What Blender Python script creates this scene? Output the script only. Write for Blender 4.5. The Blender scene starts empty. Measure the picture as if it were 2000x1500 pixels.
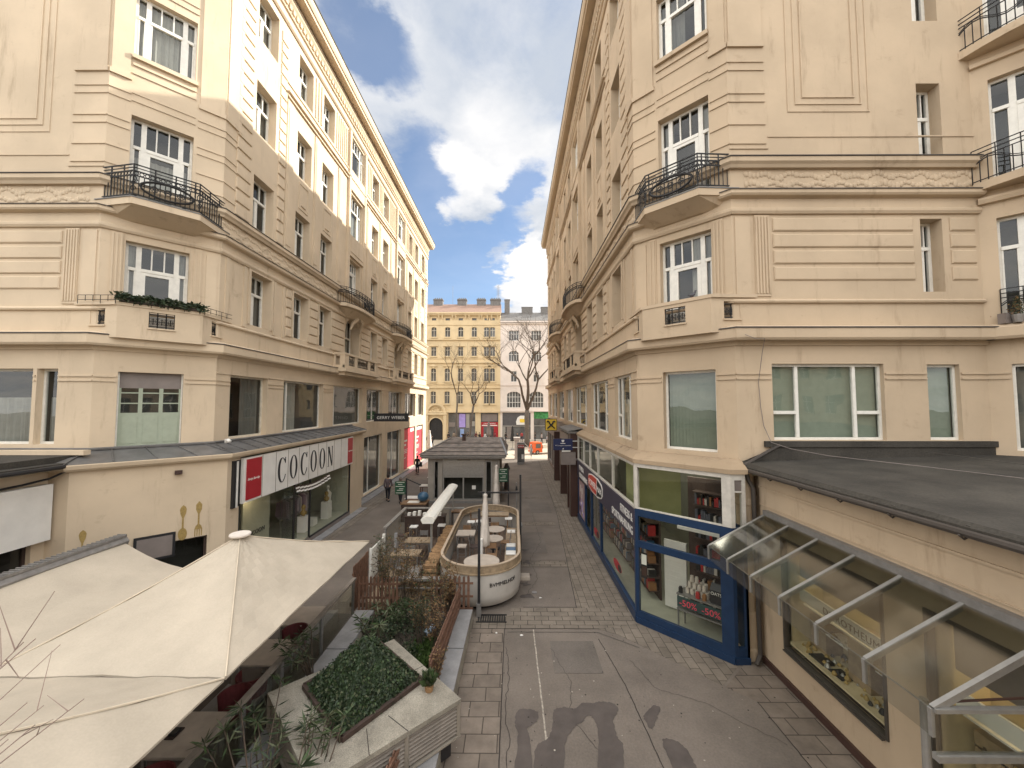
import bpy, math, random
from math import sin, cos, pi, radians, sqrt, atan2, hypot

SC = bpy.context.scene
COL = SC.collection

# ------------------------------------------------------------------ camera
EYE = (0.0, 0.0, 6.6)
cam_d = bpy.data.cameras.new("camera")
cam = bpy.data.objects.new("camera", cam_d)
COL.objects.link(cam)
cam.location = EYE
cam_d.sensor_width = 36.0
cam_d.lens = 36.0 * 760.0 / 2000.0
cam_d.clip_start = 0.05
cam_d.clip_end = 3000
cam.rotation_euler = (radians(90 + 2.937), 0, radians(0.264))
SC.camera = cam

# ------------------------------------------------------------------ sky and sun
SUN_EL, SUN_AZ = 29.3, 64.4          # azimuth measured from +Y towards +X
world = bpy.data.worlds.new("World")
SC.world = world
world.use_nodes = True


def px_dir(x, y):
    a = (x - 1000) / 760.0
    b = (750 - y) / 760.0
    p = radians(2.937)
    v = (a, cos(p) - b * sin(p), sin(p) + b * cos(p))
    n = sqrt(sum(c * c for c in v))
    return tuple(c / n for c in v)


def build_world():
    nt = world.node_tree
    N, L = nt.nodes, nt.links
    N.clear()
    out = N.new('ShaderNodeOutputWorld')
    sky = N.new('ShaderNodeTexSky')
    sky.sky_type = 'NISHITA'
    sky.sun_disc = False
    sky.sun_elevation = radians(SUN_EL)
    sky.sun_rotation = radians(SUN_AZ)
    sky.air_density = 1.0
    sky.dust_density = 0.15
    sky.ozone_density = 3.0
    bg = N.new('ShaderNodeBackground')
    bg.inputs[1].default_value = 0.082
    L.new(sky.outputs[0], bg.inputs[0])
    tc = N.new('ShaderNodeTexCoord')
    D = tc.outputs['Generated']

    def math_(op, a, b=None, clamp=False):
        m = N.new('ShaderNodeMath')
        m.operation = op
        m.use_clamp = clamp
        for i, q in enumerate((a, b)):
            if q is None:
                continue
            if isinstance(q, (int, float)):
                m.inputs[i].default_value = q
            else:
                L.new(q, m.inputs[i])
        return m.outputs[0]

    sep = N.new('ShaderNodeSeparateXYZ')
    L.new(D, sep.inputs[0])
    zc = math_('MAXIMUM', math_('ADD', sep.outputs[2], 0.12), 0.06)
    comb = N.new('ShaderNodeCombineXYZ')
    L.new(math_('DIVIDE', sep.outputs[0], zc), comb.inputs[0])
    L.new(math_('DIVIDE', sep.outputs[1], zc), comb.inputs[1])

    def noise(scale, detail, rough, off, dist=0.3):
        mp = N.new('ShaderNodeMapping')
        mp.inputs['Location'].default_value = off
        L.new(comb.outputs[0], mp.inputs[0])
        n = N.new('ShaderNodeTexNoise')
        n.inputs['Scale'].default_value = scale
        n.inputs['Detail'].default_value = detail
        n.inputs['Roughness'].default_value = rough
        n.inputs['Distortion'].default_value = dist
        L.new(mp.outputs[0], n.inputs['Vector'])
        return n.outputs[0]

    cover = noise(2.3, 11, 0.64, (3.1, 1.7, 0.4))

    wn = N.new('ShaderNodeTexNoise')
    wn.inputs['Scale'].default_value = 3.2; wn.inputs['Detail'].default_value = 7; wn.inputs['Roughness'].default_value = 0.62
    L.new(comb.outputs[0], wn.inputs['Vector'])
    wv = N.new('ShaderNodeVectorMath'); wv.operation = 'MULTIPLY_ADD'
    L.new(wn.outputs[1], wv.inputs[0]); wv.inputs[1].default_value = (0.20, 0.20, 0.20); wv.inputs[2].default_value = (-0.10, -0.10, -0.10)
    wa = N.new('ShaderNodeVectorMath'); wa.operation = 'ADD'; L.new(D, wa.inputs[0]); L.new(wv.outputs[0], wa.inputs[1])
    wz = N.new('ShaderNodeVectorMath'); wz.operation = 'NORMALIZE'; L.new(wa.outputs[0], wz.inputs[0])
    DW = wz.outputs[0]

    def blob(px, py, r_in, r_out):
        d = N.new('ShaderNodeVectorMath')
        d.operation = 'DOT_PRODUCT'
        L.new(DW, d.inputs[0])
        d.inputs[1].default_value = px_dir(px, py)
        m = N.new('ShaderNodeMapRange')
        m.interpolation_type = 'SMOOTHSTEP'
        m.inputs['From Min'].default_value = cos(radians(r_out))
        m.inputs['From Max'].default_value = cos(radians(r_in))
        L.new(d.outputs['Value'], m.inputs['Value'])
        return m.outputs[0]

    acc = math_('MULTIPLY_ADD', cover, 0.85)
    acc.node.inputs[2].default_value = 0.25
    # openings (negative) and banks (positive) where the photograph has them
    for px, py, a, b, amt in SKY_BLOBS:
        acc = math_('ADD', acc, math_('MULTIPLY', blob(px, py, a, b), amt))
    ramp = N.new('ShaderNodeMapRange')
    ramp.interpolation_type = 'SMOOTHSTEP'
    ramp.inputs['From Min'].default_value = 0.30
    ramp.inputs['From Max'].default_value = 0.72
    ramp.inputs['To Min'].default_value = 0.17
    L.new(acc, ramp.inputs['Value'])
    shade = noise(2.6, 6, 0.55, (0.3, 5.2, 2.2))
    shade2 = noise(7.0, 5, 0.6, (1.3, 2.2, 0.2))
    sh = math_('ADD', math_('MULTIPLY', shade, 0.75), math_('MULTIPLY', shade2, 0.25))
    for px, py, a, b, amt in SHADE_BLOBS:
        sh = math_('ADD', sh, math_('MULTIPLY', blob(px, py, a, b), amt))
    cr = N.new('ShaderNodeValToRGB')
    cr.color_ramp.elements[0].position = 0.36
    cr.color_ramp.elements[0].color = (0.56, 0.61, 0.69, 1)
    cr.color_ramp.elements[1].position = 0.80
    cr.color_ramp.elements[1].color = (1.0, 0.98, 0.96, 1)
    L.new(sh, cr.inputs[0])
    # unseen clouds behind and overhead are brightened and warmed as added fill light
    rear_fill = N.new('ShaderNodeMapRange')
    rear_fill.interpolation_type = 'SMOOTHSTEP'
    for k, q in zip(('From Min', 'From Max', 'To Min', 'To Max'), (0.55, 0.10, 1.0, CLOUD_REAR_FILL)): rear_fill.inputs[k].default_value = q
    L.new(sep.outputs[1], rear_fill.inputs['Value'])
    tint = N.new('ShaderNodeMix'); tint.data_type = 'RGBA'; tint.blend_type = 'MULTIPLY'
    tr = N.new('ShaderNodeMapRange')
    for k, q in zip(('From Min', 'From Max', 'To Min', 'To Max'), (0.55, 0.10, 0.0, 1.0)): tr.inputs[k].default_value = q
    L.new(sep.outputs[1], tr.inputs['Value'])
    L.new(tr.outputs[0], tint.inputs[0]); L.new(cr.outputs[0], tint.inputs[6]); tint.inputs[7].default_value = (1.0, 0.955, 0.88, 1)
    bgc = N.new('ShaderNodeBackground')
    L.new(math_('MULTIPLY', rear_fill.outputs[0], CLOUD_STR), bgc.inputs[1])
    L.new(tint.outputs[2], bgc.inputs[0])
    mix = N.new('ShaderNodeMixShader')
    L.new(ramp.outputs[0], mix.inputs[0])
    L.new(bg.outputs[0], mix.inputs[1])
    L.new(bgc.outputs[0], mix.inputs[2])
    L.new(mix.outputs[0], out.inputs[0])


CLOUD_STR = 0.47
CLOUD_REAR_FILL = 3.35
SKY_BLOBS = [(700, 80, 0, 5.0, -0.34), (760, 135, 0, 4.6, -0.32), (825, 325, 0, 6, -0.34), (875, 500, 3, 14, -0.62), (1000, 395, 0, 5, -0.30), (1020, 345, 0, 3.4, -0.2), (800, 430, 0, 7, -0.25),
             (900, 372, 1.0, 6.2, 0.62), (965, 405, 0, 4.5, 0.36), (1045, 552, 0, 5.5, 0.56), (1030, 495, 0, 3.4, 0.40), (970, 506, 0, 2.2, 0.40), (995, 582, 0, 4.0, 0.34), (1045, 440, 0, 4.5, 0.34),
             (855, 428, 0, 2.6, 0.36)]
SHADE_BLOBS = [(960, 60, 4, 22, -0.14), (980, 285, 1, 9, 0.26), (880, 350, 0, 6, 0.30), (925, 410, 0, 5, -0.12), (1045, 560, 0, 7, 0.3), (1030, 495, 0, 4, 0.3), (650, 40, 3, 12, 0.10)]
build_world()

sun_d = bpy.data.lights.new("sun", 'SUN')
sun_d.energy = 4.1
sun_d.angle = radians(0.5)
sun_d.color = (1.0, 0.95, 0.85)
sun = bpy.data.objects.new("sun", sun_d)
COL.objects.link(sun)
sun.location = (40, 20, 60)
sun.rotation_euler = (radians(90 - SUN_EL), 0, radians(180 - SUN_AZ))

SC.view_settings.view_transform = 'Standard'
SC.view_settings.look = 'None'
SC.view_settings.gamma = 1.0
SC.view_settings.exposure = 1.25
SC.cycles.max_bounces = 8
SC.cycles.transparent_max_bounces = 16


# ------------------------------------------------------------------ mesh builder
def frame(O, d, n):
    return lambda u, w, z: (O[0] + d[0] * u + n[0] * w, O[1] + d[1] * u + n[1] * w, z)


class MB:
    def __init__(s, T=None, m=0):
        s.v, s.f, s.mi, s.T, s.m = [], [], [], T, m

    def add(s, vs, fs):
        n = len(s.v)
        s.v += [s.T(*p) for p in vs] if s.T else [tuple(p) for p in vs]
        s.f += [tuple(i + n for i in f) for f in fs]
        s.mi += [s.m] * len(fs)
        return s

    def merge(s, o):
        n = len(s.v); s.v += o.v; s.f += [tuple(i + n for i in f) for f in o.f]; s.mi += o.mi
        return s

    def quad(s, a, b, c, d):
        return s.add([a, b, c, d], [(0, 1, 2, 3)])

    def box(s, x0, x1, y0, y1, z0, z1):
        if x0 > x1: x0, x1 = x1, x0
        if y0 > y1: y0, y1 = y1, y0
        if z0 > z1: z0, z1 = z1, z0
        return s.add([(x0, y0, z0), (x1, y0, z0), (x1, y1, z0), (x0, y1, z0), (x0, y0, z1), (x1, y0, z1), (x1, y1, z1), (x0, y1, z1)],
                     [(0, 3, 2, 1), (4, 5, 6, 7), (0, 1, 5, 4), (1, 2, 6, 5), (2, 3, 7, 6), (3, 0, 4, 7)])

    def rings(s, rs, caps=True, closed=True):
        n = len(rs[0])
        vs = [p for r in rs for p in r]
        fs = []
        for i in range(len(rs) - 1):
            for j in range(n if closed else n - 1):
                k = (j + 1) % n
                fs.append((i * n + j, i * n + k, (i + 1) * n + k, (i + 1) * n + j))
        if caps:
            fs.append(tuple(range(n))[::-1])
            fs.append(tuple((len(rs) - 1) * n + j for j in range(n)))
        return s.add(vs, fs)

    def prism_xy(s, poly, z0, z1):
        return s.rings([[(x, y, z0) for x, y in poly], [(x, y, z1) for x, y in poly]])

    def prism_uz(s, poly, w0, w1):
        return s.rings([[(u, w0, z) for u, z in poly], [(u, w1, z) for u, z in poly]])

    def cyl(s, x, y, z0, z1, r0, r1=None, n=12):
        if r1 is None: r1 = r0
        return s.lathe(x, y, [(r0, z0), (r1, z1)], n)

    def lathe(s, x, y, prof, n=14):
        return s.rings([[(x + r * cos(2 * pi * j / n), y + r * sin(2 * pi * j / n), z) for j in range(n)] for r, z in prof])

    def tube(s, path, r, n=5, flat=None, closed=False):
        """round bar through the points; r a number or one per point"""
        T, s.T = s.T, None
        pts = [T(*p) for p in path] if T else [tuple(p) for p in path]
        if closed: pts = pts + [pts[0]]
        rs = []
        m = len(pts)
        up = None
        for i, p in enumerate(pts):
            a = pts[max(i - 1, 0)]
            b = pts[min(i + 1, m - 1)]
            if closed and i in (0, m - 1): a, b = pts[-2], pts[1]
            d = [b[k] - a[k] for k in range(3)]
            l = sqrt(sum(c * c for c in d)) or 1
            d = [c / l for c in d]
            if up is None: up = (0, 0, 1) if abs(d[2]) < 0.9 else (1, 0, 0)
            e = (d[1] * up[2] - d[2] * up[1], d[2] * up[0] - d[0] * up[2], d[0] * up[1] - d[1] * up[0])
            l = sqrt(sum(c * c for c in e)) or 1
            e = [c / l for c in e]
            g = (e[1] * d[2] - e[2] * d[1], e[2] * d[0] - e[0] * d[2], e[0] * d[1] - e[1] * d[0])
            up = g
            q = r[min(i, len(r) - 1)] if isinstance(r, (list, tuple)) else r
            rs.append([tuple(p[k] + q * (cos(2 * pi * j / n + pi / 4) * e[k] + sin(2 * pi * j / n + pi / 4) * g[k]) for k in range(3)) for j in range(n)])
        s.rings(rs, caps=not closed)
        s.T = T
        return s

    def beam(s, p, q, w, h):
        """rectangular bar from p to q, w wide (horizontal), h high"""
        T, s.T = s.T, None
        a, b = (T(*p), T(*q)) if T else (p, q)
        dx, dy = b[0] - a[0], b[1] - a[1]
        l = hypot(dx, dy)
        nx, ny = (-dy / l * w / 2, dx / l * w / 2) if l > 1e-6 else (w / 2, 0)
        if l > 1e-6:
            rs = [[(c[0] + nx, c[1] + ny, c[2] - h / 2), (c[0] - nx, c[1] - ny, c[2] - h / 2),
                   (c[0] - nx, c[1] - ny, c[2] + h / 2), (c[0] + nx, c[1] + ny, c[2] + h / 2)] for c in (a, b)]
        else:
            rs = [[(c[0] - w / 2, c[1] - h / 2, c[2]), (c[0] + w / 2, c[1] - h / 2, c[2]),
                   (c[0] + w / 2, c[1] + h / 2, c[2]), (c[0] - w / 2, c[1] + h / 2, c[2])] for c in (a, b)]
        s.rings(rs)
        s.T = T
        return s

    def build(s, name, mats, parent=None, smooth=False):
        me = bpy.data.meshes.new(name)
        if not isinstance(mats, (list, tuple)): mats = [mats]
        if parent is None:
            xs = [p[0] for p in s.v]; ys = [p[1] for p in s.v]; zs = [p[2] for p in s.v]
            o0 = ((min(xs) + max(xs)) / 2, (min(ys) + max(ys)) / 2, min(zs))
        else:
            o0 = ORG[parent.name]
        me.from_pydata([(p[0] - o0[0], p[1] - o0[1], p[2] - o0[2]) for p in s.v], [], s.f)
        for m in mats: me.materials.append(m)
        if len(mats) > 1: me.polygons.foreach_set('material_index', s.mi)
        if smooth: me.polygons.foreach_set('use_smooth', [True] * len(me.polygons))
        me.update()
        o = bpy.data.objects.new(name, me)
        COL.objects.link(o)
        if parent is None: o.location = o0
        else: o.parent = parent
        ORG[o.name] = o0
        return o


ORG = {}


def thing(name, label, cat, loc=(0, 0, 0), group=None):
    o = bpy.data.objects.new(name, None)
    o.empty_display_size = 0.2
    COL.objects.link(o)
    o.location = loc
    ORG[o.name] = tuple(loc)
    return tag(o, label, cat, group)


def tag(o, label, cat, group=None, kind=None):
    if label: o['label'] = label
    if cat: o['category'] = cat
    if group: o['group'] = group
    if kind: o['kind'] = kind
    return o


def struct(o):
    o['kind'] = 'structure'
    return o


def dup(root, loc, rz=0.0, label=None, group=None, scale=None):
    r = root.copy()
    COL.objects.link(r)
    r.location = loc
    r.rotation_euler = (0, 0, rz)
    if scale: r.scale = (scale, scale, scale)
    if label: r['label'] = label
    if group: r['group'] = group
    for ch in list(root.children):
        c = ch.copy(); COL.objects.link(c); c.parent = r
        for g in list(ch.children):
            d = g.copy(); COL.objects.link(d); d.parent = c
    return r


# ------------------------------------------------------------------ materials
def _new(name):
    m = bpy.data.materials.new(name)
    m.use_nodes = True
    return m, m.node_tree.nodes, m.node_tree.links, m.node_tree.nodes['Principled BSDF']


def mat(name, col, rough=0.6, metal=0.0, var=0.12, scale=2.0, bump=0.0, bscale=30, spec=0.4, stretch=(1, 1, 1), var2=0.0, scale2=25, emit=0, tint=None):
    """principled with two octaves of procedural colour variation and an optional fine bump"""
    m, N, L, B = _new(name)
    B.inputs['Roughness'].default_value = rough
    B.inputs['Metallic'].default_value = metal
    B.inputs['Specular IOR Level'].default_value = spec
    geo = N.new('ShaderNodeTexCoord')
    mp = N.new('ShaderNodeMapping')
    mp.inputs['Scale'].default_value = stretch
    if name in LOCAL_TEX: L.new(geo.outputs['Object'], mp.inputs[0])
    else:
        gp = N.new('ShaderNodeNewGeometry'); L.new(gp.outputs['Position'], mp.inputs[0])
    n = N.new('ShaderNodeTexNoise')
    n.inputs['Scale'].default_value = scale
    n.inputs['Detail'].default_value = 7
    n.inputs['Roughness'].default_value = 0.62
    L.new(mp.outputs[0], n.inputs['Vector'])
    cr = N.new('ShaderNodeValToRGB')
    lo = [c * (1 - var) for c in col]; hi = [min(1, c * (1 + var)) for c in col]
    if tint: lo = [c * t for c, t in zip(lo, tint)]
    cr.color_ramp.elements[0].position = 0.33
    cr.color_ramp.elements[1].position = 0.68
    cr.color_ramp.elements[0].color = (*lo, 1)
    cr.color_ramp.elements[1].color = (*hi, 1)
    L.new(n.outputs[0], cr.inputs[0])
    last = cr.outputs[0]
    if var2:
        n2 = N.new('ShaderNodeTexNoise')
        n2.inputs['Scale'].default_value = scale2
        n2.inputs['Detail'].default_value = 4
        L.new(mp.outputs[0], n2.inputs['Vector'])
        mr = N.new('ShaderNodeMapRange')
        mr.inputs['From Min'].default_value = 0.3; mr.inputs['From Max'].default_value = 0.7
        mr.inputs['To Min'].default_value = 1 - var2; mr.inputs['To Max'].default_value = 1 + var2
        L.new(n2.outputs[0], mr.inputs[0])
        mx = N.new('ShaderNodeMix'); mx.data_type = 'RGBA'; mx.blend_type = 'MULTIPLY'
        mx.inputs[0].default_value = 1
        L.new(last, mx.inputs[6]); L.new(mr.outputs[0], mx.inputs[7])
        last = mx.outputs[2]
    L.new(last, B.inputs['Base Color'])
    if bump:
        b = N.new('ShaderNodeTexNoise')
        b.inputs['Scale'].default_value = bscale
        b.inputs['Detail'].default_value = 5
        L.new(mp.outputs[0], b.inputs['Vector'])
        bp = N.new('ShaderNodeBump')
        bp.inputs['Strength'].default_value = bump
        bp.inputs['Distance'].default_value = 0.02
        L.new(b.outputs[0], bp.inputs['Height'])
        L.new(bp.outputs[0], B.inputs['Normal'])
    if emit:
        L.new(last, B.inputs['Emission Color'])
        B.inputs['Emission Strength'].default_value = emit
    return m


LOCAL_TEX = set()


def plaster(name, col, soot=(0.48, 0.44, 0.40), amount=0.62):
    """painted render: large cloudy patches, vertical rain streaks, fine grain"""
    m, N, L, B = _new(name)
    B.inputs['Roughness'].default_value = 0.88
    B.inputs['Specular IOR Level'].default_value = 0.25
    gp = N.new('ShaderNodeNewGeometry')
    P = gp.outputs['Position']

    def nz(scale, stretch, det=6, ro=0.6):
        mp = N.new('ShaderNodeMapping'); mp.inputs['Scale'].default_value = stretch
        L.new(P, mp.inputs[0])
        n = N.new('ShaderNodeTexNoise')
        n.inputs['Scale'].default_value = scale; n.inputs['Detail'].default_value = det; n.inputs['Roughness'].default_value = ro
        L.new(mp.outputs[0], n.inputs['Vector'])
        return n.outputs[0]

    def rng(v, a, b, c, d):
        mr = N.new('ShaderNodeMapRange'); mr.interpolation_type = 'SMOOTHSTEP'
        for k, q in zip(('From Min', 'From Max', 'To Min', 'To Max'), (a, b, c, d)): mr.inputs[k].default_value = q
        L.new(v, mr.inputs[0]); return mr.outputs[0]

    cloud = rng(nz(0.45, (1, 1, 1)), 0.3, 0.7, 0.0, 1.0)
    streak = rng(nz(2.2, (1, 1, 0.16), 8, 0.7), 0.54, 0.78, 0.0, 1.0)
    patch = rng(nz(1.3, (1, 1, 1.6), 9, 0.72), 0.58, 0.80, 0.0, 1.0)
    c1 = N.new('ShaderNodeMix'); c1.data_type = 'RGBA'
    c1.inputs[6].default_value = (*[c * 0.90 for c in col], 1)
    c1.inputs[7].default_value = (*[min(1, c * 1.06) for c in col], 1)
    L.new(cloud, c1.inputs[0])
    mm = N.new('ShaderNodeMath'); mm.operation = 'MAXIMUM'; L.new(streak, mm.inputs[0]); L.new(patch, mm.inputs[1])
    m2 = N.new('ShaderNodeMath'); m2.operation = 'MULTIPLY'; L.new(mm.outputs[0], m2.inputs[0]); m2.inputs[1].default_value = amount
    c2 = N.new('ShaderNodeMix'); c2.data_type = 'RGBA'
    L.new(m2.outputs[0], c2.inputs[0]); L.new(c1.outputs[2], c2.inputs[6])
    c2.inputs[7].default_value = (*[c * s for c, s in zip(col, soot)], 1)
    L.new(c2.outputs[2], B.inputs['Base Color'])
    bp = N.new('ShaderNodeBump'); bp.inputs['Strength'].default_value = 0.25; bp.inputs['Distance'].default_value = 0.01
    L.new(nz(14, (1, 1, 1), 8, 0.7), bp.inputs['Height'])
    L.new(bp.outputs[0], B.inputs['Normal'])
    return m


def relief(name, col):
    """stucco acanthus relief: strong procedural bump plus real displacement in the mesh"""
    m = plaster(name, col, amount=0.8)
    N, L = m.node_tree.nodes, m.node_tree.links
    B = N['Principled BSDF']
    gp = N.new('ShaderNodeNewGeometry')
    n = N.new('ShaderNodeTexNoise'); n.inputs['Scale'].default_value = 4.5; n.inputs['Detail'].default_value = 2.5; n.inputs['Distortion'].default_value = 1.6
    L.new(gp.outputs['Position'], n.inputs['Vector'])
    bp = N.new('ShaderNodeBump'); bp.inputs['Strength'].default_value = 0.9; bp.inputs['Distance'].default_value = 0.16
    L.new(n.outputs[0], bp.inputs['Height'])
    L.new(bp.outputs[0], B.inputs['Normal'])
    return m


def glass(name, tint=(0.82, 0.86, 0.85), refl=1.0, rough=0.0, base=0.05):
    m, N, L, B = _new(name)
    N.remove(B)
    out = N['Material Output']
    tr = N.new('ShaderNodeBsdfTransparent'); tr.inputs[0].default_value = (*tint, 1)
    gl = N.new('ShaderNodeBsdfGlossy'); gl.inputs['Roughness'].default_value = rough
    lw = N.new('ShaderNodeLayerWeight'); lw.inputs[0].default_value = 0.5
    pw = N.new('ShaderNodeMath'); pw.operation = 'POWER'; L.new(lw.outputs['Facing'], pw.inputs[0]); pw.inputs[1].default_value = 4.6
    fr = N.new('ShaderNodeMath'); fr.operation = 'MULTIPLY_ADD'; L.new(pw.outputs[0], fr.inputs[0]); fr.inputs[1].default_value = .95; fr.inputs[2].default_value = .045
    gp = N.new('ShaderNodeNewGeometry')
    nz = N.new('ShaderNodeTexNoise'); nz.inputs['Scale'].default_value = 0.9; nz.inputs['Detail'].default_value = 1
    L.new(gp.outputs['Position'], nz.inputs['Vector'])
    bp = N.new('ShaderNodeBump'); bp.inputs['Strength'].default_value = 0.12; bp.inputs['Distance'].default_value = 0.06
    L.new(nz.outputs[0], bp.inputs['Height']); L.new(bp.outputs[0], gl.inputs['Normal'])
    mm = N.new('ShaderNodeMath'); mm.operation = 'MULTIPLY_ADD'; mm.use_clamp = True
    L.new(fr.outputs[0], mm.inputs[0]); mm.inputs[1].default_value = refl; mm.inputs[2].default_value = base
    mx = N.new('ShaderNodeMixShader')
    L.new(mm.outputs[0], mx.inputs[0]); L.new(tr.outputs[0], mx.inputs[1]); L.new(gl.outputs[0], mx.inputs[2])
    L.new(mx.outputs[0], out.inputs[0])
    return m


def paving(name, col, mortar, bw, bh, scale=1.0, rot=0.0, ms=0.02, var=0.25, rough=0.85):
    m, N, L, B = _new(name)
    B.inputs['Roughness'].default_value = rough
    B.inputs['Specular IOR Level'].default_value = 0.3
    gp = N.new('ShaderNodeNewGeometry')
    mp = N.new('ShaderNodeMapping'); mp.inputs['Rotation'].default_value = (0, 0, rot)
    L.new(gp.outputs['Position'], mp.inputs[0])
    wob = N.new('ShaderNodeTexNoise'); wob.inputs['Scale'].default_value = 1.3
    L.new(gp.outputs['Position'], wob.inputs['Vector'])
    mw = N.new('ShaderNodeMix'); mw.data_type = 'VECTOR'; mw.inputs[0].default_value = 0.02
    L.new(mp.outputs[0], mw.inputs[4]); L.new(wob.outputs[1], mw.inputs[5])
    br = N.new('ShaderNodeTexBrick')
    br.inputs['Scale'].default_value = scale
    br.inputs['Brick Width'].default_value = bw; br.inputs['Row Height'].default_value = bh
    br.inputs['Mortar Size'].default_value = ms; br.inputs['Mortar Smooth'].default_value = 0.3
    br.inputs['Bias'].default_value = 0.0
    br.inputs['Color1'].default_value = (*[c * (1 - var) for c in col], 1)
    br.inputs['Color2'].default_value = (*[c * (1 + var) for c in col], 1)
    br.inputs['Mortar'].default_value = (*mortar, 1)
    L.new(mw.outputs[1], br.inputs['Vector'])
    n = N.new('ShaderNodeTexNoise'); n.inputs['Scale'].default_value = 1.6; n.inputs['Detail'].default_value = 9; n.inputs['Roughness'].default_value = 0.7
    L.new(gp.outputs['Position'], n.inputs['Vector'])
    mr = N.new('ShaderNodeMapRange')
    for k, q in zip(('From Min', 'From Max', 'To Min', 'To Max'), (0.3, 0.7, 0.7, 1.25)): mr.inputs[k].default_value = q
    L.new(n.outputs[0], mr.inputs[0])
    mx = N.new('ShaderNodeMix'); mx.data_type = 'RGBA'; mx.blend_type = 'MULTIPLY'; mx.inputs[0].default_value = 1
    L.new(br.outputs[0], mx.inputs[6]); L.new(mr.outputs[0], mx.inputs[7])
    L.new(mx.outputs[2], B.inputs['Base Color'])
    bp = N.new('ShaderNodeBump'); bp.inputs['Strength'].default_value = 0.5; bp.inputs['Distance'].default_value = 0.02; bp.invert = True
    L.new(br.outputs['Fac'], bp.inputs['Height'])
    L.new(bp.outputs[0], B.inputs['Normal'])
    return m


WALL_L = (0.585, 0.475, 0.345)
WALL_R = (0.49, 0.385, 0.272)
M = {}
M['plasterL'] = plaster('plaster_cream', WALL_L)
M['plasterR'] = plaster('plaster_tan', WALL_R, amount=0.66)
M['reliefL'] = relief('relief_cream', WALL_L)
M['reliefR'] = relief('relief_tan', WALL_R)
M['groove'] = mat('groove', (0.20, 0.16, 0.12), 0.9)
M['frame'] = mat('white_frame', (0.70, 0.68, 0.62), 0.45, var=0.08, scale=6)
M['oldframe'] = mat('cream_frame', (0.62, 0.57, 0.47), 0.5, var=0.12, scale=6)
M['glass'] = glass('window_glass', (0.72, 0.75, 0.74), 1.1, base=0.01)
M['shopglass'] = glass('shop_glass', (0.90, 0.92, 0.88), .9, base=0.0)
M['roofglass'] = glass('canopy_glass', (0.80, 0.82, 0.78), 1.0, base=0.19, rough=0.12)
M['room'] = mat('dark_room', (0.10, 0.095, 0.085), 0.9)
M['curtain'] = mat('curtain', (0.42, 0.40, 0.36), 0.9, var=0.1, scale=3)
M['curtain_dark'] = mat('curtain_dark', (0.20, 0.19, 0.17), 0.9, var=0.1)
M['blind_green'] = mat('blind_green', (0.33, 0.37, 0.29), 0.8, var=0.06, scale=5)
M['iron'] = mat('wrought_iron', (0.012, 0.011, 0.011), 0.6, metal=0.0, var=0.2)
M['sheet'] = mat('sheet_metal', (0.17, 0.165, 0.16), 0.5, metal=0.4, var=0.25, scale=1.5, bump=0.1, bscale=6)
M['sheet_dark'] = mat('roofing_felt', (0.046, 0.041, 0.034), 0.85, var=0.4, scale=0.8, bump=0.3, bscale=25, var2=0.2)
M['flash'] = mat('flashing', (0.065, 0.055, 0.048), 0.6, metal=0.2)
M['tile_red'] = mat('roof_tile_red', (0.25, 0.16, 0.12), 0.8, var=0.25, scale=4, bump=0.4, bscale=6, stretch=(1, 1, 3))
M['tile_grey'] = mat('roof_slate', (0.16, 0.15, 0.14), 0.8, var=0.25, scale=4, bump=0.4, bscale=6)
M['white'] = mat('white_paint', (0.72, 0.70, 0.66), 0.5, var=0.06)
M['black'] = mat('black_paint', (0.02, 0.02, 0.022), 0.45)
M['navy'] = mat('navy_paint', (0.020, 0.028, 0.085), 0.4, var=0.1)
M['blue'] = mat('blue_frame', (0.012, 0.032, 0.078), 0.38, var=0.12, scale=4)
M['red'] = mat('red_panel', (0.36, 0.022, 0.030), 0.4, var=0.06)
M['posterred'] = mat('poster_red', (0.62, 0.05, 0.07), 0.5, var=0.08)
M['brown'] = mat('brown_panel', (0.060, 0.032, 0.026), 0.4)
M['grey'] = mat('grey_panel', (0.20, 0.17, 0.155), 0.5)
M['alu'] = mat('aluminium', (0.36, 0.35, 0.33), 0.42, metal=0.55, var=0.1, scale=8)
M['steel'] = mat('grey_steel', (0.26, 0.25, 0.24), 0.42, metal=0.5, var=0.15, scale=8)
M['wood'] = mat('wood', (0.22, 0.13, 0.07), 0.65, var=0.35, scale=6, stretch=(1, 1, 0.3), bump=0.2)
M['woodlight'] = mat('light_wood', (0.30, 0.225, 0.145), 0.6, var=0.25, scale=7, bump=0.2)
M['deck'] = mat('deck_boards', (0.13, 0.09, 0.065), 0.7, var=0.3, scale=5, bump=0.2)
M['picket'] = mat('picket_wood', (0.16, 0.085, 0.055), 0.7, var=0.35, scale=8, bump=0.2)
M['darkwood'] = mat('dark_wood', (0.055, 0.035, 0.028), 0.6, var=0.3)
M['canvas'] = mat('canvas', (0.45, 0.39, 0.31), 0.9, var=0.10, scale=0.9, bump=0.5, bscale=1.6, var2=0.04, scale2=40)
M['canvaswhite'] = mat('canvas_white', (0.62, 0.56, 0.50), 0.9, var=0.12, scale=4, bump=0.2, bscale=6)
M['tabletop'] = mat('table_top', (0.42, 0.36, 0.30), 0.5, var=0.12, scale=4)
M['stone'] = mat('granite', (0.24, 0.235, 0.235), 0.6, var=0.2, scale=2.5, var2=0.15, scale2=120)
M['terrazzo'] = mat('washed_concrete', (0.27, 0.245, 0.20), 0.85, var=0.28, scale=1.8, bump=0.5, bscale=90, var2=0.3, scale2=70)
M['louvre'] = mat('louvre', (0.22, 0.19, 0.16), 0.6, var=0.2, scale=4)
M['soil'] = mat('soil', (0.05, 0.04, 0.03), 0.95, var=0.5, scale=9, bump=0.8, bscale=20)
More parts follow.
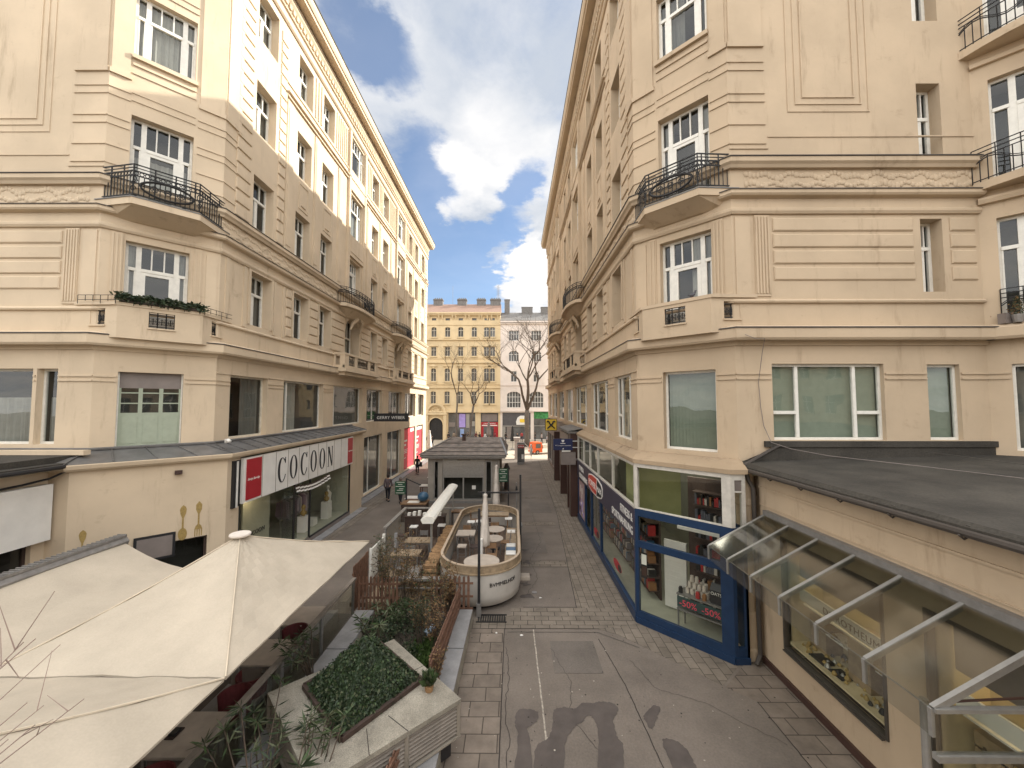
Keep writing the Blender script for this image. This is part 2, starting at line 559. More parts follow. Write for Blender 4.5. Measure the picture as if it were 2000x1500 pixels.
M['leaf_dark'] = mat('leaf_dark', (0.020, 0.036, 0.014), 0.6, var=0.45, scale=6)
M['leaf'] = mat('leaf', (0.040, 0.068, 0.022), 0.6, var=0.4, scale=6)
M['leaf_olive'] = mat('leaf_olive', (0.075, 0.085, 0.045), 0.65, var=0.35, scale=6)
M['grass'] = mat('grass', (0.060, 0.105, 0.022), 0.8, var=0.4, scale=6)
M['twig'] = mat('twig', (0.085, 0.062, 0.045), 0.9, var=0.3, scale=8)
M['dryleaf'] = mat('dry_leaf', (0.20, 0.12, 0.055), 0.8, var=0.4, scale=8)
M['bark'] = mat('bark', (0.12, 0.10, 0.085), 0.9, var=0.3, scale=6, bump=0.5, bscale=12)
M['logs'] = mat('log_ends', (0.26, 0.155, 0.075), 0.8, var=0.35, scale=9)
M['yellowwall'] = plaster('plaster_yellow', (0.64, 0.51, 0.32), amount=0.35)
M['whitewall'] = plaster('plaster_white', (0.70, 0.62, 0.56), amount=0.3)
M['asphalt'] = mat('asphalt', (0.160, 0.134, 0.112), 0.85, var=0.22, scale=0.5, bump=0.35, bscale=60, var2=0.10, scale2=22)
M['asphalt2'] = mat('asphalt_grey', (0.140, 0.120, 0.103), 0.85, var=0.2, scale=0.6, bump=0.35, bscale=60, var2=0.10, scale2=22)
M['pavers'] = paving('pavers', (0.185, 0.152, 0.124), (0.07, 0.057, 0.046), 0.62, 0.42, ms=0.012, var=0.12)
M['setts'] = paving('setts', (0.185, 0.156, 0.126), (0.075, 0.062, 0.05), 0.42, 0.24, ms=0.012, var=0.10)
M['settsy'] = paving('setts_street', (0.185, 0.156, 0.126), (0.075, 0.062, 0.05), 0.42, 0.24, rot=pi / 2, ms=0.010, var=0.10)
M['wet'] = mat('wet_asphalt', (0.085, 0.070, 0.062), 0.7, var=0.2, scale=2, bump=0.2, bscale=60)
M['line'] = mat('pale_joint', (0.34, 0.30, 0.25), 0.85, var=0.45, scale=14)
M['joint'] = mat('dark_joint', (0.035, 0.028, 0.024), 0.9)
M['gold'] = mat('gold_print', (0.33, 0.23, 0.08), 0.5, var=0.2, scale=20)
M['skin'] = mat('skin', (0.45, 0.28, 0.20), 0.6)
M['yellow'] = mat('yellow_sign', (0.75, 0.52, 0.06), 0.4, var=0.05)
M['green'] = mat('green_sign', (0.02, 0.075, 0.04), 0.5)
M['orange'] = mat('orange_paint', (0.70, 0.12, 0.03), 0.4)
M['cream_in'] = mat('shop_interior', (0.36, 0.36, 0.29), 0.8, var=0.08)
M['yellow_in'] = mat('shop_interior_yellow', (0.42, 0.44, 0.22), 0.8, var=0.08)
M['purple'] = mat('purple', (0.36, 0.28, 0.62), 0.6)
M['lampglow'] = mat('lit_spot', (1.0, 0.75, 0.42), 0.5, var=0.02, emit=6)
# ------------------------------------------------------------------ windows
def window(root, T, u0, u1, z0, z1, kind='tall', rec=0.26, seed=0, mats=None, curtain=None, label=None, arch=0.0):
    """one window: white frame with its glazing bars; children: pane, curtain"""
    rng = random.Random(seed * 7 + int(u0 * 31) + int(z0 * 17))
    fm = mats or M['frame']
    f = MB(T)
    w0, w1 = -rec - 0.05, -rec + 0.02
    W, Hh = u1 - u0, z1 - z0
    fw = 0.07
    f.box(u0, u0 + fw, w0, w1, z0, z1)
    f.box(u1 - fw, u1, w0, w1, z0, z1)
    f.box(u0 + fw, u1 - fw, w0, w1, z0, z0 + fw)
    f.box(u0 + fw, u1 - fw, w0, w1, z1 - fw, z1)

    def v(u, a, b, t=0.05):
        f.box(u - t / 2, u + t / 2, w0 + .003, w1 + .006, a, b)

    def h(z, a, b, t=0.07, pr=0.02):
        f.box(a, b, w0 + .002, w1 + pr, z - t / 2, z + t / 2)

    if kind == 'tall':
        zt = z0 + Hh * 0.64
        h(zt, u0 + fw, u1 - fw, 0.10, 0.03)
        v((u0 + u1) / 2, z0 + fw, zt - .05, 0.09)
        for k in (1, 2): v(u0 + W * k / 3, zt + .05, z1 - fw, 0.035)
        for s in (0, 1):
            a = u0 + fw + s * (W / 2 - fw + .045); b = a + W / 2 - fw - .045
            f.box(a, a + .04, w0 + .01, w1 + .01, z0 + fw, zt - .05)
            f.box(b - .04, b, w0 + .01, w1 + .01, z0 + fw, zt - .05)
    elif kind in ('triple', 'door3'):
        zt = z0 + Hh * (0.66 if kind == 'triple' else 0.70)
        s1, s2 = u0 + W * 0.20, u1 - W * 0.20
        for u in (s1, s2): v(u, z0 + fw, z1 - fw, 0.13)
        for a, b in ((u0 + fw, s1 - .065), (s1 + .065, s2 - .065), (s2 + .065, u1 - fw)):
            h(zt, a, b, 0.10, 0.03)
            f.box(a, a + .035, w0 + .01, w1 + .01, z0 + fw, zt - .05); f.box(b - .035, b, w0 + .01, w1 + .01, z0 + fw, zt - .05)
        for k in (1, 2): v(s1 + (s2 - s1) * k / 3, zt + .05, z1 - fw, 0.035)
        if kind == 'door3':
            f.box(s1 + .065, s2 - .065, w0 + .01, w1 + .012, z0 + fw, z0 + 0.55)
            for q in (s1 + .065, s2 - .065 - .11): f.box(q, q + .11, w0 + .012, w1 + .014, z0 + .55, zt - .05)
            f.box(s1 + .175, s2 - .175, w0 + .012, w1 + .014, zt - .15, zt - .05)
    elif kind.startswith('shop'):
        parts = [float(q) for q in kind.split(':')[1].split(',')] if ':' in kind else []
        for q in parts: v(u0 + W * q, z0 + fw, z1 - fw, 0.09)
        if kind.startswith('shopt'):     # low transom in the side lights
            cuts = [0] + parts + [1]
            for i in (0, len(cuts) - 2):
                a = u0 + W * cuts[i] + (fw if i == 0 else .045); b = u0 + W * cuts[i + 1] - (fw if cuts[i + 1] == 1 else .045)
                h(z0 + Hh * 0.36, a, b, 0.09)
    elif kind == 'arch':
        zt = z0 + Hh * 0.62
        h(zt, u0 + fw, u1 - fw, 0.10, 0.03)
        v((u0 + u1) / 2, z0 + fw, zt - .05, 0.10)
        for k in (1, 2, 3): v(u0 + W * k / 4, zt + .05, z1 - fw, 0.035)
    elif kind == 'green':
        for k in (1, 2): v(u0 + W * k / 3, z0, z1 - .55, 0.09)
    # lined box of the room behind
    f.m = 1
    d = -rec - 0.9
    e = w0
    f.quad((u0, d, z0), (u1, d, z0), (u1, d, z1), (u0, d, z1))
    f.quad((u0, d, z0), (u0, e, z0), (u0, e, z1), (u0, d, z1))
    f.quad((u1, d, z0), (u1, e, z0), (u1, e, z1), (u1, d, z1))
    f.quad((u0, d, z0), (u1, d, z0), (u1, e, z0), (u0, e, z0))
    f.quad((u0, d, z1), (u1, d, z1), (u1, e, z1), (u0, e, z1))
    w = f.build('window', [fm, M['room']], root)
    if label: w['label'] = label
    g = MB(T)
    g.quad((u0 + .02, -rec - .02, z0 + .02), (u1 - .02, -rec - .02, z0 + .02), (u1 - .02, -rec - .02, z1 - .02), (u0 + .02, -rec - .02, z1 - .02))
    g.build('pane', M['glass'] , w)
    # curtains: real folded sheets behind the glass
    mode = curtain if curtain is not None else rng.choice(['sides', 'left', 'low', 'full', 'full', 'sides', 'half', 'upper'])
    c = MB(T)

    def sheet(a, b, za, zb, wv=-rec - .16, amp=0.025):
        n = max(4, int((b - a) / 0.045))
        pts = [(a + (b - a) * i / n, wv + amp * sin(i * 1.9 + a * 3) + amp * .6 * sin(i * .7)) for i in range(n + 1)]
        for i in range(n):
            p, q = pts[i], pts[i + 1]
            c.quad((p[0], p[1], za), (q[0], q[1], za), (q[0], q[1], zb), (p[0], p[1], zb))
    cm = M['curtain']
    if mode == 'sides':
        sheet(u0 + .05, u0 + W * .22, z0, z1); sheet(u1 - W * .22, u1 - .05, z0, z1)
    elif mode == 'left': sheet(u0 + .05, u0 + W * .45, z0, z1)
    elif mode == 'low': sheet(u0 + .05, u1 - .05, z0, z0 + Hh * .62)
    elif mode == 'full': sheet(u0 + .05, u1 - .05, z0, z1); cm = rng.choice([M['curtain'], M['curtain_dark']])
    elif mode == 'half': sheet(u0 + W * .5, u1 - .05, z0, z1); cm = M['curtain_dark']
    elif mode == 'upper': sheet(u0 + .05, u1 - .05, z0 + Hh * .35, z1)
    elif mode == 'flat': c.box(u0 + .03, u1 - .03, -rec - .14, -rec - .12, z0 + .04, z1 - .04); cm = M['blind_green']
    elif mode == 'blind':            # vertical slat blind
        k = int(W / 0.11)
        for i in range(k):
            a = u0 + .06 + i * (W - .12) / k
            c.quad((a, -rec - .20, z0 + .05), (a + .105, -rec - .13, z0 + .05), (a + .105, -rec - .13, z1 - .05), (a, -rec - .20, z1 - .05))
        cm = M['blind_green']
    elif mode == 'board':
        c.box(u0 + .03, u1 - .03, -rec - .2, -rec - .17, z0 + .02, z1 - .02); cm = M['curtain_dark']
    if c.v: c.build('curtain', cm, w)
    return w


def wallgrid(mb, T, u0, u1, z0, z1, holes, rec=0.30, w=0.0, sills=None):
    mb.T = T
    us = sorted({u0, u1} | {a for h in holes for a in h[:2] if u0 < a < u1})
    zs = sorted({z0, z1} | {a for h in holes for a in h[2:4] if z0 < a < z1})
    for i in range(len(us) - 1):
        for j in range(len(zs) - 1):
            cu, cz = (us[i] + us[i + 1]) / 2, (zs[j] + zs[j + 1]) / 2
            if any(h[0] < cu < h[1] and h[2] < cz < h[3] for h in holes): continue
            mb.quad((us[i], w, zs[j]), (us[i + 1], w, zs[j]), (us[i + 1], w, zs[j + 1]), (us[i], w, zs[j + 1]))
    for h in holes:
        a, b, c, d = h[:4]
        r = h[4] if len(h) > 4 else rec
        e = w - r - 0.05
        mb.quad((a, w, c), (a, e, c), (a, e, d), (a, w, d))
        mb.quad((b, w, c), (b, e, c), (b, e, d), (b, w, d))
        mb.quad((a, w, c), (b, w, c), (b, e, c), (a, e, c))
        mb.quad((a, w, d), (b, w, d), (b, e, d), (a, e, d))


def offset_path(pts, w, side):
    """mitred offset of an open plan polyline; side +1 = left of travel"""
    out = []
    n = len(pts)
    for i in range(n):
        def nrm(a, b):
            dx, dy = b[0] - a[0], b[1] - a[1]; l = hypot(dx, dy)
            return (-dy / l * side, dx / l * side)
        if i == 0: nx, ny = nrm(pts[0], pts[1]); k = 1
        elif i == n - 1: nx, ny = nrm(pts[-2], pts[-1]); k = 1
        else:
            a, b = nrm(pts[i - 1], pts[i]), nrm(pts[i], pts[i + 1])
            nx, ny = a[0] + b[0], a[1] + b[1]
            l = hypot(nx, ny); nx /= l; ny /= l
            k = 1 / (nx * a[0] + ny * a[1])
        out.append((pts[i][0] + nx * w * k, pts[i][1] + ny * w * k))
    return out


def moulding(mb, path, side, profile):
    """profile = closed list of (w, z) swept along the plan path"""
    mb.T = None
    cache = {w: offset_path(path, w, side) for w, z in profile}
    rs = []
    for i in range(len(path)):
        rs.append([(*cache[w][i], z) for w, z in profile])
    mb.rings(rs)


def iron_rail(name, parent, pts, z, height=0.98, ornament=None, bars=0.12, mats=None):
    """balcony railing along a plan polyline (already world xy)"""
    r = MB()
    top = z + height

    def line(zz, rad): r.tube([(x, y, zz) for x, y in pts], rad, 4)
    line(top, .022); line(top - .10, .015); line(top - .20, .022); line(top - .34, .020); line(z + .07, .020)
    for i in range(len(pts) - 1):
        (x0, y0), (x1, y1) = pts[i], pts[i + 1]
        L_ = hypot(x1 - x0, y1 - y0)
        n = max(1, int(L_ / bars))
        for k in range(n + (1 if i == len(pts) - 2 else 0)):
            t = k / n
            x, y = x0 + (x1 - x0) * t, y0 + (y1 - y0) * t
            long = k % 4 == 0
            r.tube([(x, y, z + .07), (x, y, top if long else top - .34)], .019 if long else .013, 4)
            if k % 1 == 0:
                cx, cy, cz = x0 + (x1 - x0) * (t + .5 / n), y0 + (y1 - y0) * (t + .5 / n), top - .27
                if t + .5 / n < 1:
                    dx, dy = (x1 - x0) / L_, (y1 - y0) / L_
                    ring = [(cx + dx * .05 * cos(a * pi / 4), cy + dy * .05 * cos(a * pi / 4), cz + .055 * sin(a * pi / 4)) for a in range(8)]
                    r.tube(ring, .013, 4, closed=True)
    if ornament:
        (x0, y0), (x1, y1) = ornament
        L_ = hypot(x1 - x0, y1 - y0); dx, dy = (x1 - x0) / L_, (y1 - y0) / L_
        mx, my, mz = (x0 + x1) / 2, (y0 + y1) / 2, z + .38
        a_, b_ = min(.72, L_ * .40), .25
        ox = lambda a, k=1.0: (mx + dx * a_ * k * cos(a), my + dy * a_ * k * cos(a), mz + b_ * k * sin(a))
        r.tube([ox(i * pi / 10) for i in range(20)], .036, 5, closed=True)
        for q in (-.5, 0, .5):
            c = (mx + dx * a_ * q, my + dy * a_ * q, mz)
            r.tube([(c[0] + dx * .09 * cos(i * pi / 5), c[1] + dy * .09 * cos(i * pi / 5), c[2] + .09 * sin(i * pi / 5)) for i in range(10)], .014, 4, closed=True)
            for a in range(4):
                r.tube([c, (c[0] + dx * .09 * cos(a * pi / 2 + .8), c[1] + dy * .09 * cos(a * pi / 2 + .8), c[2] + .09 * sin(a * pi / 2 + .8))], .012, 4)
        r.tube([(mx - dx * a_, my - dy * a_, mz), (mx + dx * a_, my + dy * a_, mz)], .016, 4)
        for q in (-1, 1):
            for rr, zz in ((.16, .12), (.11, -.14), (.08, .02)):
                c = (mx + dx * (a_ + .16) * q, my + dy * (a_ + .16) * q, mz + zz)
                r.tube([(c[0] + dx * rr * .6 * cos(i * .7) * (1 - i * .06), c[1] + dy * rr * .6 * cos(i * .7) * (1 - i * .06), c[2] + rr * sin(i * .7) * (1 - i * .06)) for i in range(11)], .015, 4)
    return r.build('railing', M['iron'], parent)


# ------------------------------------------------------------------ the two corner buildings
CH = 2.09                       # plan size of the cut corner
LV = dict(c1=(8.35, 8.78), sill=9.5, f2=(9.76, 11.9), ledge=(12.45, 12.62), frz=(12.68, 13.2), top=(13.24, 13.42),
          f3=(13.76, 15.9), f4=(17.72, 19.9), f5=(21.75, 23.8))


def corner_building(side, Xw, Yc, name, label, frontal_len, mp, mr, frontal_wins):
    s = side
    root = thing(name, label, 'building', (Xw + s * 3, Yc + 4, 0))
    Yend = 46.6 if s < 0 else 46.3
    F = (Xw + s * CH, Yc - CH)
    S = (Xw, Yc)
    st = frame(S, (0, 1), (-s, 0))
    ch = frame(F, (-s / sqrt(2), 1 / sqrt(2)), (-s / sqrt(2), -1 / sqrt(2)))
    fr = frame(F, (s, 0), (0, -1))
    Lc = CH * sqrt(2)
    Ls = Yend - Yc
    path = [(F[0] + s * frontal_len, F[1]), F, S, (Xw, Yend)]
    sd = 1 if s < 0 else -1
    # travel frontal -> street: on the left building this runs +x then +y with the outside on the right
    sd = -sd if s < 0 else -sd
    cols = [2.25, 5.25, 7.7, 15.2, 17.65, 25.3, 27.7, 30.7]
    bays = [11.6, 21.6]
    hw = 0.66
    z0w = 4.95
    mez = [(0.7, 2.9), (4.05, 7.75), (8.95, 13.3), (14.1, 17.4), (18.95, 22.8), (23.85, 27.85), (28.95, 31.6)]
    holes = [(a, b, 5.3, 7.68, .30) for a, b in mez]
    wins = []
    for c in cols:
        for key in ('f2', 'f3', 'f4', 'f5'):
            z0, z1 = LV[key]
            if key == 'f2' : wins.append((c - hw, c + hw, z0, z1, 'tall', .38))
            else: wins.append((c - hw, c + hw, z0, z1, 'tall', .36))
    for c in bays:
        wins.append((c - 1.25, c + .95, 9.0, 12.1, 'arch', .62))
        wins.append((c - .85, c + .85, 13.62, 15.9, 'door3', .30))
        wins.append((c - 1.1, c + 1.1, 17.5, 20.2, 'triple', .20))
        wins.append((c - 1.1, c + 1.1, 21.75, 24.0, 'triple', .12))
    holes += [w[:4] + (w[5],) for w in wins]
    wall = MB()
    wallgrid(wall, st, 0, Ls, z0w, 25.6, holes)
    # chamfer
    a, b = (.53, 2.08)
    cw = [(a, b, 5.2, 7.6, 'green' if s < 0 else 'shop', .22), (a + .02, b + .02, 9.0, 11.75, 'door3', .24), (a, b, 12.75, 15.85, 'door3', .26),
          (a - .02, b - .02, 17.85, 20.0, 'triple', .2), (a - .02, b - .02, 21.8, 23.9, 'triple', .2)]
    wallgrid(wall, ch, 0, Lc, z0w, 25.6, [w[:4] + (w[5],) for w in cw])
    wallgrid(wall, fr, 0, frontal_len, z0w if s < 0 else 0, 25.6, [w[:4] + (w[5],) for w in frontal_wins])
    # far end and back so that the block is closed
    wall.T = None
    xb = Xw + s * 16
    wall.quad((Xw, Yend, 0), (xb, Yend, 0), (xb, Yend, 25.6), (Xw, Yend, 25.6))
    wall.quad((xb, F[1] - 4, 0), (xb, Yend, 0), (xb, Yend, 25.6), (xb, F[1] - 4, 25.6))
    wall.quad((Xw + s * 11, F[1] + .02, 0), (xb, F[1] + .02, 0), (xb, F[1] + .02, 25.6), (Xw + s * 11, F[1] + .02, 25.6))
    # arch spandrels over the first-floor doors
    wall.T = st
    for c in bays:
        u0, u1, zt = c - 1.25, c + .95, 12.1
        mu, R = (u0 + u1) / 2, (u1 - u0) / 2
        n = 8
        for q in (-1, 1):
            arc = [(mu + q * R * cos(k * pi / 2 / n), zt - R * .75 + R * .75 * sin(k * pi / 2 / n)) for k in range(n + 1)]
            poly = arc + [(mu + q * R, zt)]
            wall.prism_uz(poly, -.5, 0.02)
    k = 0
    for w in wins:
        k += 1
        window(root, st, w[0], w[1], w[2], w[3], w[4], w[5], seed=k + (s > 0) * 100)
    for i, (a1, b1) in enumerate(mez):
        if s < 0:
            kd = ['shop', 'shop:0.16', 'shop:0.12', 'shop:0.5', 'shop:0.5', 'shop:0.45', 'shop:0.5'][i]
            cu = ['half', 'left', 'board', 'none', 'sides', 'left', 'none'][i]
            window(root, st, a1, b1, 5.3, 7.68, kd, .24, seed=i, curtain=cu, mats=M['oldframe'] if i == 0 else None)
        else:
            window(root, st, a1, b1, 5.3, 7.68, 'shopt:0.26,0.74', .16, seed=i, curtain=['low', 'sides', 'full', 'left', 'full', 'sides', 'low'][i])
    for i, w in enumerate(cw):
        if i == 0 and s < 0: continue
        window(root, ch, w[0], w[1], w[2], w[3], w[4], w[5], seed=60 + i, curtain=[('blind' if i == 0 else 'none'), 'sides', 'low', 'full', 'sides'][i] if s < 0 else ['blind', 'left', 'sides', 'half', 'sides'][i])
    for i, w in enumerate(frontal_wins):
        window(root, fr, w[0], w[1], w[2], w[3], w[4], w[5], seed=80 + i, curtain=w[6])

    # ---- horizontal mouldings running round the corner
    def mould(nm, prof, mat_=mp, pth=path):
        m = MB(); moulding(m, pth, sd, prof); return m.build(nm, mat_, root)
    cz0, cz1 = LV['c1']
    mould('cornice', [(-.05, cz0 - .12), (.05, cz0 - .12), (.08, cz0), (.30, cz0), (.34, cz0 + .06), (.34, cz1 - .12), (.30, cz1 - .06), (.12, cz1), (-.05, cz1 + .02)])
    mould('sill_course', [(-.05, LV['sill'] - .07), (.07, LV['sill'] - .07), (.09, LV['sill'] - .02), (.05, LV['sill'] + .03), (-.05, LV['sill'] + .06)])
    mould('architrave', [(-.05, 11.98), (.06, 11.98), (.10, 12.05), (.10, 12.12), (.05, 12.16), (.05, 12.42), (.20, 12.45), (.24, 12.50), (.24, 12.60), (.20, 12.63), (-.05, 12.66)])
    mould('ledge', [(-.05, 13.30), (.10, 13.30), (.14, 13.38), (.20, 13.44), (.20, 13.56), (.17, 13.60), (-.05, 13.63)])
    for (pa, pb, nm, zz) in ((.205, .225, 'flashing', 13.585), (.245, .265, 'flashing', 12.605), (.345, .36, 'flashing', cz1 - .10)):
        m = MB(); moulding(m, path, sd, [(-.02, zz + .022), (pa - .02, zz), (pb, zz - .012), (pb, zz + .012), (pa - .02, zz + .03), (-.02, zz + .05)])
        m.build(nm, M['flash'], root)
    # stucco frieze: wavy relief strip
    fz = MB()
    for T_, L_, st0 in ((fr, frontal_len, .45), (ch, 0, 0), (st, Ls, .1)):
        if L_ <= 0: continue
        fz.T = T_
        n = int(L_ / .11)
        rr = random.Random(3)
        for i in range(n):
            u = st0 + i * .11
            if u > L_ - .15: break
            if T_ is st and any(abs(u - c) < 2.6 for c in bays): continue
            for q in range(2):
                zz = 12.86 + .26 * q + .05 * sin(i * 1.1 + q * 2)
                ru, rz = .05 + .03 * rr.random(), .05 + .05 * rr.random()
                ph = rr.random() * 3
                fz.rings([[(u + ru * k_ * cos(a * pi / 3 + ph), .0 + d_, zz + rz * k_ * sin(a * pi / 3 + ph) + .1 * sin(i * .6)*q*.5) for a in range(6)] for k_, d_ in ((1.25, 0), (1.0, .018), (.45, .03))], caps=True)
    wall.merge(fz)
    # capitals of the mezzanine piers
    m = MB(ch)
    for u0, u1 in ((-.02, a - .04), (b + .04, Lc + .02)):
        for zz in (7.28, 7.42): m.box(u0 if u0 > 0 else 0.0, min(u1, Lc), 0, .035, zz, zz + .05)
    m.T = st
    edges = [0] + [q for ab in mez for q in ab] + [Ls]
    for i in range(0, len(edges), 2):
        for zz in (7.28, 7.42, 7.68): m.box(edges[i] + (.03 if i else 0), edges[i + 1] - .03, 0, .035, zz, zz + .05)
    m.T = fr
    fe = [0] + [q for w in sorted([w for w in frontal_wins if w[2] < 6]) for q in w[:2]] + [frontal_len]
    for i in range(0, len(fe), 2):
        for zz in (7.28, 7.42): m.box(fe[i] + (.03 if i else 0), fe[i + 1] - .03, 0, .035, zz, zz + .05)
    wall.merge(m)

    # ---- relief of the upper floors
    m = MB(st)
    # banded rustication between the first-floor windows
    solid = []
    prev = 4.0
    for c in sorted([(q - hw - .16, q + hw + .16) for q in cols[1:-1]] + [(q - 1.5, q + 1.2) for q in bays]):
        solid.append((prev, c[0])); prev = c[1]
    solid.append((prev, 29.3))
    for u0, u1 in solid:
        if u1 - u0 < .2: continue
        for i in range(5):
            zz = 9.72 + i * .45
            m.rings([[(u0 + e, d, zz + e), (u1 - e, d, zz + e), (u1 - e, d, zz + .38 - e), (u0 + e, d, zz + .38 - e)] for e, d in ((0, 0), (0.0, .03), (.03, .055))])
    # plain pilasters beside the first column and their reliefs
    for u0, u1 in ((.25, .42), (1.18, 1.35), (3.1, 3.25), (3.75, 3.9)):
        m.box(u0, u1, 0, .04, 9.6, 11.95)
    # surrounds
    for c in cols:
        for key, wd in (('f2', .10), ('f3', .0), ('f4', .0), ('f5', 0)):
            z0, z1 = LV[key]
            if key == 'f2':
                m.box(c - hw - .13, c - hw, 0, .05, z0, z1 + .13); m.box(c + hw, c + hw + .13, 0, .05, z0, z1 + .13)
                m.box(c - hw, c + hw, 0, .05, z1, z1 + .13)
    wall.merge(m)
    m = MB(st)
    # outlined quoin blocks beside the outermost columns, floors 3-5
    for c in (cols[0], cols[-1]):
        for q in (-1, 1):
            for i in range(19):
                zz = 13.75 + i * .52
                u0 = c + q * (hw + .22) ; u1 = c + q * (hw + (.70 if (q > 0) == (c < 10) else 1.0))
                u0, u1 = min(u0, u1), max(u0, u1)
                m.rings([[(u0 + e, d, zz + e), (u1 - e, d, zz + e), (u1 - e, d, zz + .42 - e), (u0 + e, d, zz + .42 - e)] for e, d in ((0, 0), (0, .035), (.02, .05))])
    wall.merge(m)
    m = MB(st)
    # lesenes and sunk panels of the middle part
    inner = [3.95, 6.45, 9.2, 13.75, 16.4, 19.1, 24.05, 26.5, 29.0]
    for u in inner:
        wd = .28
        m.box(u - wd, u + wd, 0, .05, 13.5, 20.75)
        m.box(u - wd + .1, u + wd - .1, .05, .075, 13.9, 20.4)
    for c in cols[1:-1]:
        for z0, z1 in ((16.15, 17.45),):
            # raised frame in the spandrel
            a0, b0 = c - .42, c + .42
            m.box(a0, b0, 0, .03, z0, z0 + .05); m.box(a0, b0, 0, .03, z1 - .05, z1)
            m.box(a0, a0 + .05, 0, .03, z0 + .05, z1 - .05); m.box(b0 - .05, b0, 0, .03, z0 + .05, z1 - .05)
            m.box(c - .2, c + .2, 0, .045, z0 + .2, z0 + .26)
    # ribs on the top floor between windows
    tops = sorted(cols[1:-1] + bays)
    for i in range(len(tops) - 1):
        e0 = tops[i] + (1.15 if tops[i] in bays else hw) + .12
        e1 = tops[i + 1] - (1.15 if tops[i + 1] in bays else hw) - .12
        n = max(2, int((e1 - e0) / .26))
        for k in range(n):
            u = e0 + (e1 - e0) * (k + .5) / n
            m.box(u - .045, u + .045, 0, .05, 21.75, 23.9)
    # bay casings
    for c in bays:
        for q in (-1, 1):
            m.box(c + q * 1.28 - .12, c + q * 1.28 + .12, 0, .16, 13.45, 24.05)
        m.box(c - 1.16, c + 1.16, 0, .12, 16.05, 17.40); m.box(c - 1.16, c + 1.16, 0, .12, 20.35, 21.65)
        m.box(c - 1.0, c + 1.0, .12, .15, 16.3, 17.1)
    wall.merge(m)
    # string courses (upper part), dentils and eave
    m = MB(st)
    for za, pr in ((20.85, .10), (21.05, .16), (21.45, .10)):
        m.box(3.6, Ls, 0, pr, za, za + .07)
    m.box(3.6, Ls, 0, .05, 20.92, 21.45)
    wall.merge(m)
    mould('entablature', [(-.05, 24.15), (.06, 24.15), (.12, 24.22), (.12, 24.30), (.06, 24.34), (.06, 24.62), (.14, 24.66), (.16, 24.74), (.10, 24.78), (.10, 25.15), (.2, 25.3), (.24, 25.5), (-.05, 25.55)])
    m = MB(st)
    n = int(Ls / .3)
    for i in range(n):
        m.box(i * .3 + .05, i * .3 + .22, .09, .19, 24.86, 25.10)
    wall.merge(m)
    # soffit + gutter: one slab following the plan
    ov = .62 if s < 0 else .60
    edge = offset_path(path, ov, sd)
    back = [(Xw + s * 16, Yend + .6), (Xw + s * 16, F[1] + 3 if s < 0 else F[1] + 3)]
    e2 = [(edge[0][0], edge[0][1])] + edge[1:3] + [(edge[3][0], edge[3][1] + .55)]
    r = MB()
    poly = e2 + back
    r.prism_xy(poly, 25.62, 25.80)
    r.build('soffit', mp, root)
    ed2 = offset_path(path, ov + .10, sd); ed2[3] = (ed2[3][0], ed2[3][1] + .65)
    r = MB()
    moulding(r, [path[0], path[1], path[2], (path[3][0], path[3][1] + .6)], sd, [(ov - .02, 25.78), (ov + .06, 25.80), (ov + .12, 25.95), (ov + .14, 26.18), (ov - .02, 26.2)])
    r.build('eave_moulding', mp, root)
    r = MB()
    rr0 = offset_path(path, ov + .16, sd); rr0[3] = (rr0[3][0], rr0[3][1] + .7)
    rr1 = offset_path(path, -3.2, sd); rr1[3] = (rr1[3][0], rr1[3][1] + .7)
    n = 4
    vs = [(*p, 26.21) for p in rr0] + [(*p, 28.6) for p in rr1] + [(*p, 26.30) for p in rr0]
    r.add(vs, [(8 + i, 9 + i, 5 + i, 4 + i) for i in range(3)] + [(i, i + 1, 9 + i, 8 + i) for i in range(3)])
    r.add([(*p, 26.205) for p in rr0] + [(*p, 26.205) for p in rr1], [(i, i + 1, 5 + i, 4 + i) for i in range(3)])
    r.prism_xy(rr1 + [(Xw + s * 15.5, Yend), (Xw + s * 15.5, F[1] + 3.4)], 26.1, 28.62)
    r.build('roof', M['sheet_dark'], root)

    # ---- street balconies
    for bi, c in enumerate(bays):
        # iron balcony, third floor
        n = 12
        hwid, prj = 2.65, .95
        poly = [(c - hwid, 0)]
        for i in range(n + 1):
            t = -1 + 2 * i / n
            poly.append((c + t * (hwid - .25), prj * (1 - .42 * abs(t) ** 3)))
        poly.append((c + hwid, 0))
        wp = [st(u, w, 0)[:2] for u, w in poly]
        b_ = MB(); b_.prism_xy(wp, 12.44, 12.62)
        wp2 = [st(c + (u - c) * .9, w * .72, 0)[:2] for u, w in poly]
        b_.rings([[(x, y, 12.0) for x, y in [st(c + (u - c) * .55, w * .2, 0)[:2] for u, w in poly]], [(x, y, 12.42) for x, y in wp2]])
        bo = b_.build('balcony', mp, root)
        rp = [st(u, w, 0)[:2] for u, w in [(c - hwid + .1, 0.1)] + [(c + (-1 + 2 * i / n) * (hwid - .33), prj * (1 - .42 * abs(-1 + 2 * i / n) ** 3) - .08) for i in range(n + 1)] + [(c + hwid - .1, .1)]]
        iron_rail('railing', bo, rp, 12.62, 1.0, ornament=(rp[6], rp[8]), bars=.13)
        # volute bracket below
        v_ = MB(st)
        for q in (-.75, .75):
            v_.tube([(c + q, .1, 11.3), (c + q * .9, .22, 11.7), (c + q * .6, .4, 12.0), (c + q * .3, .3, 12.2), (c + q * .2, .15, 12.0)], [.06, .1, .13, .1, .05], 6)
        v_.build('bracket', mp, bo)
        # stone parapet balcony, first floor
        b_ = MB(st)
        prj = .68
        u0, u1 = c - 2.75, c + 2.75
        b_.box(u0 - .1, u1 + .1, 0, prj + .12, 8.50, 8.72)
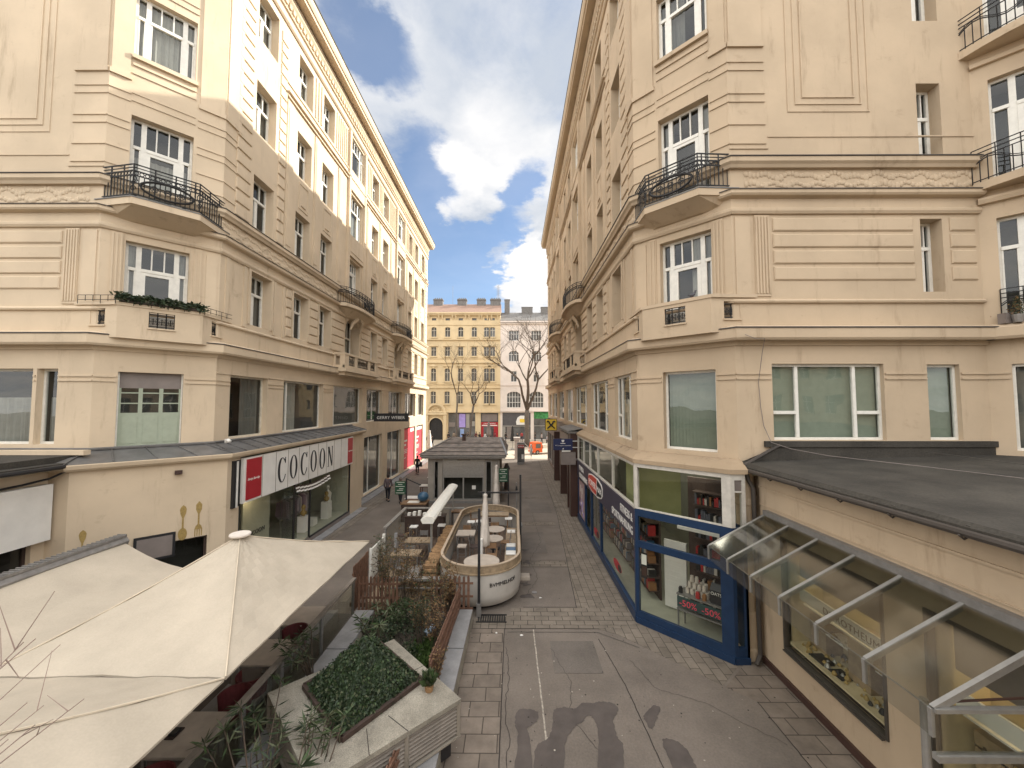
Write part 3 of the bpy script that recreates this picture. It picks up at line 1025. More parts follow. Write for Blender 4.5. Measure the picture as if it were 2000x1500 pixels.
        b_.box(u0 + .1, u1 - .1, 0, prj - .05, 8.30, 8.50)
        b_.box(u0 - .03, u1 + .03, prj - .16, prj + .03, 9.48, 9.60); b_.box(u0 - .03, u0 + .15, 0, prj - .16, 9.48, 9.60); b_.box(u1 - .15, u1 + .03, 0, prj - .16, 9.48, 9.60)
        for a0, b0 in ((u0, u0 + .55), (u0 + 1.45, u0 + 1.85), (u1 - 1.85, u1 - 1.45), (u1 - .55, u1)):
            b_.box(a0, b0, prj - .13, prj, 8.72, 9.48)
        b_.box(u0, u1, prj - .12, prj - .01, 8.722, 8.88)
        for u in (u0, u1 - .12):
            b_.box(u, u + .12, 0, prj - .13, 8.72, 8.88); b_.box(u, u + .12, 0, .12, 8.88, 9.48); b_.box(u, u + .12, prj - .30, prj - .13, 8.88, 9.48)
        bo = b_.build('balcony', mp, root)
        for a0, b0 in ((u0 + .55, u0 + 1.45), (u0 + 1.85, u1 - 1.85), (u1 - 1.45, u1 - .55)):
            g_ = MB(st); grille(g_, a0, b0, prj - .07, 8.88, 9.48); g_.build('grille', M['iron'], bo)

    # ---- corner balconies
    # iron balcony in front of the second-floor door
    zs_, ws_ = (12.84, .92) if s < 0 else (12.74, .70)
    A_ = fr(.22, 0, 0)[:2]; D_ = st(.38, 0, 0)[:2]
    B_ = ch(.62, ws_, 0)[:2]; C_ = ch(Lc - .70, ws_, 0)[:2]
    b_ = MB()
    b_.prism_xy([A_, B_, C_, D_], zs_ - .20, zs_)
    cen = ch(Lc / 2, .0, 0)
    sh = lambda p, k: (cen[0] + (p[0] - cen[0]) * k, cen[1] + (p[1] - cen[1]) * k)
    b_.rings([[(x, y, zs_ - .48) for x, y in [sh(A_, .8), ch(.75, .12, 0)[:2], ch(Lc - .8, .12, 0)[:2], sh(D_, .8)]], [(x, y, zs_ - .201) for x, y in [sh(p, .96) for p in (A_, B_, C_, D_)]]])
    bo = b_.build('balcony', mp, root)
    ins = [sh(p, .965) for p in (A_, B_, C_, D_)]
    m = MB(); m.prism_xy([sh(p, 1.02) for p in (A_, B_, C_, D_)], zs_ + .002, zs_ + .03); m.build('balcony_flashing', M['sheet'], bo)
    A2 = (A_[0] * .75 + B_[0] * .25, A_[1] * .75 + B_[1] * .25)
    iron_rail('railing', bo, [ins[0], ins[1], ins[2], ins[3]], zs_ + .03, 1.0, ornament=(ins[1], ins[2]), bars=.115)
    # stone parapet of the first-floor corner balcony
    B_ = ch(.44, .50, 0)[:2]; C_ = ch(Lc - .48, .50, 0)[:2]
    A_ = fr(.55 if s < 0 else .55, 0, 0)[:2]; D_ = st(.55, 0, 0)[:2]
    b_ = MB()
    b_.prism_xy([A_, B_, C_, D_], 8.60, 8.84)
    pp = [A_, B_, C_, D_]
    segs = []
    for i in range(3):
        p, q = pp[i], pp[i + 1]
        L_ = hypot(q[0] - p[0], q[1] - p[1]); d = ((q[0] - p[0]) / L_, (q[1] - p[1]) / L_)
        nn = (d[1], -d[0])
        cx, cy = (p[0] + q[0]) / 2 - cen[0], (p[1] + q[1]) / 2 - cen[1]
        if nn[0] * cx + nn[1] * cy < 0: nn = (-nn[0], -nn[1])
        T_ = frame(p, d, nn); segs.append((T_, L_, i))
        if i == 1: h0, h1 = L_ * .5 - .31, L_ * .5 + .31
        else: h0, h1 = L_ * .5 - .22, L_ * .5 + .24
        b_.T = T_
        b_.box(0, h0, -.12, 0, 8.84, 9.58); b_.box(h1, L_, -.12, 0, 8.84, 9.58)
        b_.box(h0, h1, -.119, -.001, 8.84, 8.98); b_.box(h0, h1, -.119, -.001, 9.48, 9.58)
        b_.box(h0 - .03, h1 + .03, 0, .04, 8.94, 8.985)
    b_.T = None
    wide = [sh(p, 1.05) for p in pp]; nar = [sh(p, .80) for p in pp]
    for i in range(3):
        b_.prism_xy([wide[i], wide[i + 1], nar[i + 1], nar[i]], 9.58, 9.68)
    bo = b_.build('balcony', mp, root)
    for T_, L_, i in segs:
        g_ = MB(T_)
        if i == 1: grille(g_, L_ * .5 - .31, L_ * .5 + .31, -.06, 8.98, 9.48)
        else: grille(g_, L_ * .5 - .22, L_ * .5 + .24, -.06, 8.98, 9.48)
        g_.build('grille', M['iron'], bo)
    # fluted pilasters either side of the first-floor corner window and panels above
    m = MB(ch)
    def flutes(T_, u0, u1, z0, z1, step=.085):
        m.T = T_
        m.box(u0, u1, 0, .03, z0, z1)
        k = int((u1 - u0) / step)
        for i in range(k):
            uu = u0 + (u1 - u0) * (i + .5) / k
            m.box(uu - .022, uu + .022, .03, .055, z0 + .08, z1 - .05)
    flutes(ch, .22, .50, 9.62, 11.95); flutes(ch, Lc - .50 - .24, Lc - .50, 9.62, 11.95)
    flutes(fr, .62, 1.05, 9.62, 11.95)
    m.box(.08, .5, 0, .03, 9.62, 11.9)
    m.T = ch
    m.box(Lc - .40, Lc - .08, 0, .03, 9.7, 11.85)
    # panels between windows of the cut corner
    for z0, z1 in ((16.3, 17.6), (20.3, 21.5)):
        m.box(a - .02, b + .02, 0, .03, z0, z0 + .06); m.box(a - .02, b + .02, 0, .04, z1 - .12, z1 - .04); m.box(a - .02, b + .02, 0, .025, z0 + .25, z0 + .29); m.box(a - .02, b + .02, 0, .03, z1 - .4, z1 - .36)
    m.box(a - .05, b + .05, 0, .10, 17.70, 17.83)
    # banded corner courses, second floor
    wall.merge(m)
    m = MB()
    pth3 = [fr(.9, 0, 0)[:2], F, S, st(.9, 0, 0)[:2]]
    for zz in (14.05, 14.62, 15.3, 15.55, 16.25, 16.5):
        for T_, u0, u1 in ((fr, 0, 1.05), (ch, 0, .5), (ch, Lc - .78, Lc), (st, 0, .8)):
            m.T = T_
            m.box(u0, u1, -.01, .03, zz, zz + .04)
    for T_, u0, u1 in ((fr, 0, 1.05), (ch, 0, .5), (ch, Lc - .78, Lc), (st, 0, .8)):
        m.T = T_
        m.box(u0, u1, -.01, .06, 16.95, 17.1)
        m.box(u0 + .04, u1 - .04, -.01, .04, 17.1, 25.2)
    wall.merge(m)
    # frontal wall: sunk panels and long boards
    m = MB(fr)
    if s < 0:
        big = (1.75, 5.6, 15.0, 24.0); boards = (1.15, 5.4)
    else:
        big = (1.7, 4.05, 15.0, 24.0); boards = (1.15, 5.1)
    for e in (0, .22, .42):
        a0, b0, c0, d0 = big[0] + e, big[1] - e, big[2] + e, big[3] - e
        m.box(a0, b0, -.02, .022 + e * .02, c0, c0 + .035); m.box(a0, b0, -.02, .022 + e * .02, d0 - .035, d0)
        m.box(a0, a0 + .035, -.02, .022 + e * .02, c0 + .035, d0 - .035); m.box(b0 - .035, b0, -.02, .022 + e * .02, c0 + .035, d0 - .035)
    m.box(0.0, 1.1 , -.02, .03, 13.9, 13.94)
    m.box(1.1, frontal_len, -.02, .025, 14.25, 14.285)
    for i in range(4):
        zz = 10.08 + i * .47
        m.rings([[(boards[0] + e, d, zz + e), (boards[1] - e, d, zz + e), (boards[1] - e, d, zz + .38 - e), (boards[0] + e, d, zz + .38 - e)] for e, d in ((0, 0), (0, .02), (.03, .045))])
        if s > 0:
            m.rings([[(6.15 + e, d, zz + e), (6.85 - e, d, zz + e), (6.85 - e, d, zz + .38 - e), (6.15 + e, d, zz + .38 - e)] for e, d in ((0, 0), (0, .02), (.03, .045))])
    wall.merge(m)
    wall.build('wall', mp, root)
    return root, st, ch, fr, Lc


def grille(g, u0, u1, w, z0, z1):
    """square art-nouveau balustrade grille in an opening"""
    g.tube([(u0, w, z0 + .06), (u1, w, z0 + .06)], .019, 4); g.tube([(u0, w, z1 - .06), (u1, w, z1 - .06)], .019, 4)
    g.tube([(u0, w, z1 - .16), (u1, w, z1 - .16)], .010, 4)
    n = max(1, round((u1 - u0) / .24))
    for i in range(n + 1):
        u = u0 + (u1 - u0) * i / n
        g.tube([(u, w, z0), (u, w, z1)], .018, 4)
        if i < n:
            c = u + (u1 - u0) / n / 2; mz = (z0 + z1) / 2 - .03
            for k in (.085, .05):
                g.tube([(c - k, w, mz - k), (c + k, w, mz - k), (c + k, w, mz + k), (c - k, w, mz + k)], .014, 4, closed=True)
            g.tube([(c - .1, w, mz), (c + .1, w, mz)], .013, 4); g.tube([(c, w, mz - .1), (c, w, mz + .1)], .013, 4)


XL, YL = -10.5, 13.64
XR, YR = 4.1, 12.93
frl = [(1.05, 1.68, 5.4, 7.66, 'shop', .2, 'low'), (1.80, 5.2, 5.4, 7.66, 'shop:0.5', .2, 'low')]
bl, stL, chL, frL, Lc = corner_building(-1, XL, YL, 'corner_building',
    'cream stucco corner building on the left with sunlit upper storeys above the COCOON shop', 9.0, M['plasterL'], M['reliefL'], frl)
frr = [(1.0, 4.1, 5.6, 7.72, 'shopt:0.24,0.76', .14, 'flat'), (5.3, 6.2, 5.6, 7.70, 'shop', .14, 'flat'),
       (5.33, 5.95, 9.75, 11.85, 'tall', .34, 'half'), (5.42, 6.1, 13.45, 15.85, 'tall', .34, 'half'), (5.42, 6.15, 17.75, 20.0, 'tall', .34, 'sides')]
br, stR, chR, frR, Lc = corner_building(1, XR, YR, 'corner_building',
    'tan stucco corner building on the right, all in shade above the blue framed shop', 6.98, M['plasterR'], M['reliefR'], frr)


# green-panelled doors behind the left mezzanine openings
def green_window():
    w = bpy.data.objects  # noqa
    T = chL
    f = MB(T)
    u0, u1, z0, z1 = .53, 2.08, 5.2, 7.6
    f.box(u0, u0 + .04, -.2, -.12, z0, z1); f.box(u1 - .04, u1, -.2, -.12, z0, z1); f.box(u0 + .04, u1 - .04, -.2, -.12, z0, z0 + .05)
    f.m = 1
    f.box(u0 + .04, u1 - .04, -.2, -.19, z1 - .5, z1)          # roller shutter box
    f.m = 2
    n = 3
    W = (u1 - u0 - .08)
    for i in range(n):
        a = u0 + .04 + W * i / n; b = a + W / n
        f.box(a, b, -.21, -.17, z0 + .05, z0 + 1.12)
        f.box(a + .08, b - .06, -.17, -.155, z0 + .16, z0 + 1.0)
        f.box(a, a + .05, -.20, -.165, z0 + 1.12, z1 - .5); f.box(b - .05, b, -.20, -.165, z0 + 1.12, z1 - .5)
        for zz in (1.42, 1.75): f.box(a + .05, b - .05, -.195, -.17, z0 + zz - .018, z0 + zz + .018)
    f.m = 3
    f.quad((u0, -.5, z0 + 1.1), (u1, -.5, z0 + 1.1), (u1, -.5, z1), (u0, -.5, z1))
    for uu in (u0, u1): f.quad((uu, -.5, z0), (uu, -.1, z0), (uu, -.1, z1), (uu, -.5, z1))
    o = f.build('window', [M['frame'], M['grey'], M['blind_green'], M['room']], bl)
    o['label'] = 'green panelled window under a grey roller shutter box'
    g = MB(T); g.quad((u0 + .04, -.185, z0 + 1.12), (u1 - .04, -.185, z0 + 1.12), (u1 - .04, -.185, z1 - .5), (u0 + .04, -.185, z1 - .5))
    g.build('pane', M['glass'], o)


green_window()


# continuing bay of the right building beyond the frontal wall (turns towards the viewer)
def right_bay():
    O = (frR(6.98, 0, 0)[0], frR(0, 0, 0)[1])
    T = frame(O, (1 / sqrt(2), -1 / sqrt(2)), (-1 / sqrt(2), -1 / sqrt(2)))
    L_ = 4.2
    wins = [(.42, 2.6, 5.35, 7.68, 'shop', .12, 'board'), (.32, 2.5, 8.95, 11.75, 'door3', .2, 'none'), (.32, 2.5, 12.9, 15.75, 'door3', .2, 'none'), (.32, 2.5, 17.0, 19.8, 'door3', .2, 'none')]
    m = MB(); wallgrid(m, T, 0, L_, 0, 25.6, [w[:4] + (w[5],) for w in wins])
    m.build('wall', M['plasterR'], br)
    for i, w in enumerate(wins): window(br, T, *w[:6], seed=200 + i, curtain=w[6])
    path = [O, T(L_, 0, 0)[:2]]
    for nm, prof in (('cornice', [(-.02, 8.35), (.30, 8.35), (.34, 8.42), (.34, 8.66), (.12, 8.78), (-.02, 8.8)]),
                     ('ledge', [(-.02, 12.2), (.12, 12.2), (.16, 12.3), (.16, 12.36), (-.02, 12.4)]),
                     ('ledge', [(-.02, 16.2), (.10, 16.2), (.12, 16.3), (-.02, 16.34)])):
        q = MB(); moulding(q, path, -1, prof); q.build(nm, M['plasterR'], br)
    c = MB(T)
    for zz in (7.28, 7.42): c.box(0, .38, 0, .035, zz, zz + .05)
    c.build('capital_band', M['plasterR'], br)
    for z, pr, a in ((8.76, .36, .25), (12.78, .78, -.12), (16.75, .85, -.25)):
        n = 10
        poly = [(a, 0)] + [(a + .05 + (L_ - a) * i / n * .95, pr * (1 - abs(-1 + 2 * i / n * .8) ** 2.4 * .75)) for i in range(n + 1)] + [(L_ - .1, 0)]
        b_ = MB()
        b_.prism_xy([T(u, w, 0)[:2] for u, w in poly], z - .22, z)
        bo = b_.build('balcony', M['plasterR'], br)
        rp = [T(u, max(w - .07, .03), 0)[:2] for u, w in poly[1:-1]]
        r = MB()
        top = z + .98
        for zz in (top, top - .12, top - .24, z + .08): r.tube([(x, y, zz) for x, y in rp], .016, 4)
        for i in range(len(rp) - 1):
            (x0, y0), (x1, y1) = rp[i], rp[i + 1]
            for k in range(3):
                t = k / 3
                r.tube([(x0 + (x1 - x0) * t, y0 + (y1 - y0) * t, z), (x0 + (x1 - x0) * t, y0 + (y1 - y0) * t, top if k == 0 else top - .24)], .012, 4)
        pts = []
        for i in range(31):
            t = i / 30 * (len(rp) - 1.001); j = int(t); f_ = t - j
            pts.append((rp[j][0] + (rp[j + 1][0] - rp[j][0]) * f_, rp[j][1] + (rp[j + 1][1] - rp[j][1]) * f_, z + .52 + .16 * sin(i * .75)))
        r.tube(pts, .018, 4)
        r.tube([(x, y, zz + .05) for x, y, zz in pts], .012, 4)
        r.build('railing', M['iron'], bo)
    return T


bayT = right_bay()
# ------------------------------------------------------------------ lettering
def text_mb(s_, T, u, z, w, size, depth=.01, align='LEFT', stretch=1.0, spacing=1.0, shear=0.0):
    """letters as a thin solid in a facade frame; baseline at z, reading along +u"""
    cu = bpy.data.curves.new('letters', 'FONT')
    cu.body = s_; cu.size = size; cu.extrude = depth / 2; cu.align_x = align; cu.space_character = spacing; cu.shear = shear
    cu.resolution_u = 3
    o = bpy.data.objects.new('letters', cu)
    COL.objects.link(o)
    dg = bpy.context.evaluated_depsgraph_get(); dg.update()
    me = bpy.data.meshes.new_from_object(o.evaluated_get(dg))
    m = MB(T)
    m.add([(u + v.co.x * stretch, w + v.co.z + depth / 2, z + v.co.y) for v in me.vertices], [tuple(p.vertices) for p in me.polygons])
    bpy.data.objects.remove(o); bpy.data.meshes.remove(me)
    return m


# ------------------------------------------------------------------ left ground floor
PATHL = [(F_ := (XL - CH, YL - CH)) and (F_[0] - 8, F_[1]), F_, (XL, YL), (XL, 25.2)]
GP = offset_path(PATHL, .75, -1)
def gf(i, P=GP):
    p, q = P[i], P[i + 1]
    L_ = hypot(q[0] - p[0], q[1] - p[1]); d = ((q[0] - p[0]) / L_, (q[1] - p[1]) / L_)
    return frame(p, d, (d[1], -d[0])), L_
T0, L0 = gf(0); T1, L1 = gf(1); T2, L2 = gf(2)
m = MB()
wallgrid(m, T0, 5.0, L0, 0, 4.9, [])
wallgrid(m, T1, 0, L1, 0, 4.9, [(1.9, 3.1, 0.2, 2.3)], .2)
us0 = 13.95 - GP[2][1]; us1 = 23.4 - GP[2][1]
wallgrid(m, T2, 0, L2, 0, 4.9, [(us0, us1, 0.0, 4.7)], .25)
m.T = None
m.quad((GP[3][0], 25.2, 0), (XL, 25.2, 0), (XL, 25.2, 4.9), (GP[3][0], 25.2, 4.9))
m.quad((*GP[0], 4.9), (*GP[1], 4.9), (*PATHL[1], 4.95), (*PATHL[0], 4.95))
# set-back ground floor of the far half, tall display windows
hl = [(13.76, 17.5, .18, 4.25), (18.8, 22.8, .18, 4.25), (23.8, 27.9, .18, 4.25), (28.5, 31.4, .18, 4.25), (10.4, 13.2, 0, 3.3)]
wallgrid(m, stL, 25.2 - YL, 46.6 - YL, 0, 4.95, hl, .25)
m.build('ground_floor_wall', M['plasterL'], bl)
window(bl, stL, *hl[0][:4], 'shop:0.35', .2, seed=301, curtain='none'); window(bl, stL, *hl[1][:4], 'shop:0.45', .2, seed=302, curtain='none')
window(bl, T1, 1.9, 3.1, .2, 2.3, 'shop', .15, seed=303, curtain='none', mats=M['darkwood'])
m = MB(stL); m.box(12.0, 13.1, -.5, -.4, 0, 3.2)
for i in range(9): m.box(12.02, 13.08, -.4, -.385, .15 + i * .33, .15 + i * .33 + .29)
m.build('door', M['white'], bl)
m = MB(stL); m.box(25.3 - YL, 46.5 - YL, 0, .03, .0, .14); m.build('plinth', M['stone'], bl)
# lean-to metal roof round the corner
PC = [(PATHL[0][0], PATHL[0][1]), PATHL[1], PATHL[2], (XL, 25.25)]
P0, P1 = offset_path(PC, .0, -1), offset_path(PC, .98, -1)
P0[0] = (-14.2, P0[0][1]); P1[0] = (-13.0, P1[0][1])
m = MB()
for i in range(3):
    m.quad((*P1[i], 4.93), (*P1[i + 1], 4.93), (*P0[i + 1], 5.22), (*P0[i], 5.22))
m.quad((*P1[3], 4.93), (*P0[3], 5.22), (P0[3][0], P0[3][1], 4.93), (*P1[3], 4.925))
for i, n in ((1, 4), (2, 17)):
    for k in range(n + 1):
        t = k / n
        a = [P1[i][j] + (P1[i + 1][j] - P1[i][j]) * t for j in (0, 1)]; b = [P0[i][j] + (P0[i + 1][j] - P0[i][j]) * max(0, t - .35 / n * 1.0) for j in (0, 1)]
        m.beam((*a, 4.955), (*b, 5.245), .02, .035)
moulding(m, PC, -1, [(-.01, 5.22), (.06, 5.22), (.07, 5.27), (.03, 5.30), (-.01, 5.30)])
m.build('lean_to_roof', M['sheet'], bl)
m = MB(); moulding(m, [(-13.2, PC[1][1]), PC[1], PC[2], PC[3]], -1, [(.70, 4.74), (.90, 4.74), (.96, 4.80), (.99, 4.90), (.98, 4.925), (.70, 4.925)])
m.build('canopy_moulding', M['plasterL'], bl)
m = MB(); m.T = T1; m.box(L1 * .62, L1 * .62 + .18, 0, .12, 4.38, 4.5); m.box(L1 * .62 + .02, L1 * .62 + .16, .1, .2, 4.4, 4.43); tag(m.build('wall_lamp', M['brown']), 'small brown floodlight on the cream wall under the metal lean-to roof', 'lamp')
# security camera on the lean-to
m = MB(); m.tube([(-9.95, 13.5, 5.25), (-9.95, 13.5, 5.35), (-9.75, 13.3, 5.37)], .05, 8); m.tube([(-9.75, 13.3, 5.37), (-9.6, 13.18, 5.34)], .06, 8)
tag(m.build('security_camera', M['white'], smooth=True), 'white security camera on the metal roof above the white and red shop sign', 'camera')

# the big shop sign: white boards with thick-and-thin serif letters, red end boards
sgn = thing('shop_sign', 'long white sign with black COCOON letters and red end boards under the lean-to roof', 'shop sign', (-9.6, 18, 3.05))
TS = frame((-9.62, 13.95), (0, 1), (1, 0))
SL = 9.45
m = MB(TS)
m.box(0, SL, -.10, 0, 3.06, 4.66)
m.box(-.28, -.22, -.16, -.02, 3.0, 4.6); m.build('board', M['white'], sgn)
m = MB(TS)
for e in (.02, ) : m.box(-.42, -.30, -.2, -.04, 3.0, 4.62); m.box(-.2, -.1, -.2, -.04, 3.02, 4.62)
m.build('side_frame', M['black'], sgn)
m = MB(TS)
nb = 9
u0s, u1s = 1.05, SL - .75
for i in range(nb): m.box(u0s + (u1s - u0s) * i / nb - .012, u0s + (u1s - u0s) * i / nb + .012, 0, .004, 3.07, 4.65)
m.build('panel_joint', M['groove'], sgn)
m = MB(TS); m.box(.14, .98, 0, .02, 3.14, 4.60); o = m.build('red_board', M['red'], sgn)
text_mb('Betty Barclay', TS, .20, 3.83, .02, .125, .006, stretch=1.0, shear=.4).build('lettering', M['white'], o)
m = MB(TS); m.box(SL - .72, SL - .08, 0, .02, 3.14, 4.60); o = m.build('red_board', M['red'], sgn)
text_mb('Betty Barclay', TS, SL - .68, 3.83, .02, .10, .006, shear=.4).build('lettering', M['white'], o)


def didone(kind, T, u, z, w, hgt, wid):
    m = MB(T)
    n = 28
    cx, cz = u + wid / 2, z + hgt / 2
    a, b = wid / 2, hgt / 2
    if kind in 'OC':
        rng_ = range(n) if kind == 'O' else range(3, n - 2)
        for k in rng_:
            t0, t1 = 2 * pi * k / n, 2 * pi * (k + 1) / n
            ai, bi = a * .60, b * .96
            if kind == 'C': ai = a * .66
            off = 0 if kind == 'O' else a * .10
            P = [(cx + a * cos(t0), cz + b * sin(t0)), (cx + a * cos(t1), cz + b * sin(t1)), (cx + off + ai * cos(t1), cz + bi * sin(t1)), (cx + off + ai * cos(t0), cz + bi * sin(t0))]
            if kind == 'C' and (cos(t0) > .45 or cos(t1) > .45):
                P = [(cx + a * cos(t0), cz + b * sin(t0)), (cx + a * cos(t1), cz + b * sin(t1)), (cx + a * .93 * cos(t1), cz + b * .93 * sin(t1)), (cx + a * .93 * cos(t0), cz + b * .93 * sin(t0))]
            m.prism_uz(P, w, w + .02)
        if kind == 'C':
            m.box(cx + a * .76, cx + a * .84, w, w + .02, cz + b * .52, cz + b * .98)
    if kind == 'N':
        m.box(u + wid * .10, u + wid * .15, w, w + .02, z, z + hgt); m.box(u + wid * .85, u + wid * .90, w, w + .02, z, z + hgt)
        m.prism_uz([(u + wid * .02, z + hgt), (u + wid * .26, z + hgt), (u + wid * .90, z), (u + wid * .78, z)], w, w + .021)
        for uu, zz in ((u, z), (u + wid * .74, z + hgt - .02), ): m.box(uu, uu + wid * .26, w, w + .019, zz, zz + .02)
    return m


lw = (u1s - u0s) / nb
for i, ch_ in enumerate('COCOON'):
    didone(ch_, TS, u0s + lw * (i + 1.15), 3.36, 0.0, 1.02, lw * .66).build('letter', M['black'], sgn)

# COCOON shop front: glass, frames, interior
m = MB(TS)
TG = frame((-9.75, 13.95), (0, 1), (1, 0))
m = MB(TG)
for u in (0, 3.55, 4.9, 9.40): m.box(u, u + .06, -.08, 0, .28, 3.1)
m.box(0, 3.55, -.06, .01, .22, .28); m.box(4.96, SL, -.06, .01, .22, .28); m.box(0, SL, -.14, -.04, 3.1, 3.2)
sf = m.build('shop_front', M['black'], bl)
m = MB(TG); m.box(0, 3.55, -.12, .02, 0, .22); m.box(4.9, SL, -.12, .02, 0, .22); m.build('stall_riser', M['grey'], sf)
for a, b in ((.06, 3.55), (4.96, 9.4)):
    m = MB(TG); m.quad((a, -.04, .28), (b, -.04, .28), (b, -.04, 3.1), (a, -.04, 3.1)); m.build('pane', M['shopglass'], sf)
m = MB(TG); m.box(3.7, 4.85, -.62, -.57, .02, 2.6); m.build('door', M['glass'], sf)
m = MB(TG)
m.box(0, SL, -2.9, -2.85, 0, 4.6); m.box(0, .05, -2.85, -.15, 0, 4.6); m.box(SL - .05, SL, -2.85, -.15, 0, 4.6); m.box(.05, SL - .05, -2.85, -.15, 3.3, 3.35); m.box(.05, SL - .05, -2.85, -.15, .18, .24)
m.box(1.6, 3.3, -1.0, -.94, .24, 3.0)
m.build('interior', M['cream_in'], sf)
text_mb('COCOON', TG, 1.75, 1.25, -.92, .26, .01).build('lettering', M['black'], sf)
m = MB(TG)
for u, w_, h_ in ((5.6, -.6, 1.0), (7.9, -.55, 1.15), (6.6, -.7, .6)): m.box(u, u + .45, w_ - .4, w_, .24, h_)
m.build('pedestal', M['white'], sf)
for u, w_, h_ in ((5.82, -.8, 1.0), (8.12, -.75, 1.15)):
    p = TG(u, w_, h_); m = MB(); m.lathe(p[0], p[1], [(.05, p[2]), (.14, p[2] + .1), (.15, p[2] + .2), (.06, p[2] + .3), (.10, p[2] + .42), (.09, p[2] + .5), (.02, p[2] + .56)], 12)
    tag(m.build('vase', M['gold'], smooth=True), 'gold vase on the %s white pedestal in the fashion shop window' % ('taller' if u > 7 else 'lower'), 'vase')
# clothes rail with garments
cr_ = thing('clothes_rail', 'rail of pale purple and pink clothes behind the fashion shop window', 'clothes rail', TG(6.2, -1.6, .24))
m = MB(TG); m.tube([(5.2, -1.6, .24), (5.2, -1.6, 1.95), (7.6, -1.6, 1.95), (7.6, -1.6, .24)], .02, 6); m.build('rail', M['steel'], cr_)
gm = [mat('cloth_pale%d' % i, c, .9) for i, c in enumerate([(.35, .25, .30), (.45, .38, .42), (.30, .28, .30), (.5, .45, .42), (.22, .16, .2)])]
for i in range(14):
    m = MB(TG); u = 5.3 + i * .165; l = .75 + .25 * ((i * 7) % 3) / 2
    m.rings([[(u - .035, -1.6 - q, 1.85), (u + .035, -1.6 - q, 1.85), (u + .035, -1.6 + q, 1.85), (u - .035, -1.6 + q, 1.85)] if k == 0 else
             [(u - .05, -1.6 - q, 1.85 - l * k), (u + .05, -1.6 - q, 1.85 - l * k), (u + .05, -1.6 + q, 1.85 - l * k), (u - .05, -1.6 + q, 1.85 - l * k)] for k, q in ((0, .08), (.12, .24), (1, .28))])
    m.build('garment', gm[i % 5], cr_)
# mannequin with a pale dress
m = MB(TG)
c0 = TG(8.8, -1.0, .24); m = MB()
m.lathe(c0[0], c0[1], [(.10, .24), (.24, .5), (.17, 1.15), (.20, 1.45), (.13, 1.55), (.05, 1.62), (.06, 1.7), (.09, 1.78), (.05, 1.9)], 12)
tag(m.build('mannequin', M['white'], smooth=True), 'white mannequin bust in a pale dress at the far end of the fashion shop window', 'mannequin')
# recessed spot in the soffit
m = MB(); p = TG(1.55, -.5, 3.04); m.cyl(p[0], p[1], 3.27, 3.295, .07, n=12); tag(m.build('spotlight', M['lampglow']), 'lit warm spotlight in the ceiling behind the fashion shop sign', 'lamp')
ld = bpy.data.lights.new('spot_glow', 'POINT'); ld.energy = 14; ld.color = (1, .78, .5); ld.shadow_soft_size = .08
lo = bpy.data.objects.new('spot_glow', ld); COL.objects.link(lo); lo.location = (p[0], p[1], 3.1)
# striped awning roll below the sign
m = MB(TG)
for i in range(10):
    a0, a1 = 3.5 + i * .32, 3.5 + (i + 1) * .32
    m.m = 0
    for k in range(4):
        m.m = k % 2
        z0 = 2.98 - .07 * k - .16 * sin((i + .5) / 10 * pi)
        m.quad((a0, .04 + .02 * k, z0), (a1, .04 + .02 * k, z0), (a1, .06 + .02 * k, z0 - .07), (a0, .06 + .02 * k, z0 - .07))
tag(m.build('striped_awning', [M['darkwood'], M['white']]), 'rolled black and white striped awning under the COCOON sign', 'awning')

# perpendicular black sign
gs = thing('hanging_sign', 'black GERRY WEBER sign projecting from the left facade over the far display windows', 'sign', (-9.0, 27.8, 5.36))
TW = frame((-9.95, 27.8), (1, 0), (0, -1))
m = MB(TW); m.box(0, 2.42, -.1, .1, 5.36, 5.93); m.build('board', M['black'], gs)
text_mb('GERRY WEBER', TW, 1.21, 5.53, .1, .30, .01, 'CENTER', .98, 1.05).build('lettering', M['white'], gs)
m = MB(TW); m.box(-.5, 0, -.02, .02, 5.47, 5.51); m.box(-.5, 0, -.02, .02, 5.76, 5.80); m.build('bracket', M['steel'], gs)

# red posters on the far display windows
for i, (a, b, txt, lab) in enumerate(((23.8, 27.9, 'SALE', 'wide red poster, the nearer of the two red ones on the left facade'),
                                      (28.5, 31.4, 'NEW', 'narrow red poster with white top at the far end of the left facade'))):
    pt = thing('poster', lab, 'poster', stL(a, 0, .3))
    m = MB(stL); m.box(a + .1, b - .15, -.16, -.12, .25, 4.15 if i == 0 else 3.7); m.build('sheet', M['posterred'], pt)
    m = MB(stL)
    for k, (zz, l) in enumerate(((2.9, .5), (2.5, .3), (2.1, .6), (1.95, .55), (1.8, .5), (1.3, .3))):
        m.box(a + .5, a + .5 + l * 2, -.12, -.115, zz, zz + (.18 if k < 2 else .06))
    m.build('pale_stripe', M['frame'], pt)
    m = MB(stL); m.box(b - 1.5 if i == 0 else a + .1, b - .15, -.12, -.11, 3.75, 4.1); m.build('header', M['white'], pt)

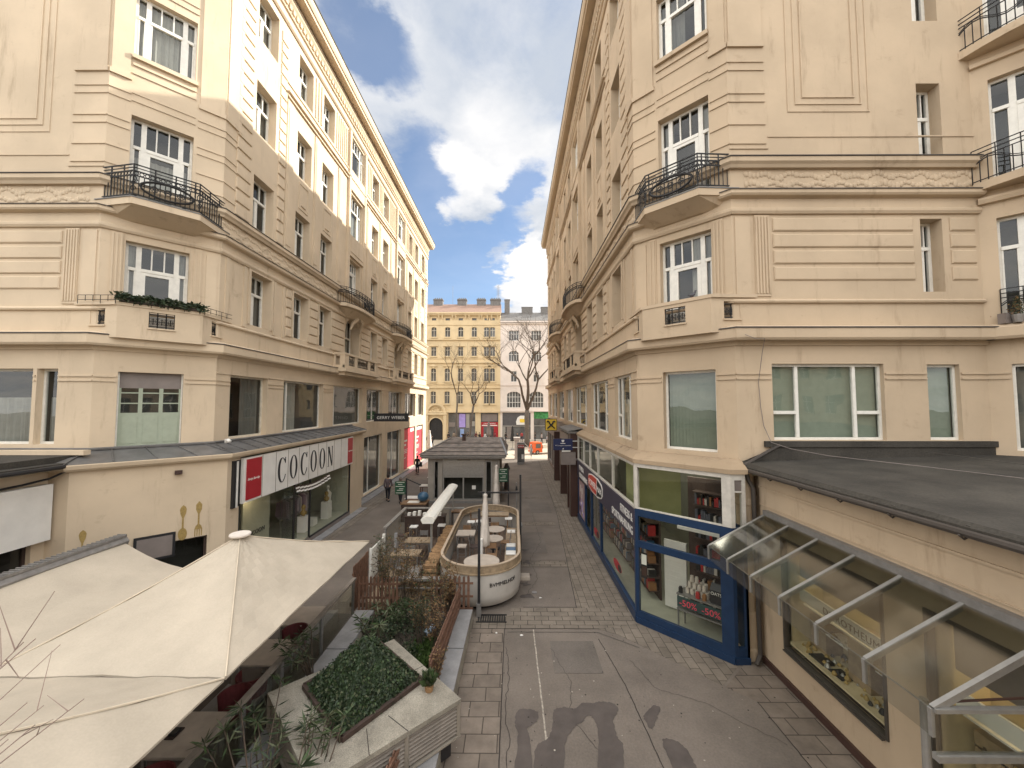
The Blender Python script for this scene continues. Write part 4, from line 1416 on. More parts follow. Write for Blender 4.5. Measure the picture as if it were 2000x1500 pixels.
# golden cutlery painted on the wall
def spoon(T, u, z, w, s=1.0):
    m = MB(T)
    m.prism_uz([(u + .10 * s * cos(k * pi / 8), z + .17 * s + .17 * s * sin(k * pi / 8)) for k in range(16)], w, w + .012)
    m.prism_uz([(u - .022 * s, z + .3 * s), (u + .022 * s, z + .3 * s), (u + .018 * s, z + .62 * s), (u - .018 * s, z + .62 * s)], w, w + .011)
    m.prism_uz([(u - .02 * s, z + .62 * s), (u + .02 * s, z + .62 * s), (u + .06 * s, z + .74 * s), (u + .075 * s, z + .86 * s), (u + .05 * s, z + .93 * s), (u, z + .98 * s), (u - .05 * s, z + .93 * s), (u - .075 * s, z + .86 * s), (u - .06 * s, z + .74 * s)], w, w + .012)
    return m


def fork(T, u, z, w, s=1.0):
    m = MB(T)
    for k in range(4): m.prism_uz([(u + (-.085 + k * .05) * s, z + (.0 + .02 * (k % 2)) * s), (u + (-.065 + k * .05) * s, z), (u + (-.062 + k * .05) * s, z + .2 * s), (u + (-.088 + k * .05) * s, z + .2 * s)], w, w + .012)
    m.prism_uz([(u - .09 * s, z + .2 * s), (u + .09 * s, z + .2 * s), (u + .06 * s, z + .3 * s), (u + .02 * s, z + .34 * s), (u - .02 * s, z + .34 * s), (u - .06 * s, z + .3 * s)], w, w + .012)
    m.prism_uz([(u - .02 * s, z + .34 * s), (u + .02 * s, z + .34 * s), (u + .018 * s, z + .64 * s), (u - .018 * s, z + .64 * s)], w, w + .011)
    m.prism_uz([(u - .02 * s, z + .64 * s), (u + .02 * s, z + .64 * s), (u + .065 * s, z + .76 * s), (u + .07 * s, z + .9 * s), (u, z + 1.0 * s), (u - .07 * s, z + .9 * s), (u - .065 * s, z + .76 * s)], w, w + .012)
    return m


tag(spoon(T1, L1 * .69, 2.28, 0, 1.12).build('spoon_ornament', M['gold']), 'large golden ornate spoon on the cream wall left of the golden fork', 'wall ornament')
tag(fork(T1, L1 * .80, 2.32, 0, 1.12).build('fork_ornament', M['gold']), 'large golden ornate fork on the cream wall beside the spoon', 'wall ornament')
tag(spoon(T1, .32, 2.1, 0, 1.0).build('spoon_ornament', M['gold']), 'golden spoon handle half hidden behind the cream awning at the left end of the wall', 'wall ornament')
# menu board by the wall
mb_ = thing('menu_board', 'black framed dark board on the wall behind the parasols, left of the golden spoon', 'board', T1(2.3, .1, 1.5))
m = MB(T1); m.box(1.35, 2.3, .02, .07, 1.85, 2.6); m.build('frame', M['black'], mb_)
m = MB(T1); m.box(1.42, 2.23, .07, .075, 1.92, 2.53); m.build('sheet', M['grey'], mb_)

# ------------------------------------------------------------------ left low annexe
an = thing('low_annexe', 'single storey cream annexe with dark flat roof at the left edge', 'building', (-15, 5, 0))
m = MB(); wallgrid(m, frame((-12.85, -4), (0, 1), (1, 0)), 0, 14.8, 0, 4.75, [(1, 6.4, 0, 2.9), (7.2, 12.6, 0, 2.9), (13.0, 14.5, 0, 2.9)], .2)
m.build('wall', M['plasterL'], an)
for k, (a, b) in enumerate(((1, 6.4), (7.2, 12.6), (13.0, 14.5))): window(an, frame((-12.85, -4), (0, 1), (1, 0)), a, b, 0, 2.9, 'shop:0.5', .15, seed=400 + k, mats=M['darkwood'], curtain='none')
m = MB(); m.prism_xy([(-22, -4), (-12.25, -4), (-12.25, 11.05), (-22, 11.05)], 4.86, 4.98); m.prism_xy([(-22, -4), (-12.6, -4), (-12.6, 11.2), (-22, 11.2)], 4.985, 5.14)
m.build('roof', M['sheet_dark'], an)
m = MB(); m.box(-22, -12.2, 11.06, 11.25, 5.15, 5.28); m.build('roof_kerb', M['plasterL'], an)
m = MB(); m.tube([(-12.2, -4, 4.86), (-12.2, 11.05, 4.90)], .06, 8); m.tube([(-12.2, 10.9, 4.86), (-12.45, 10.5, 4.6), (-12.7, 10.1, 4.5), (-12.75, 9, 4.44)], .03, 6); m.build('gutter', M['black'], an)
bp_ = thing('blank_sign', 'large blank off-white sign panel on the annexe wall at the far left', 'sign', (-12.6, 10.2, 2.9))
m = MB(); m.box(-12.78, -12.60, 9.6, 10.72, 2.92, 4.42); m.build('panel', M['white'], bp_)
m = MB(); m.box(-12.8, -12.62, 9.5, 9.59, 2.9, 4.44); m.build('side_frame', M['grey'], bp_)
m = MB(); m.tube([(-12.5, 10.9, 2.2), (-12.5, 10.9, 3.7)], .045, 8); m.m = 1; m.tube([(-12.5, 10.9, 0), (-12.5, 10.9, 2.2)], .055, 8)
tag(m.build('downpipe', [M['plasterL'], M['black']]), 'downpipe with a black lower end beside the blank sign panel', 'pipe')

# ------------------------------------------------------------------ right ground floor: blue shop
B1 = (3.72, 12.17); B2 = (5.62, 10.24); B3 = (6.0, 10.24)
TB = frame((3.72, 22.9), (0, -1), (-1, 0))             # street side, reading towards the viewer
LB = 22.9 - 12.17
d = ((B2[0] - B1[0]), (B2[1] - B1[1])); l_ = hypot(*d); d = (d[0] / l_, d[1] / l_)
TC = frame(B1, d, (d[1], -d[0])); LC = l_
TE = frame(B2, (1, 0), (0, -1)); LE = B3[0] - B2[0]
sh = thing('corner_shop', 'glazed corner shop with blue frames at the foot of the right building', 'shop', (4.5, 14, 0))
m = MB()
m.T = TC
F1 = .10
for a, b, z0, z1 in ((0, F1, .17, 3.40), (LC - .3, LC, .17, 3.40), (F1, LC - .3, 3.18, 3.40), (F1, LC - .3, 2.25, 2.45), (F1, LC - .3, .17, .36)):
    m.box(a, b, -.10, 0, z0, z1)
m.box(0, LC, -.1, .035, 0, .168)
m.T = TE
m.box(0, .09, -.1, 0, .17, 3.4); m.box(LE - .10, LE, -.1, 0, .17, 3.4); m.box(.09, LE - .10, -.1, 0, 2.95, 3.4); m.box(.09, LE - .10, -.1, 0, .17, .4); m.box(0, LE, -.1, .03, 0, .168)
m.T = frame(B3, (0, 1), (1, 0)); m.box(0, .6, -.06, 0, 0, 3.4)
m.T = TB
m.box(0, LB, -.1, .03, 0, .3)
for a, b in ((0, .1), (2.1, 2.3), (3.7, 3.9), (LB - 5.0, LB - 4.8), (LB - .12, LB)): m.box(a, b, -.1, 0, .3, 2.42)
m.build('blue_frame', M['blue'], sh)
m = MB(TC)
m.box(0, .10, -.12, .005, 3.40, 4.78); m.box(LC - .22, LC, -.12, .005, 3.40, 4.78); m.box(.10, LC - .22, -.12, .005, 4.66, 4.78); m.box(.10, LC - .22, -.1, 0, 3.401, 3.43)
m.T = TE; m.box(0, .10, -.12, .004, 3.40, 4.78); m.box(LE - .09, LE, -.12, .004, 3.40, 4.78); m.box(.10, LE - .09, -.12, .004, 4.62, 4.78); m.box(.10, LE - .09, -.1, 0, 4.30, 4.34)
m.T = TB
for q in (0, .17, .33, .50, .74, ): m.box(LB * q, LB * q + .07, -.1, 0, 3.40, 4.68)
m.box(LB - .09, LB - .001, -.1, 0, 3.40, 4.68); m.box(0, LB, -.12, .004, 4.68, 4.78); m.box(0, LB - .1, -.1, .002, 3.38, 3.44)
m.build('white_frame', mat('grey_white_frame', (.50, .47, .42), .5, var=.12, scale=5), sh)
m = MB(TE); m.box(.10, LE - .09, -.08, -.03, 4.34, 4.62)
for k in range(6): m.box(.10 + k * .03, .115 + k * .03, -.03, -.02, 4.35, 4.61)
m.build('vent_grille', M['grey'], sh)
for T_, rects in ((TC, ((F1, LC - .3, 2.45, 3.18), (F1, LC - .3, .36, 2.25), (.1, LC - .22, 3.43, 4.66))), (TE, ((.09, LE - .1, .4, 2.95), (.1, LE - .09, 3.43, 4.30))),
                  (TB, tuple((LB * a + .07, LB * b, 3.44, 4.68) for a, b in ((0, .17), (.17, .33), (.33, .5), (.5, .74), (.74, .992))) + ((.1, 2.1, .3, 2.42), (3.9, LB - 5.0, .3, 2.42), (LB - 4.8, LB - .12, .3, 2.42)))):
    for a, b, z0, z1 in rects:
        m = MB(T_); m.quad((a, -.05, z0), (b, -.05, z0), (b, -.05, z1), (a, -.05, z1)); m.build('pane', M['shopglass'], sh)
# glass entrance door
m = MB(TB)
for a, b in ((2.34, 2.42), (2.96, 3.04), (3.60, 3.68)): m.box(a, b, -.4, -.33, .02, 2.3)
m.box(2.42, 3.60, -.4, -.33, 2.22, 2.30); m.box(2.42, 2.96, -.4, -.33, .02, .12); m.box(3.04, 3.60, -.4, -.33, .02, .12)
o = m.build('door', M['alu'], sh)
m = MB(TB); m.tube([(3.12, -.28, .9), (3.12, -.28, 1.35)], .02, 6); m.build('handle', M['black'], o)
m = MB(TB); m.quad((2.42, -.37, .12), (3.6, -.37, .12), (3.6, -.37, 2.22), (2.42, -.37, 2.22)); m.build('pane', M['shopglass'], o)
# projecting ledge with dirty top
m = MB()
led = [(3.68, 23.0), (3.68, 12.15), (5.60, 10.18), (6.05, 10.18), (6.25, 10.85), (4.3, 12.95), (4.2, 23.0)]
m.prism_xy(led, 4.782, 4.90)
m.rings([[(x, y, 4.90) for x, y in led], [(3.98, 23.0, 5.08), (3.98, 12.7, 5.08), (5.95, 10.72, 5.08), (6.1, 10.72, 5.08), (6.28, 10.9, 5.08), (4.3, 12.96, 5.08), (4.2, 23.0, 5.08)]], caps=True)
m.build('ledge', plaster('ledge_dirty', (0.36, 0.27, 0.18), soot=(.3, .27, .25), amount=.95), sh)
# interior of the shop
m = MB()
m.quad((6.0, 10.45, 0.02), (8.4, 14, 0.02), (8.4, 22.8, 0.02), (3.9, 22.8, 0.02)); m.quad((3.9, 12.3, .02), (6.0, 10.45, .02), (6.0, 10.45, .02), (3.9, 22.8, .02))
m.T = None
m.box(8.0, 8.05, 10.4, 22.8, 0, 4.7); m.box(6.0, 8.0, 10.9, 10.95, 0, 4.7)
m.box(3.9, 8.5, 22.80, 22.85, 0, 4.7)
m.m = 1; m.box(4.25, 4.32, 13.6, 14.9, 2.3, 4.7); m.box(4.28, 6.3, 14.9, 14.95, 2.3, 4.7)
m.m = 0; m.prism_xy([(3.9, 12.4), (5.7, 10.5), (8.0, 10.5), (8.0, 22.8), (3.9, 22.8)], 4.70, 4.72); m.prism_xy([(3.9, 12.4), (5.7, 10.5), (8.0, 10.5), (8.0, 22.8), (3.9, 22.8)], .01, .03)
m.build('interior', [M['cream_in'], M['yellow_in']], sh)
m = MB(TC)
m.box(.25, .95, -1.5, -1.42, .1, 2.2)
for k in range(12): m.box(.26, .94, -1.42, -1.41, .25 + k * .165, .27 + k * .165)
m.build('slat_wall', M['white'], sh)
m = MB(); 
rr = random.Random(5)
shelf = thing('shelf_unit', 'dark shelving filled with bottles and boxes at the back of the blue framed shop', 'shelf', (5.5, 14.2, 0))
m = MB(TC); m.box(1.0, 2.45, -1.62, -1.55, .1, 4.3)
for z in (.5, 1.0, 1.5, 2.0, 2.5, 3.0, 3.5, 3.9): m.box(1.25, 2.45, -1.55, -1.25, z, z + .03)
m.build('rack', M['darkwood'], shelf)
pcs = [mat('tub_%d' % i, c, .4) for i, c in enumerate([(.5, .45, .4), (.02, .02, .02), (.35, .03, .03), (.1, .1, .12), (.55, .5, .1), (.05, .12, .2), (.25, .12, .05)])]
m = MB(TC)
for z in (.53, 1.03, 1.53, 2.03, 2.53, 3.03, 3.53):
    u = 1.28
    while u < 2.36:
        w_ = rr.uniform(.05, .10); m.m = rr.choice([0, 1, 1, 1, 2, 3, 3, 6]); m.box(u, u + w_ * .85, -1.5, -1.35, z, z + rr.uniform(.15, .34)); u += w_
g = m.build('goods', pcs, shelf); g['kind'] = 'stuff'
for q, (y0, y1, lab) in enumerate(((13.4, 15.6, 'tall goods shelf behind the street pane nearest the corner of the blue framed shop'), (15.9, 18.1, 'tall goods shelf behind the middle street panes of the blue framed shop'), (18.6, 21.6, 'tall goods shelf behind the farthest street panes of the blue framed shop'))):
    su = thing('shelf_unit', lab, 'shelf', (5.0, (y0 + y1) / 2, 0)); TQ = frame((4.9, y0), (0, 1), (-1, 0)); L_ = y1 - y0
    m = MB(TQ); m.box(0, L_, -.06, 0, .03, 2.6)
    for z in (.3, .75, 1.2, 1.65, 2.1, 2.55): m.box(0, L_, 0, .38, z, z + .03)
    m.build('rack', M['darkwood'], su); m = MB(TQ)
    for z in (.33, .78, 1.23, 1.68, 2.13):
        u = .04
        while u < L_ - .15: w_ = rr.uniform(.09, .17); m.m = rr.choice([0, 1, 1, 2, 3, 3, 5, 6, 0]); m.box(u, u + w_ * .86, .1, .34, z, z + rr.uniform(.18, .36)); u += w_
    g = m.build('goods', pcs, su); g['kind'] = 'stuff'
tb = thing('display_table', 'display shelf with tubs and pink discount figures behind the large corner pane', 'display', TC(1.7, -.7, 0))
m = MB(TC)
for z in (.62, 1.05): m.box(1.05, 2.32, -.95, -.42, z, z + .035)
for u in (1.07, 2.27): m.box(u, u + .035, -.93, -.89, .05, 1.05); m.box(u, u + .035, -.47, -.43, .05, 1.05)
m.build('rack', M['steel'], tb)
m = MB(TC); m.box(1.08, 2.30, -.42, -.40, .74, 1.02); o = m.build('price_strip', mat('dark_green', (.03, .06, .06), .5), tb)
pink = mat('pink_print', (.75, .08, .13), .5)
text_mb('-50%', TC, 1.14, .78, -.395, .25, .006).build('lettering', pink, o); text_mb('-50%', TC, 1.76, .78, -.395, .25, .006).build('lettering', pink, o)
k = 0
for row, (n_, z) in enumerate(((5, 1.085), (4, 1.265), (2, 1.445))):
    for i in range(n_):
        for j in range(2):
            if row == 2 and j: continue
            u = 1.28 + i * .135 + row * .067; w_ = -.66 - j * .14
            p = TC(u, w_, 0); m = MB(); m.lathe(p[0], p[1], [(.055, z), (.055, z + .12), (.045, z + .125), (.047, z + .165)], 10)
            tag(m.build('tub', pcs[0], smooth=False), 'white supplement tub in the stacked pyramid on the display shelf of the corner shop', 'tub', 'white tubs stacked on the display shelf'); k += 1
for i, (u, c_, lab) in enumerate(((1.62, 2, 'small red tub in front of the white tubs'), (1.80, 6, 'small brown tub right of the red tub'), (1.14, 1, 'dark tub at the left end of the display shelf'))):
    p = TC(u, -.52, 0); m = MB(); m.lathe(p[0], p[1], [(.06, 1.086), (.06, 1.22), (.045, 1.23), (.045, 1.26)], 10); tag(m.build('tub', pcs[c_]), lab, 'tub')
ot = thing('oat_bag', 'large black bag marked OATS on the display shelf of the corner shop', 'bag', TC(2.12, -.6, 1.085))
m = MB(TC); m.rings([[(1.95 + e, -.72 + f_, z), (2.31 - e, -.72 + f_, z), (2.31 - e, -.5 - f_, z), (1.95 + e, -.5 - f_, z)] for e, f_, z in ((.02, 0, 1.087), (0, 0, 1.15), (0, 0, 1.45), (.02, .06, 1.56), (.02, .10, 1.62))]); m.build('bag', M['black'], ot)
text_mb('OATS', TC, 1.975, 1.33, -.499, .115, .006, stretch=.98).build('lettering', M['white'], ot)
m = MB(TC); m.box(2.22, 2.42, -1.2, -1.15, 1.3, 2.1); tag(m.build('red_banner', M['red']), 'red banner hanging behind the corner pane beside the shelving', 'banner')
m = MB(TC); m.box(.14, .34, -.08, -.07, 1.35, 2.1); m.m = 1; m.box(.16, .32, -.07, -.065, 1.75, 2.05); m.m = 2; m.box(.16, .32, -.07, -.065, 1.42, 1.7)
tag(m.build('window_sticker', [M['black'], M['white'], M['brown']]), 'black and brown photo sticker at the left edge of the large corner pane', 'sticker')
m = MB(TC); m.box(1.0, 2.3, -.75, -.70, 2.86, 2.95); tag(m.build('strip_lamp', M['white']), 'long white strip lamp behind the middle pane of the corner shop', 'lamp')
for q, (x, y) in enumerate(((5.6, 12.6), (5.8, 17.5))):
    ld = bpy.data.lights.new('shop_ceiling_light', 'AREA'); ld.energy = 9; ld.size = 1.2; ld.color = (1, .93, .78)
    lo = bpy.data.objects.new('shop_ceiling_light', ld); COL.objects.link(lo); lo.location = (x, y, 4.6)
# fascia
fs = thing('fascia_sign', 'navy fascia with FITNESS & SPORTNAHRUNG and a red and black oval logo along the street side', 'shop sign', (3.66, 17, 2.42))
m = MB(TB); m.box(0, LB - .002, 0, .03, 2.42, 3.38); m.build('board', mat('navy_board', (.045, .040, .062), .45), fs)
text_mb('FITNESS &', TB, LB - .15, 2.93, .03, .36, .008, 'RIGHT', .88).build('lettering', M['white'], fs)
text_mb('SPORTNAHRUNG', TB, LB - .12, 2.53, .03, .36, .008, 'RIGHT', .90).build('lettering', M['white'], fs)
text_mb('FITNESS &', TB, 2.1, 2.93, .03, .36, .008, 'RIGHT', .88).build('lettering', M['white'], fs)
text_mb('SPORTNAHRUNG', TB, 3.1, 2.53, .03, .36, .008, 'RIGHT', .80).build('lettering', M['white'], fs)
def oval(u, z, a, b, n=24, w=.03, d=.02, lo=0, hi=None): return [(u + a * cos(2 * pi * k / n), z + b * sin(2 * pi * k / n)) for k in range(n)]
m = MB(TB); m.prism_uz([(3.45, 2.75), (3.6, 2.6), (4.3, 2.50), (5.6, 2.48), (6.3, 2.6), (6.5, 2.75), (6.5, 3.05), (6.3, 3.2), (5.6, 3.32), (4.3, 3.30), (3.6, 3.2), (3.45, 3.05)], .03, .05); o = m.build('logo', M['white'], fs)
m = MB(TB); m.prism_uz([(3.5, 2.78), (3.64, 2.65), (4.3, 2.55), (5.3, 2.54), (5.42, 3.26), (4.3, 3.25), (3.64, 3.15), (3.5, 3.02)], .05, .06); o2 = m.build('logo_red_half', mat('logo_red', (.5, .06, .04), .5), fs)
m = MB(TB); m.prism_uz([(5.42, 2.53), (6.25, 2.64), (6.44, 2.78), (6.44, 3.02), (6.25, 3.15), (5.55, 3.26)], .05, .06); m.build('logo_black_half', M['black'], fs)
text_mb('POWER', TB, 3.66, 2.74, .06, .40, .008, stretch=1.15).build('lettering', M['white'], fs); text_mb('MAX', TB, 5.5, 2.76, .06, .34, .008, stretch=1.25).build('lettering', M['white'], fs)
# window stickers along the base
for u, lab in ((LB - 2.3, 'small red and black oval sticker low on the pane next to the corner'), (LB - 5.9, 'small red and black oval sticker low on the pane beyond the middle post')):
    m = MB(TB); m.prism_uz(oval(u, .75, .55, .17), -.045, -.04); m.m = 1; m.prism_uz(oval(u + .3, .75, .22, .12), -.04, -.036)
    tag(m.build('window_sticker', [M['red'], M['black']]), lab, 'sticker')
m = MB(TB); m.box(.2, 2.0, -.045, -.04, .35, 2.3); m.m = 1
rr = random.Random(9)
for i in range(16): c0 = rr.uniform(.3, 1.6); z_ = rr.uniform(.4, 2.0); m.m = 1 + i % 3; m.box(c0, c0 + rr.uniform(.1, .35), -.04, -.037 + i * .0004, z_, z_ + rr.uniform(.1, .4))
tag(m.build('window_poster', [mat('poster_pale', (.35, .25, .26), .6), M['purple'], M['brown'], M['frame']]), 'pale pink and brown full height poster on the farthest pane of the blue framed shop', 'poster')

# rest of the right street side ground floor
m = MB()
T_ = frame((3.98, 23.0), (0, 1), (-1, 0))
hr = [(.2, 2.4, .1, 3.0), (3.2, 6.0, .3, 3.4), (6.8, 9.6, .3, 3.4), (10.4, 13.6, .3, 3.4), (14.4, 17.6, .3, 3.4), (18.2, 22.6, .3, 3.4)]
wallgrid(m, T_, 0, 23.3, 0, 5.0, hr, .2); wallgrid(m, frame((XR, YR), (0, 1), (-1, 0)), 10, 33.4, 4.9, 5.0, [])
m.build('ground_floor_wall', mat('brown_grey_front', (.17, .14, .12), .6), br)
for i, h_ in enumerate(hr): window(br, T_, *h_[:4], 'shop:0.5', .15, seed=500 + i, mats=M['alu'], curtain='none')
for q in ((3.35, 3.98, 23.2, 23.9, 0, 4.85), (3.45, 3.98, 25.2, 25.5, 0, 4.19), (3.45, 3.98, 29.0, 29.3, 0, 4.2), (3.5, 3.98, 34, 34.3, 0, 4.2)): MB().box(*q).build('brown_pier', M['brown'], br)
m = MB(); m.box(3.3, 3.98, 23.92, 27.8, 4.2, 4.75); m.m = 1; m.box(3.4, 3.975, 24.0, 27.7, 3.3, 4.2); m.build('shop_canopy', [M['grey'], M['blind_green']], br)
m = MB(); m.quad((3.2, 23.1, 4.98), (3.2, 28.0, 4.98), (4.1, 28.0, 5.15), (4.1, 23.1, 5.15)); m.box(3.2, 4.0, 23.1, 28.0, 4.86, 4.97); m.build('canopy_roof', M['tile_grey'], br)

# hanging signs on the right
hs = thing('hanging_sign', 'navy sign with a pale crest and line of small writing projecting from the right facade', 'sign', (3, 23.05, 3.9))
TH = frame((2.32, 23.05), (1, 0), (0, -1))
m = MB(TH); m.box(0, 1.13, -.06, .06, 3.90, 4.55); m.build('board', M['navy'], hs)
m = MB(TH); m.prism_uz([(.48, 4.50), (.64, 4.50), (.64, 4.42), (.56, 4.34), (.48, 4.42)], .06, .068); m.box(.42, .70, .06, .068, 4.27, 4.31)
m.prism_uz([(.5, 3.95), (.62, 3.95), (.6, 4.03)], .06, .068); m.build('crest', M['white'], hs)
text_mb('VIS Strategische Investition', TH, .565, 4.14, .06, .085, .006, 'CENTER').build('lettering', M['white'], hs)
m = MB(TH); m.box(1.13, 1.5, -.015, .015, 4.40, 4.44); m.box(1.13, 1.5, -.015, .015, 4.03, 4.07); m.build('bracket', M['white'], hs)
m = MB(TH); m.box(.45, 1.3, -.13, .07, 3.05, 3.77); m.box(1.3, 1.55, -.03, .03, 3.3, 3.4); tag(m.build('blank_sign', M['grey']), 'plain grey box sign directly below the navy sign on the right facade', 'sign')
m = MB(TH); m.box(.5, 1.0, -.1, .06, 3.80, 3.875); tag(m.build('sign_lamp', M['white']), 'small white lamp between the navy sign and the grey box sign', 'lamp')
ys = thing('bank_sign', 'square yellow sign with black crossed horse heads projecting from the right facade', 'sign', (3.1, 32, 4.4))
TY = frame((2.56, 32.0), (1, 0), (0, -1))
m = MB(TY); m.box(0, .96, -.08, .08, 4.42, 5.38); m.build('box', M['black'], ys)
m = MB(TY); m.box(.04, .92, .08, .095, 4.46, 5.34); m.build('face', M['yellow'], ys)
m = MB(TY)
for q in (-1, 1):
    X_ = lambda a: .48 + q * a
    m.tube([(X_(-.30), .115, 4.60), (X_(0), .115, 4.88), (X_(.13), .115, 5.02), (X_(.17), .115, 5.15), (X_(.28), .115, 5.20), (X_(.33), .115, 5.12)], [.05, .06, .06, .06, .07, .05], 6)
m.build('crossed_heads', M['black'], ys)
m = MB(TY); m.box(.96, 1.5, -.02, .02, 4.6, 4.65); m.box(.96, 1.5, -.02, .02, 5.1, 5.15); m.build('bracket', M['steel'], ys)

# ------------------------------------------------------------------ right low annexe with glass canopy
ar = thing('low_annexe', 'single storey tan annexe with dark felt roof and glass canopy on the right', 'building', (9, 5, 0))
TA = frame((6.43, 10.35), (0, -1), (-1, 0))
ah = [(.78, 3.36, .82, 3.42), (4.05, 6.9, .82, 3.42)]
m = MB(); wallgrid(m, TA, 0, 16, 0, 4.92, ah, .12)
m.T = None; m.quad((6.43, 10.35, 0), (6.6, 10.85, 0), (6.6, 10.85, 4.92), (6.43, 10.35, 4.92))
m.build('wall', M['plasterR'], ar)
m = MB(TA); m.box(0, 16, 0, .035, 4.42, 4.46); m.box(0, 16, 0, .02, 3.98, 4.0); m.build('string_course', M['plasterR'], ar)
m = MB(TA); m.box(0, 16, 0, .06, 0, .16); m.build('plinth', M['brown'], ar)
for k, (a, b, z0, z1) in enumerate(ah):
    m = MB(TA); fw = .05
    m.box(a, a + fw, -.1, .03, z0, z1); m.box(b - fw, b, -.1, .03, z0, z1); m.box(a + fw, b - fw, -.1, .03, z0, z0 + fw); m.box(a + fw, b - fw, -.1, .03, z1 - fw, z1)
    m.box(a + fw, b - fw, .03, .09, z0 - .02, z0 + .01)
    w_ = m.build('window', mat('bronze_frame_%d' % k, (.085, .075, .065), .45, metal=.3), ar); w_['label'] = 'jeweller display window with brown metal frame'
    m = MB(TA); m.quad((a, -.04, z0), (b, -.04, z0), (b, -.04, z1), (a, -.04, z1)); m.build('pane', M['shopglass'], w_)
    m = MB(TA); d_ = -.95
    m.box(a, b, d_ - .02, d_, z0, z1); m.box(a, b, d_, -.1, z0 + .12, z0 + .16); m.box(a, b, d_, -.1, z1, z1 + .03); m.box(a - .02, a, d_, -.1, z0, z1); m.box(b, b + .02, d_, -.1, z0, z1)
    m.build('vitrine', mat('vitrine_cream', (.55, .46, .30), .7), w_)
    m = MB(TA)
    m.box(a + .1, a + .55, d_ + .02, -.55, z0 + .16, z0 + .85); m.box(a + 1.25, a + 1.75, d_ + .02, -.45, z0 + .16, z0 + 1.15)
    m.build('display_block', M['woodlight'], w_)
    m = MB(TA); m.box(a + .1, b - .1, d_ + .05, -.4, z0 + 1.05, z0 + 1.08); m.box(a + .1, b - .1, d_ + .05, -.55, z0 + .62, z0 + .65); m.box(a + .05, b - .05, -.40, -.36, z0 + 1.15, z0 + 1.42)
    band = m.build('shelf', M['white'], w_)
    if k == 0: text_mb('DOROTHEUM', TA, a + .75, z0 + 1.2, -.355, .20, .006, stretch=1.0, spacing=1.1).build('lettering', M['black'], w_)
    m = MB(TA); m.box(a + .05, b - .05, -.42, -.38, z0 + 1.7, z1 - .1); m.build('roller_blind', M['grey'], w_)
    rr = random.Random(20 + k); m = MB()
    for i in range(170):
        u = rr.uniform(a + .15, b - .15); w__ = rr.uniform(d_ + .1, -.18); z_ = rr.choice([z0 + .162, z0 + .162, z0 + .652, z0 + 1.082])
        if z_ > z0 + .3: w__ = min(w__, -.58)
        p = TA(u, w__, z_); r_ = rr.uniform(.018, .065); m.m = rr.choice([0, 0, 1, 2])
        m.lathe(p[0], p[1], [(r_ * .8, z_), (r_, z_ + r_ * .5), (r_ * .4, z_ + r_ * 1.6)], 7)
    g = m.build('jewellery', [M['gold'], M['alu'], M['black']], w_); g['kind'] = 'stuff'
    m = MB(TA); m.box(a + 1.0, a + 1.35, -.5, -.22, z0 + .162, z0 + .18); m.box(a + .55, a + .9, -.45, -.2, z0 + .162, z0 + .22); m.build('display_tray', M['black'], w_)
    # show-case lamp: lit vitrine
    ld = bpy.data.lights.new('vitrine_light', 'AREA'); ld.energy = 9; ld.size = 1.6; ld.size_y = .2; ld.shape = 'RECTANGLE'; ld.color = (1, .80, .5)
    lo = bpy.data.objects.new('vitrine_light', ld); COL.objects.link(lo); p = TA((a + b) / 2, -.5, z1 - .12); lo.location = p; lo.rotation_euler = (0, 0, pi / 2)
# roof
m = MB()
m.add([(6.15, 10.5, 4.93), (6.15, -6, 4.93), (22, -6, 5.30), (22, 10.8, 5.44), (7.3, 10.8, 5.44), (6.25, 10.8, 5.02)], [(0, 1, 2, 3, 4, 5)])
m.add([(6.15, 10.5, 4.85), (6.15, -6, 4.85), (6.15, -6, 4.93), (6.15, 10.5, 4.93)], [(0, 1, 2, 3)])
m.add([(6.15, 10.5, 4.85), (6.15, -6, 4.85), (6.6, -6, 4.85), (6.6, 10.5, 4.85)], [(0, 1, 2, 3)])
m.box(6.9, 13.3, 10.76, 10.835, 5.42, 5.58)
m.build('roof', M['sheet_dark'], ar)
m = MB()
for i in range(15):
    y = 9.6 - i * 1.05; m.beam((6.16, y, 4.945), (21.9, y + .02, 5.335 + (y + 6) / 16.8 * .13), .05, .022)
m.beam((11.2, 10.7, 5.30), (11.2, -6, 5.10), .05, .012)
m.build('felt_lap', mat('felt_lap', (.075, .068, .058), .9, var=.3), ar)
m = MB(); m.tube([(6.10, 10.55, 4.86), (6.10, -6, 4.84)], .055, 8); 
for i in range(16): m.tube([(6.03, 10.4 - i * 1.0, 4.83), (6.1, 10.4 - i * 1.0, 4.77), (6.2, 10.4 - i * 1.0, 4.83)], .015, 5)
m.tube([(6.12, 10.4, 4.85), (6.16, 10.36, 4.6), (6.24, 10.3, 4.4), (6.26, 10.25, .25), (6.1, 10.15, .05)], .055, 8)
m.build('gutter', M['flash'], ar)
m = MB(); m.tube([(6.15, 10.52, 4.97), (6.9, 10.75, 5.28), (7.3, 10.78, 5.48)], .04, 6); m.build('roof_ridge', M['flash'], ar)
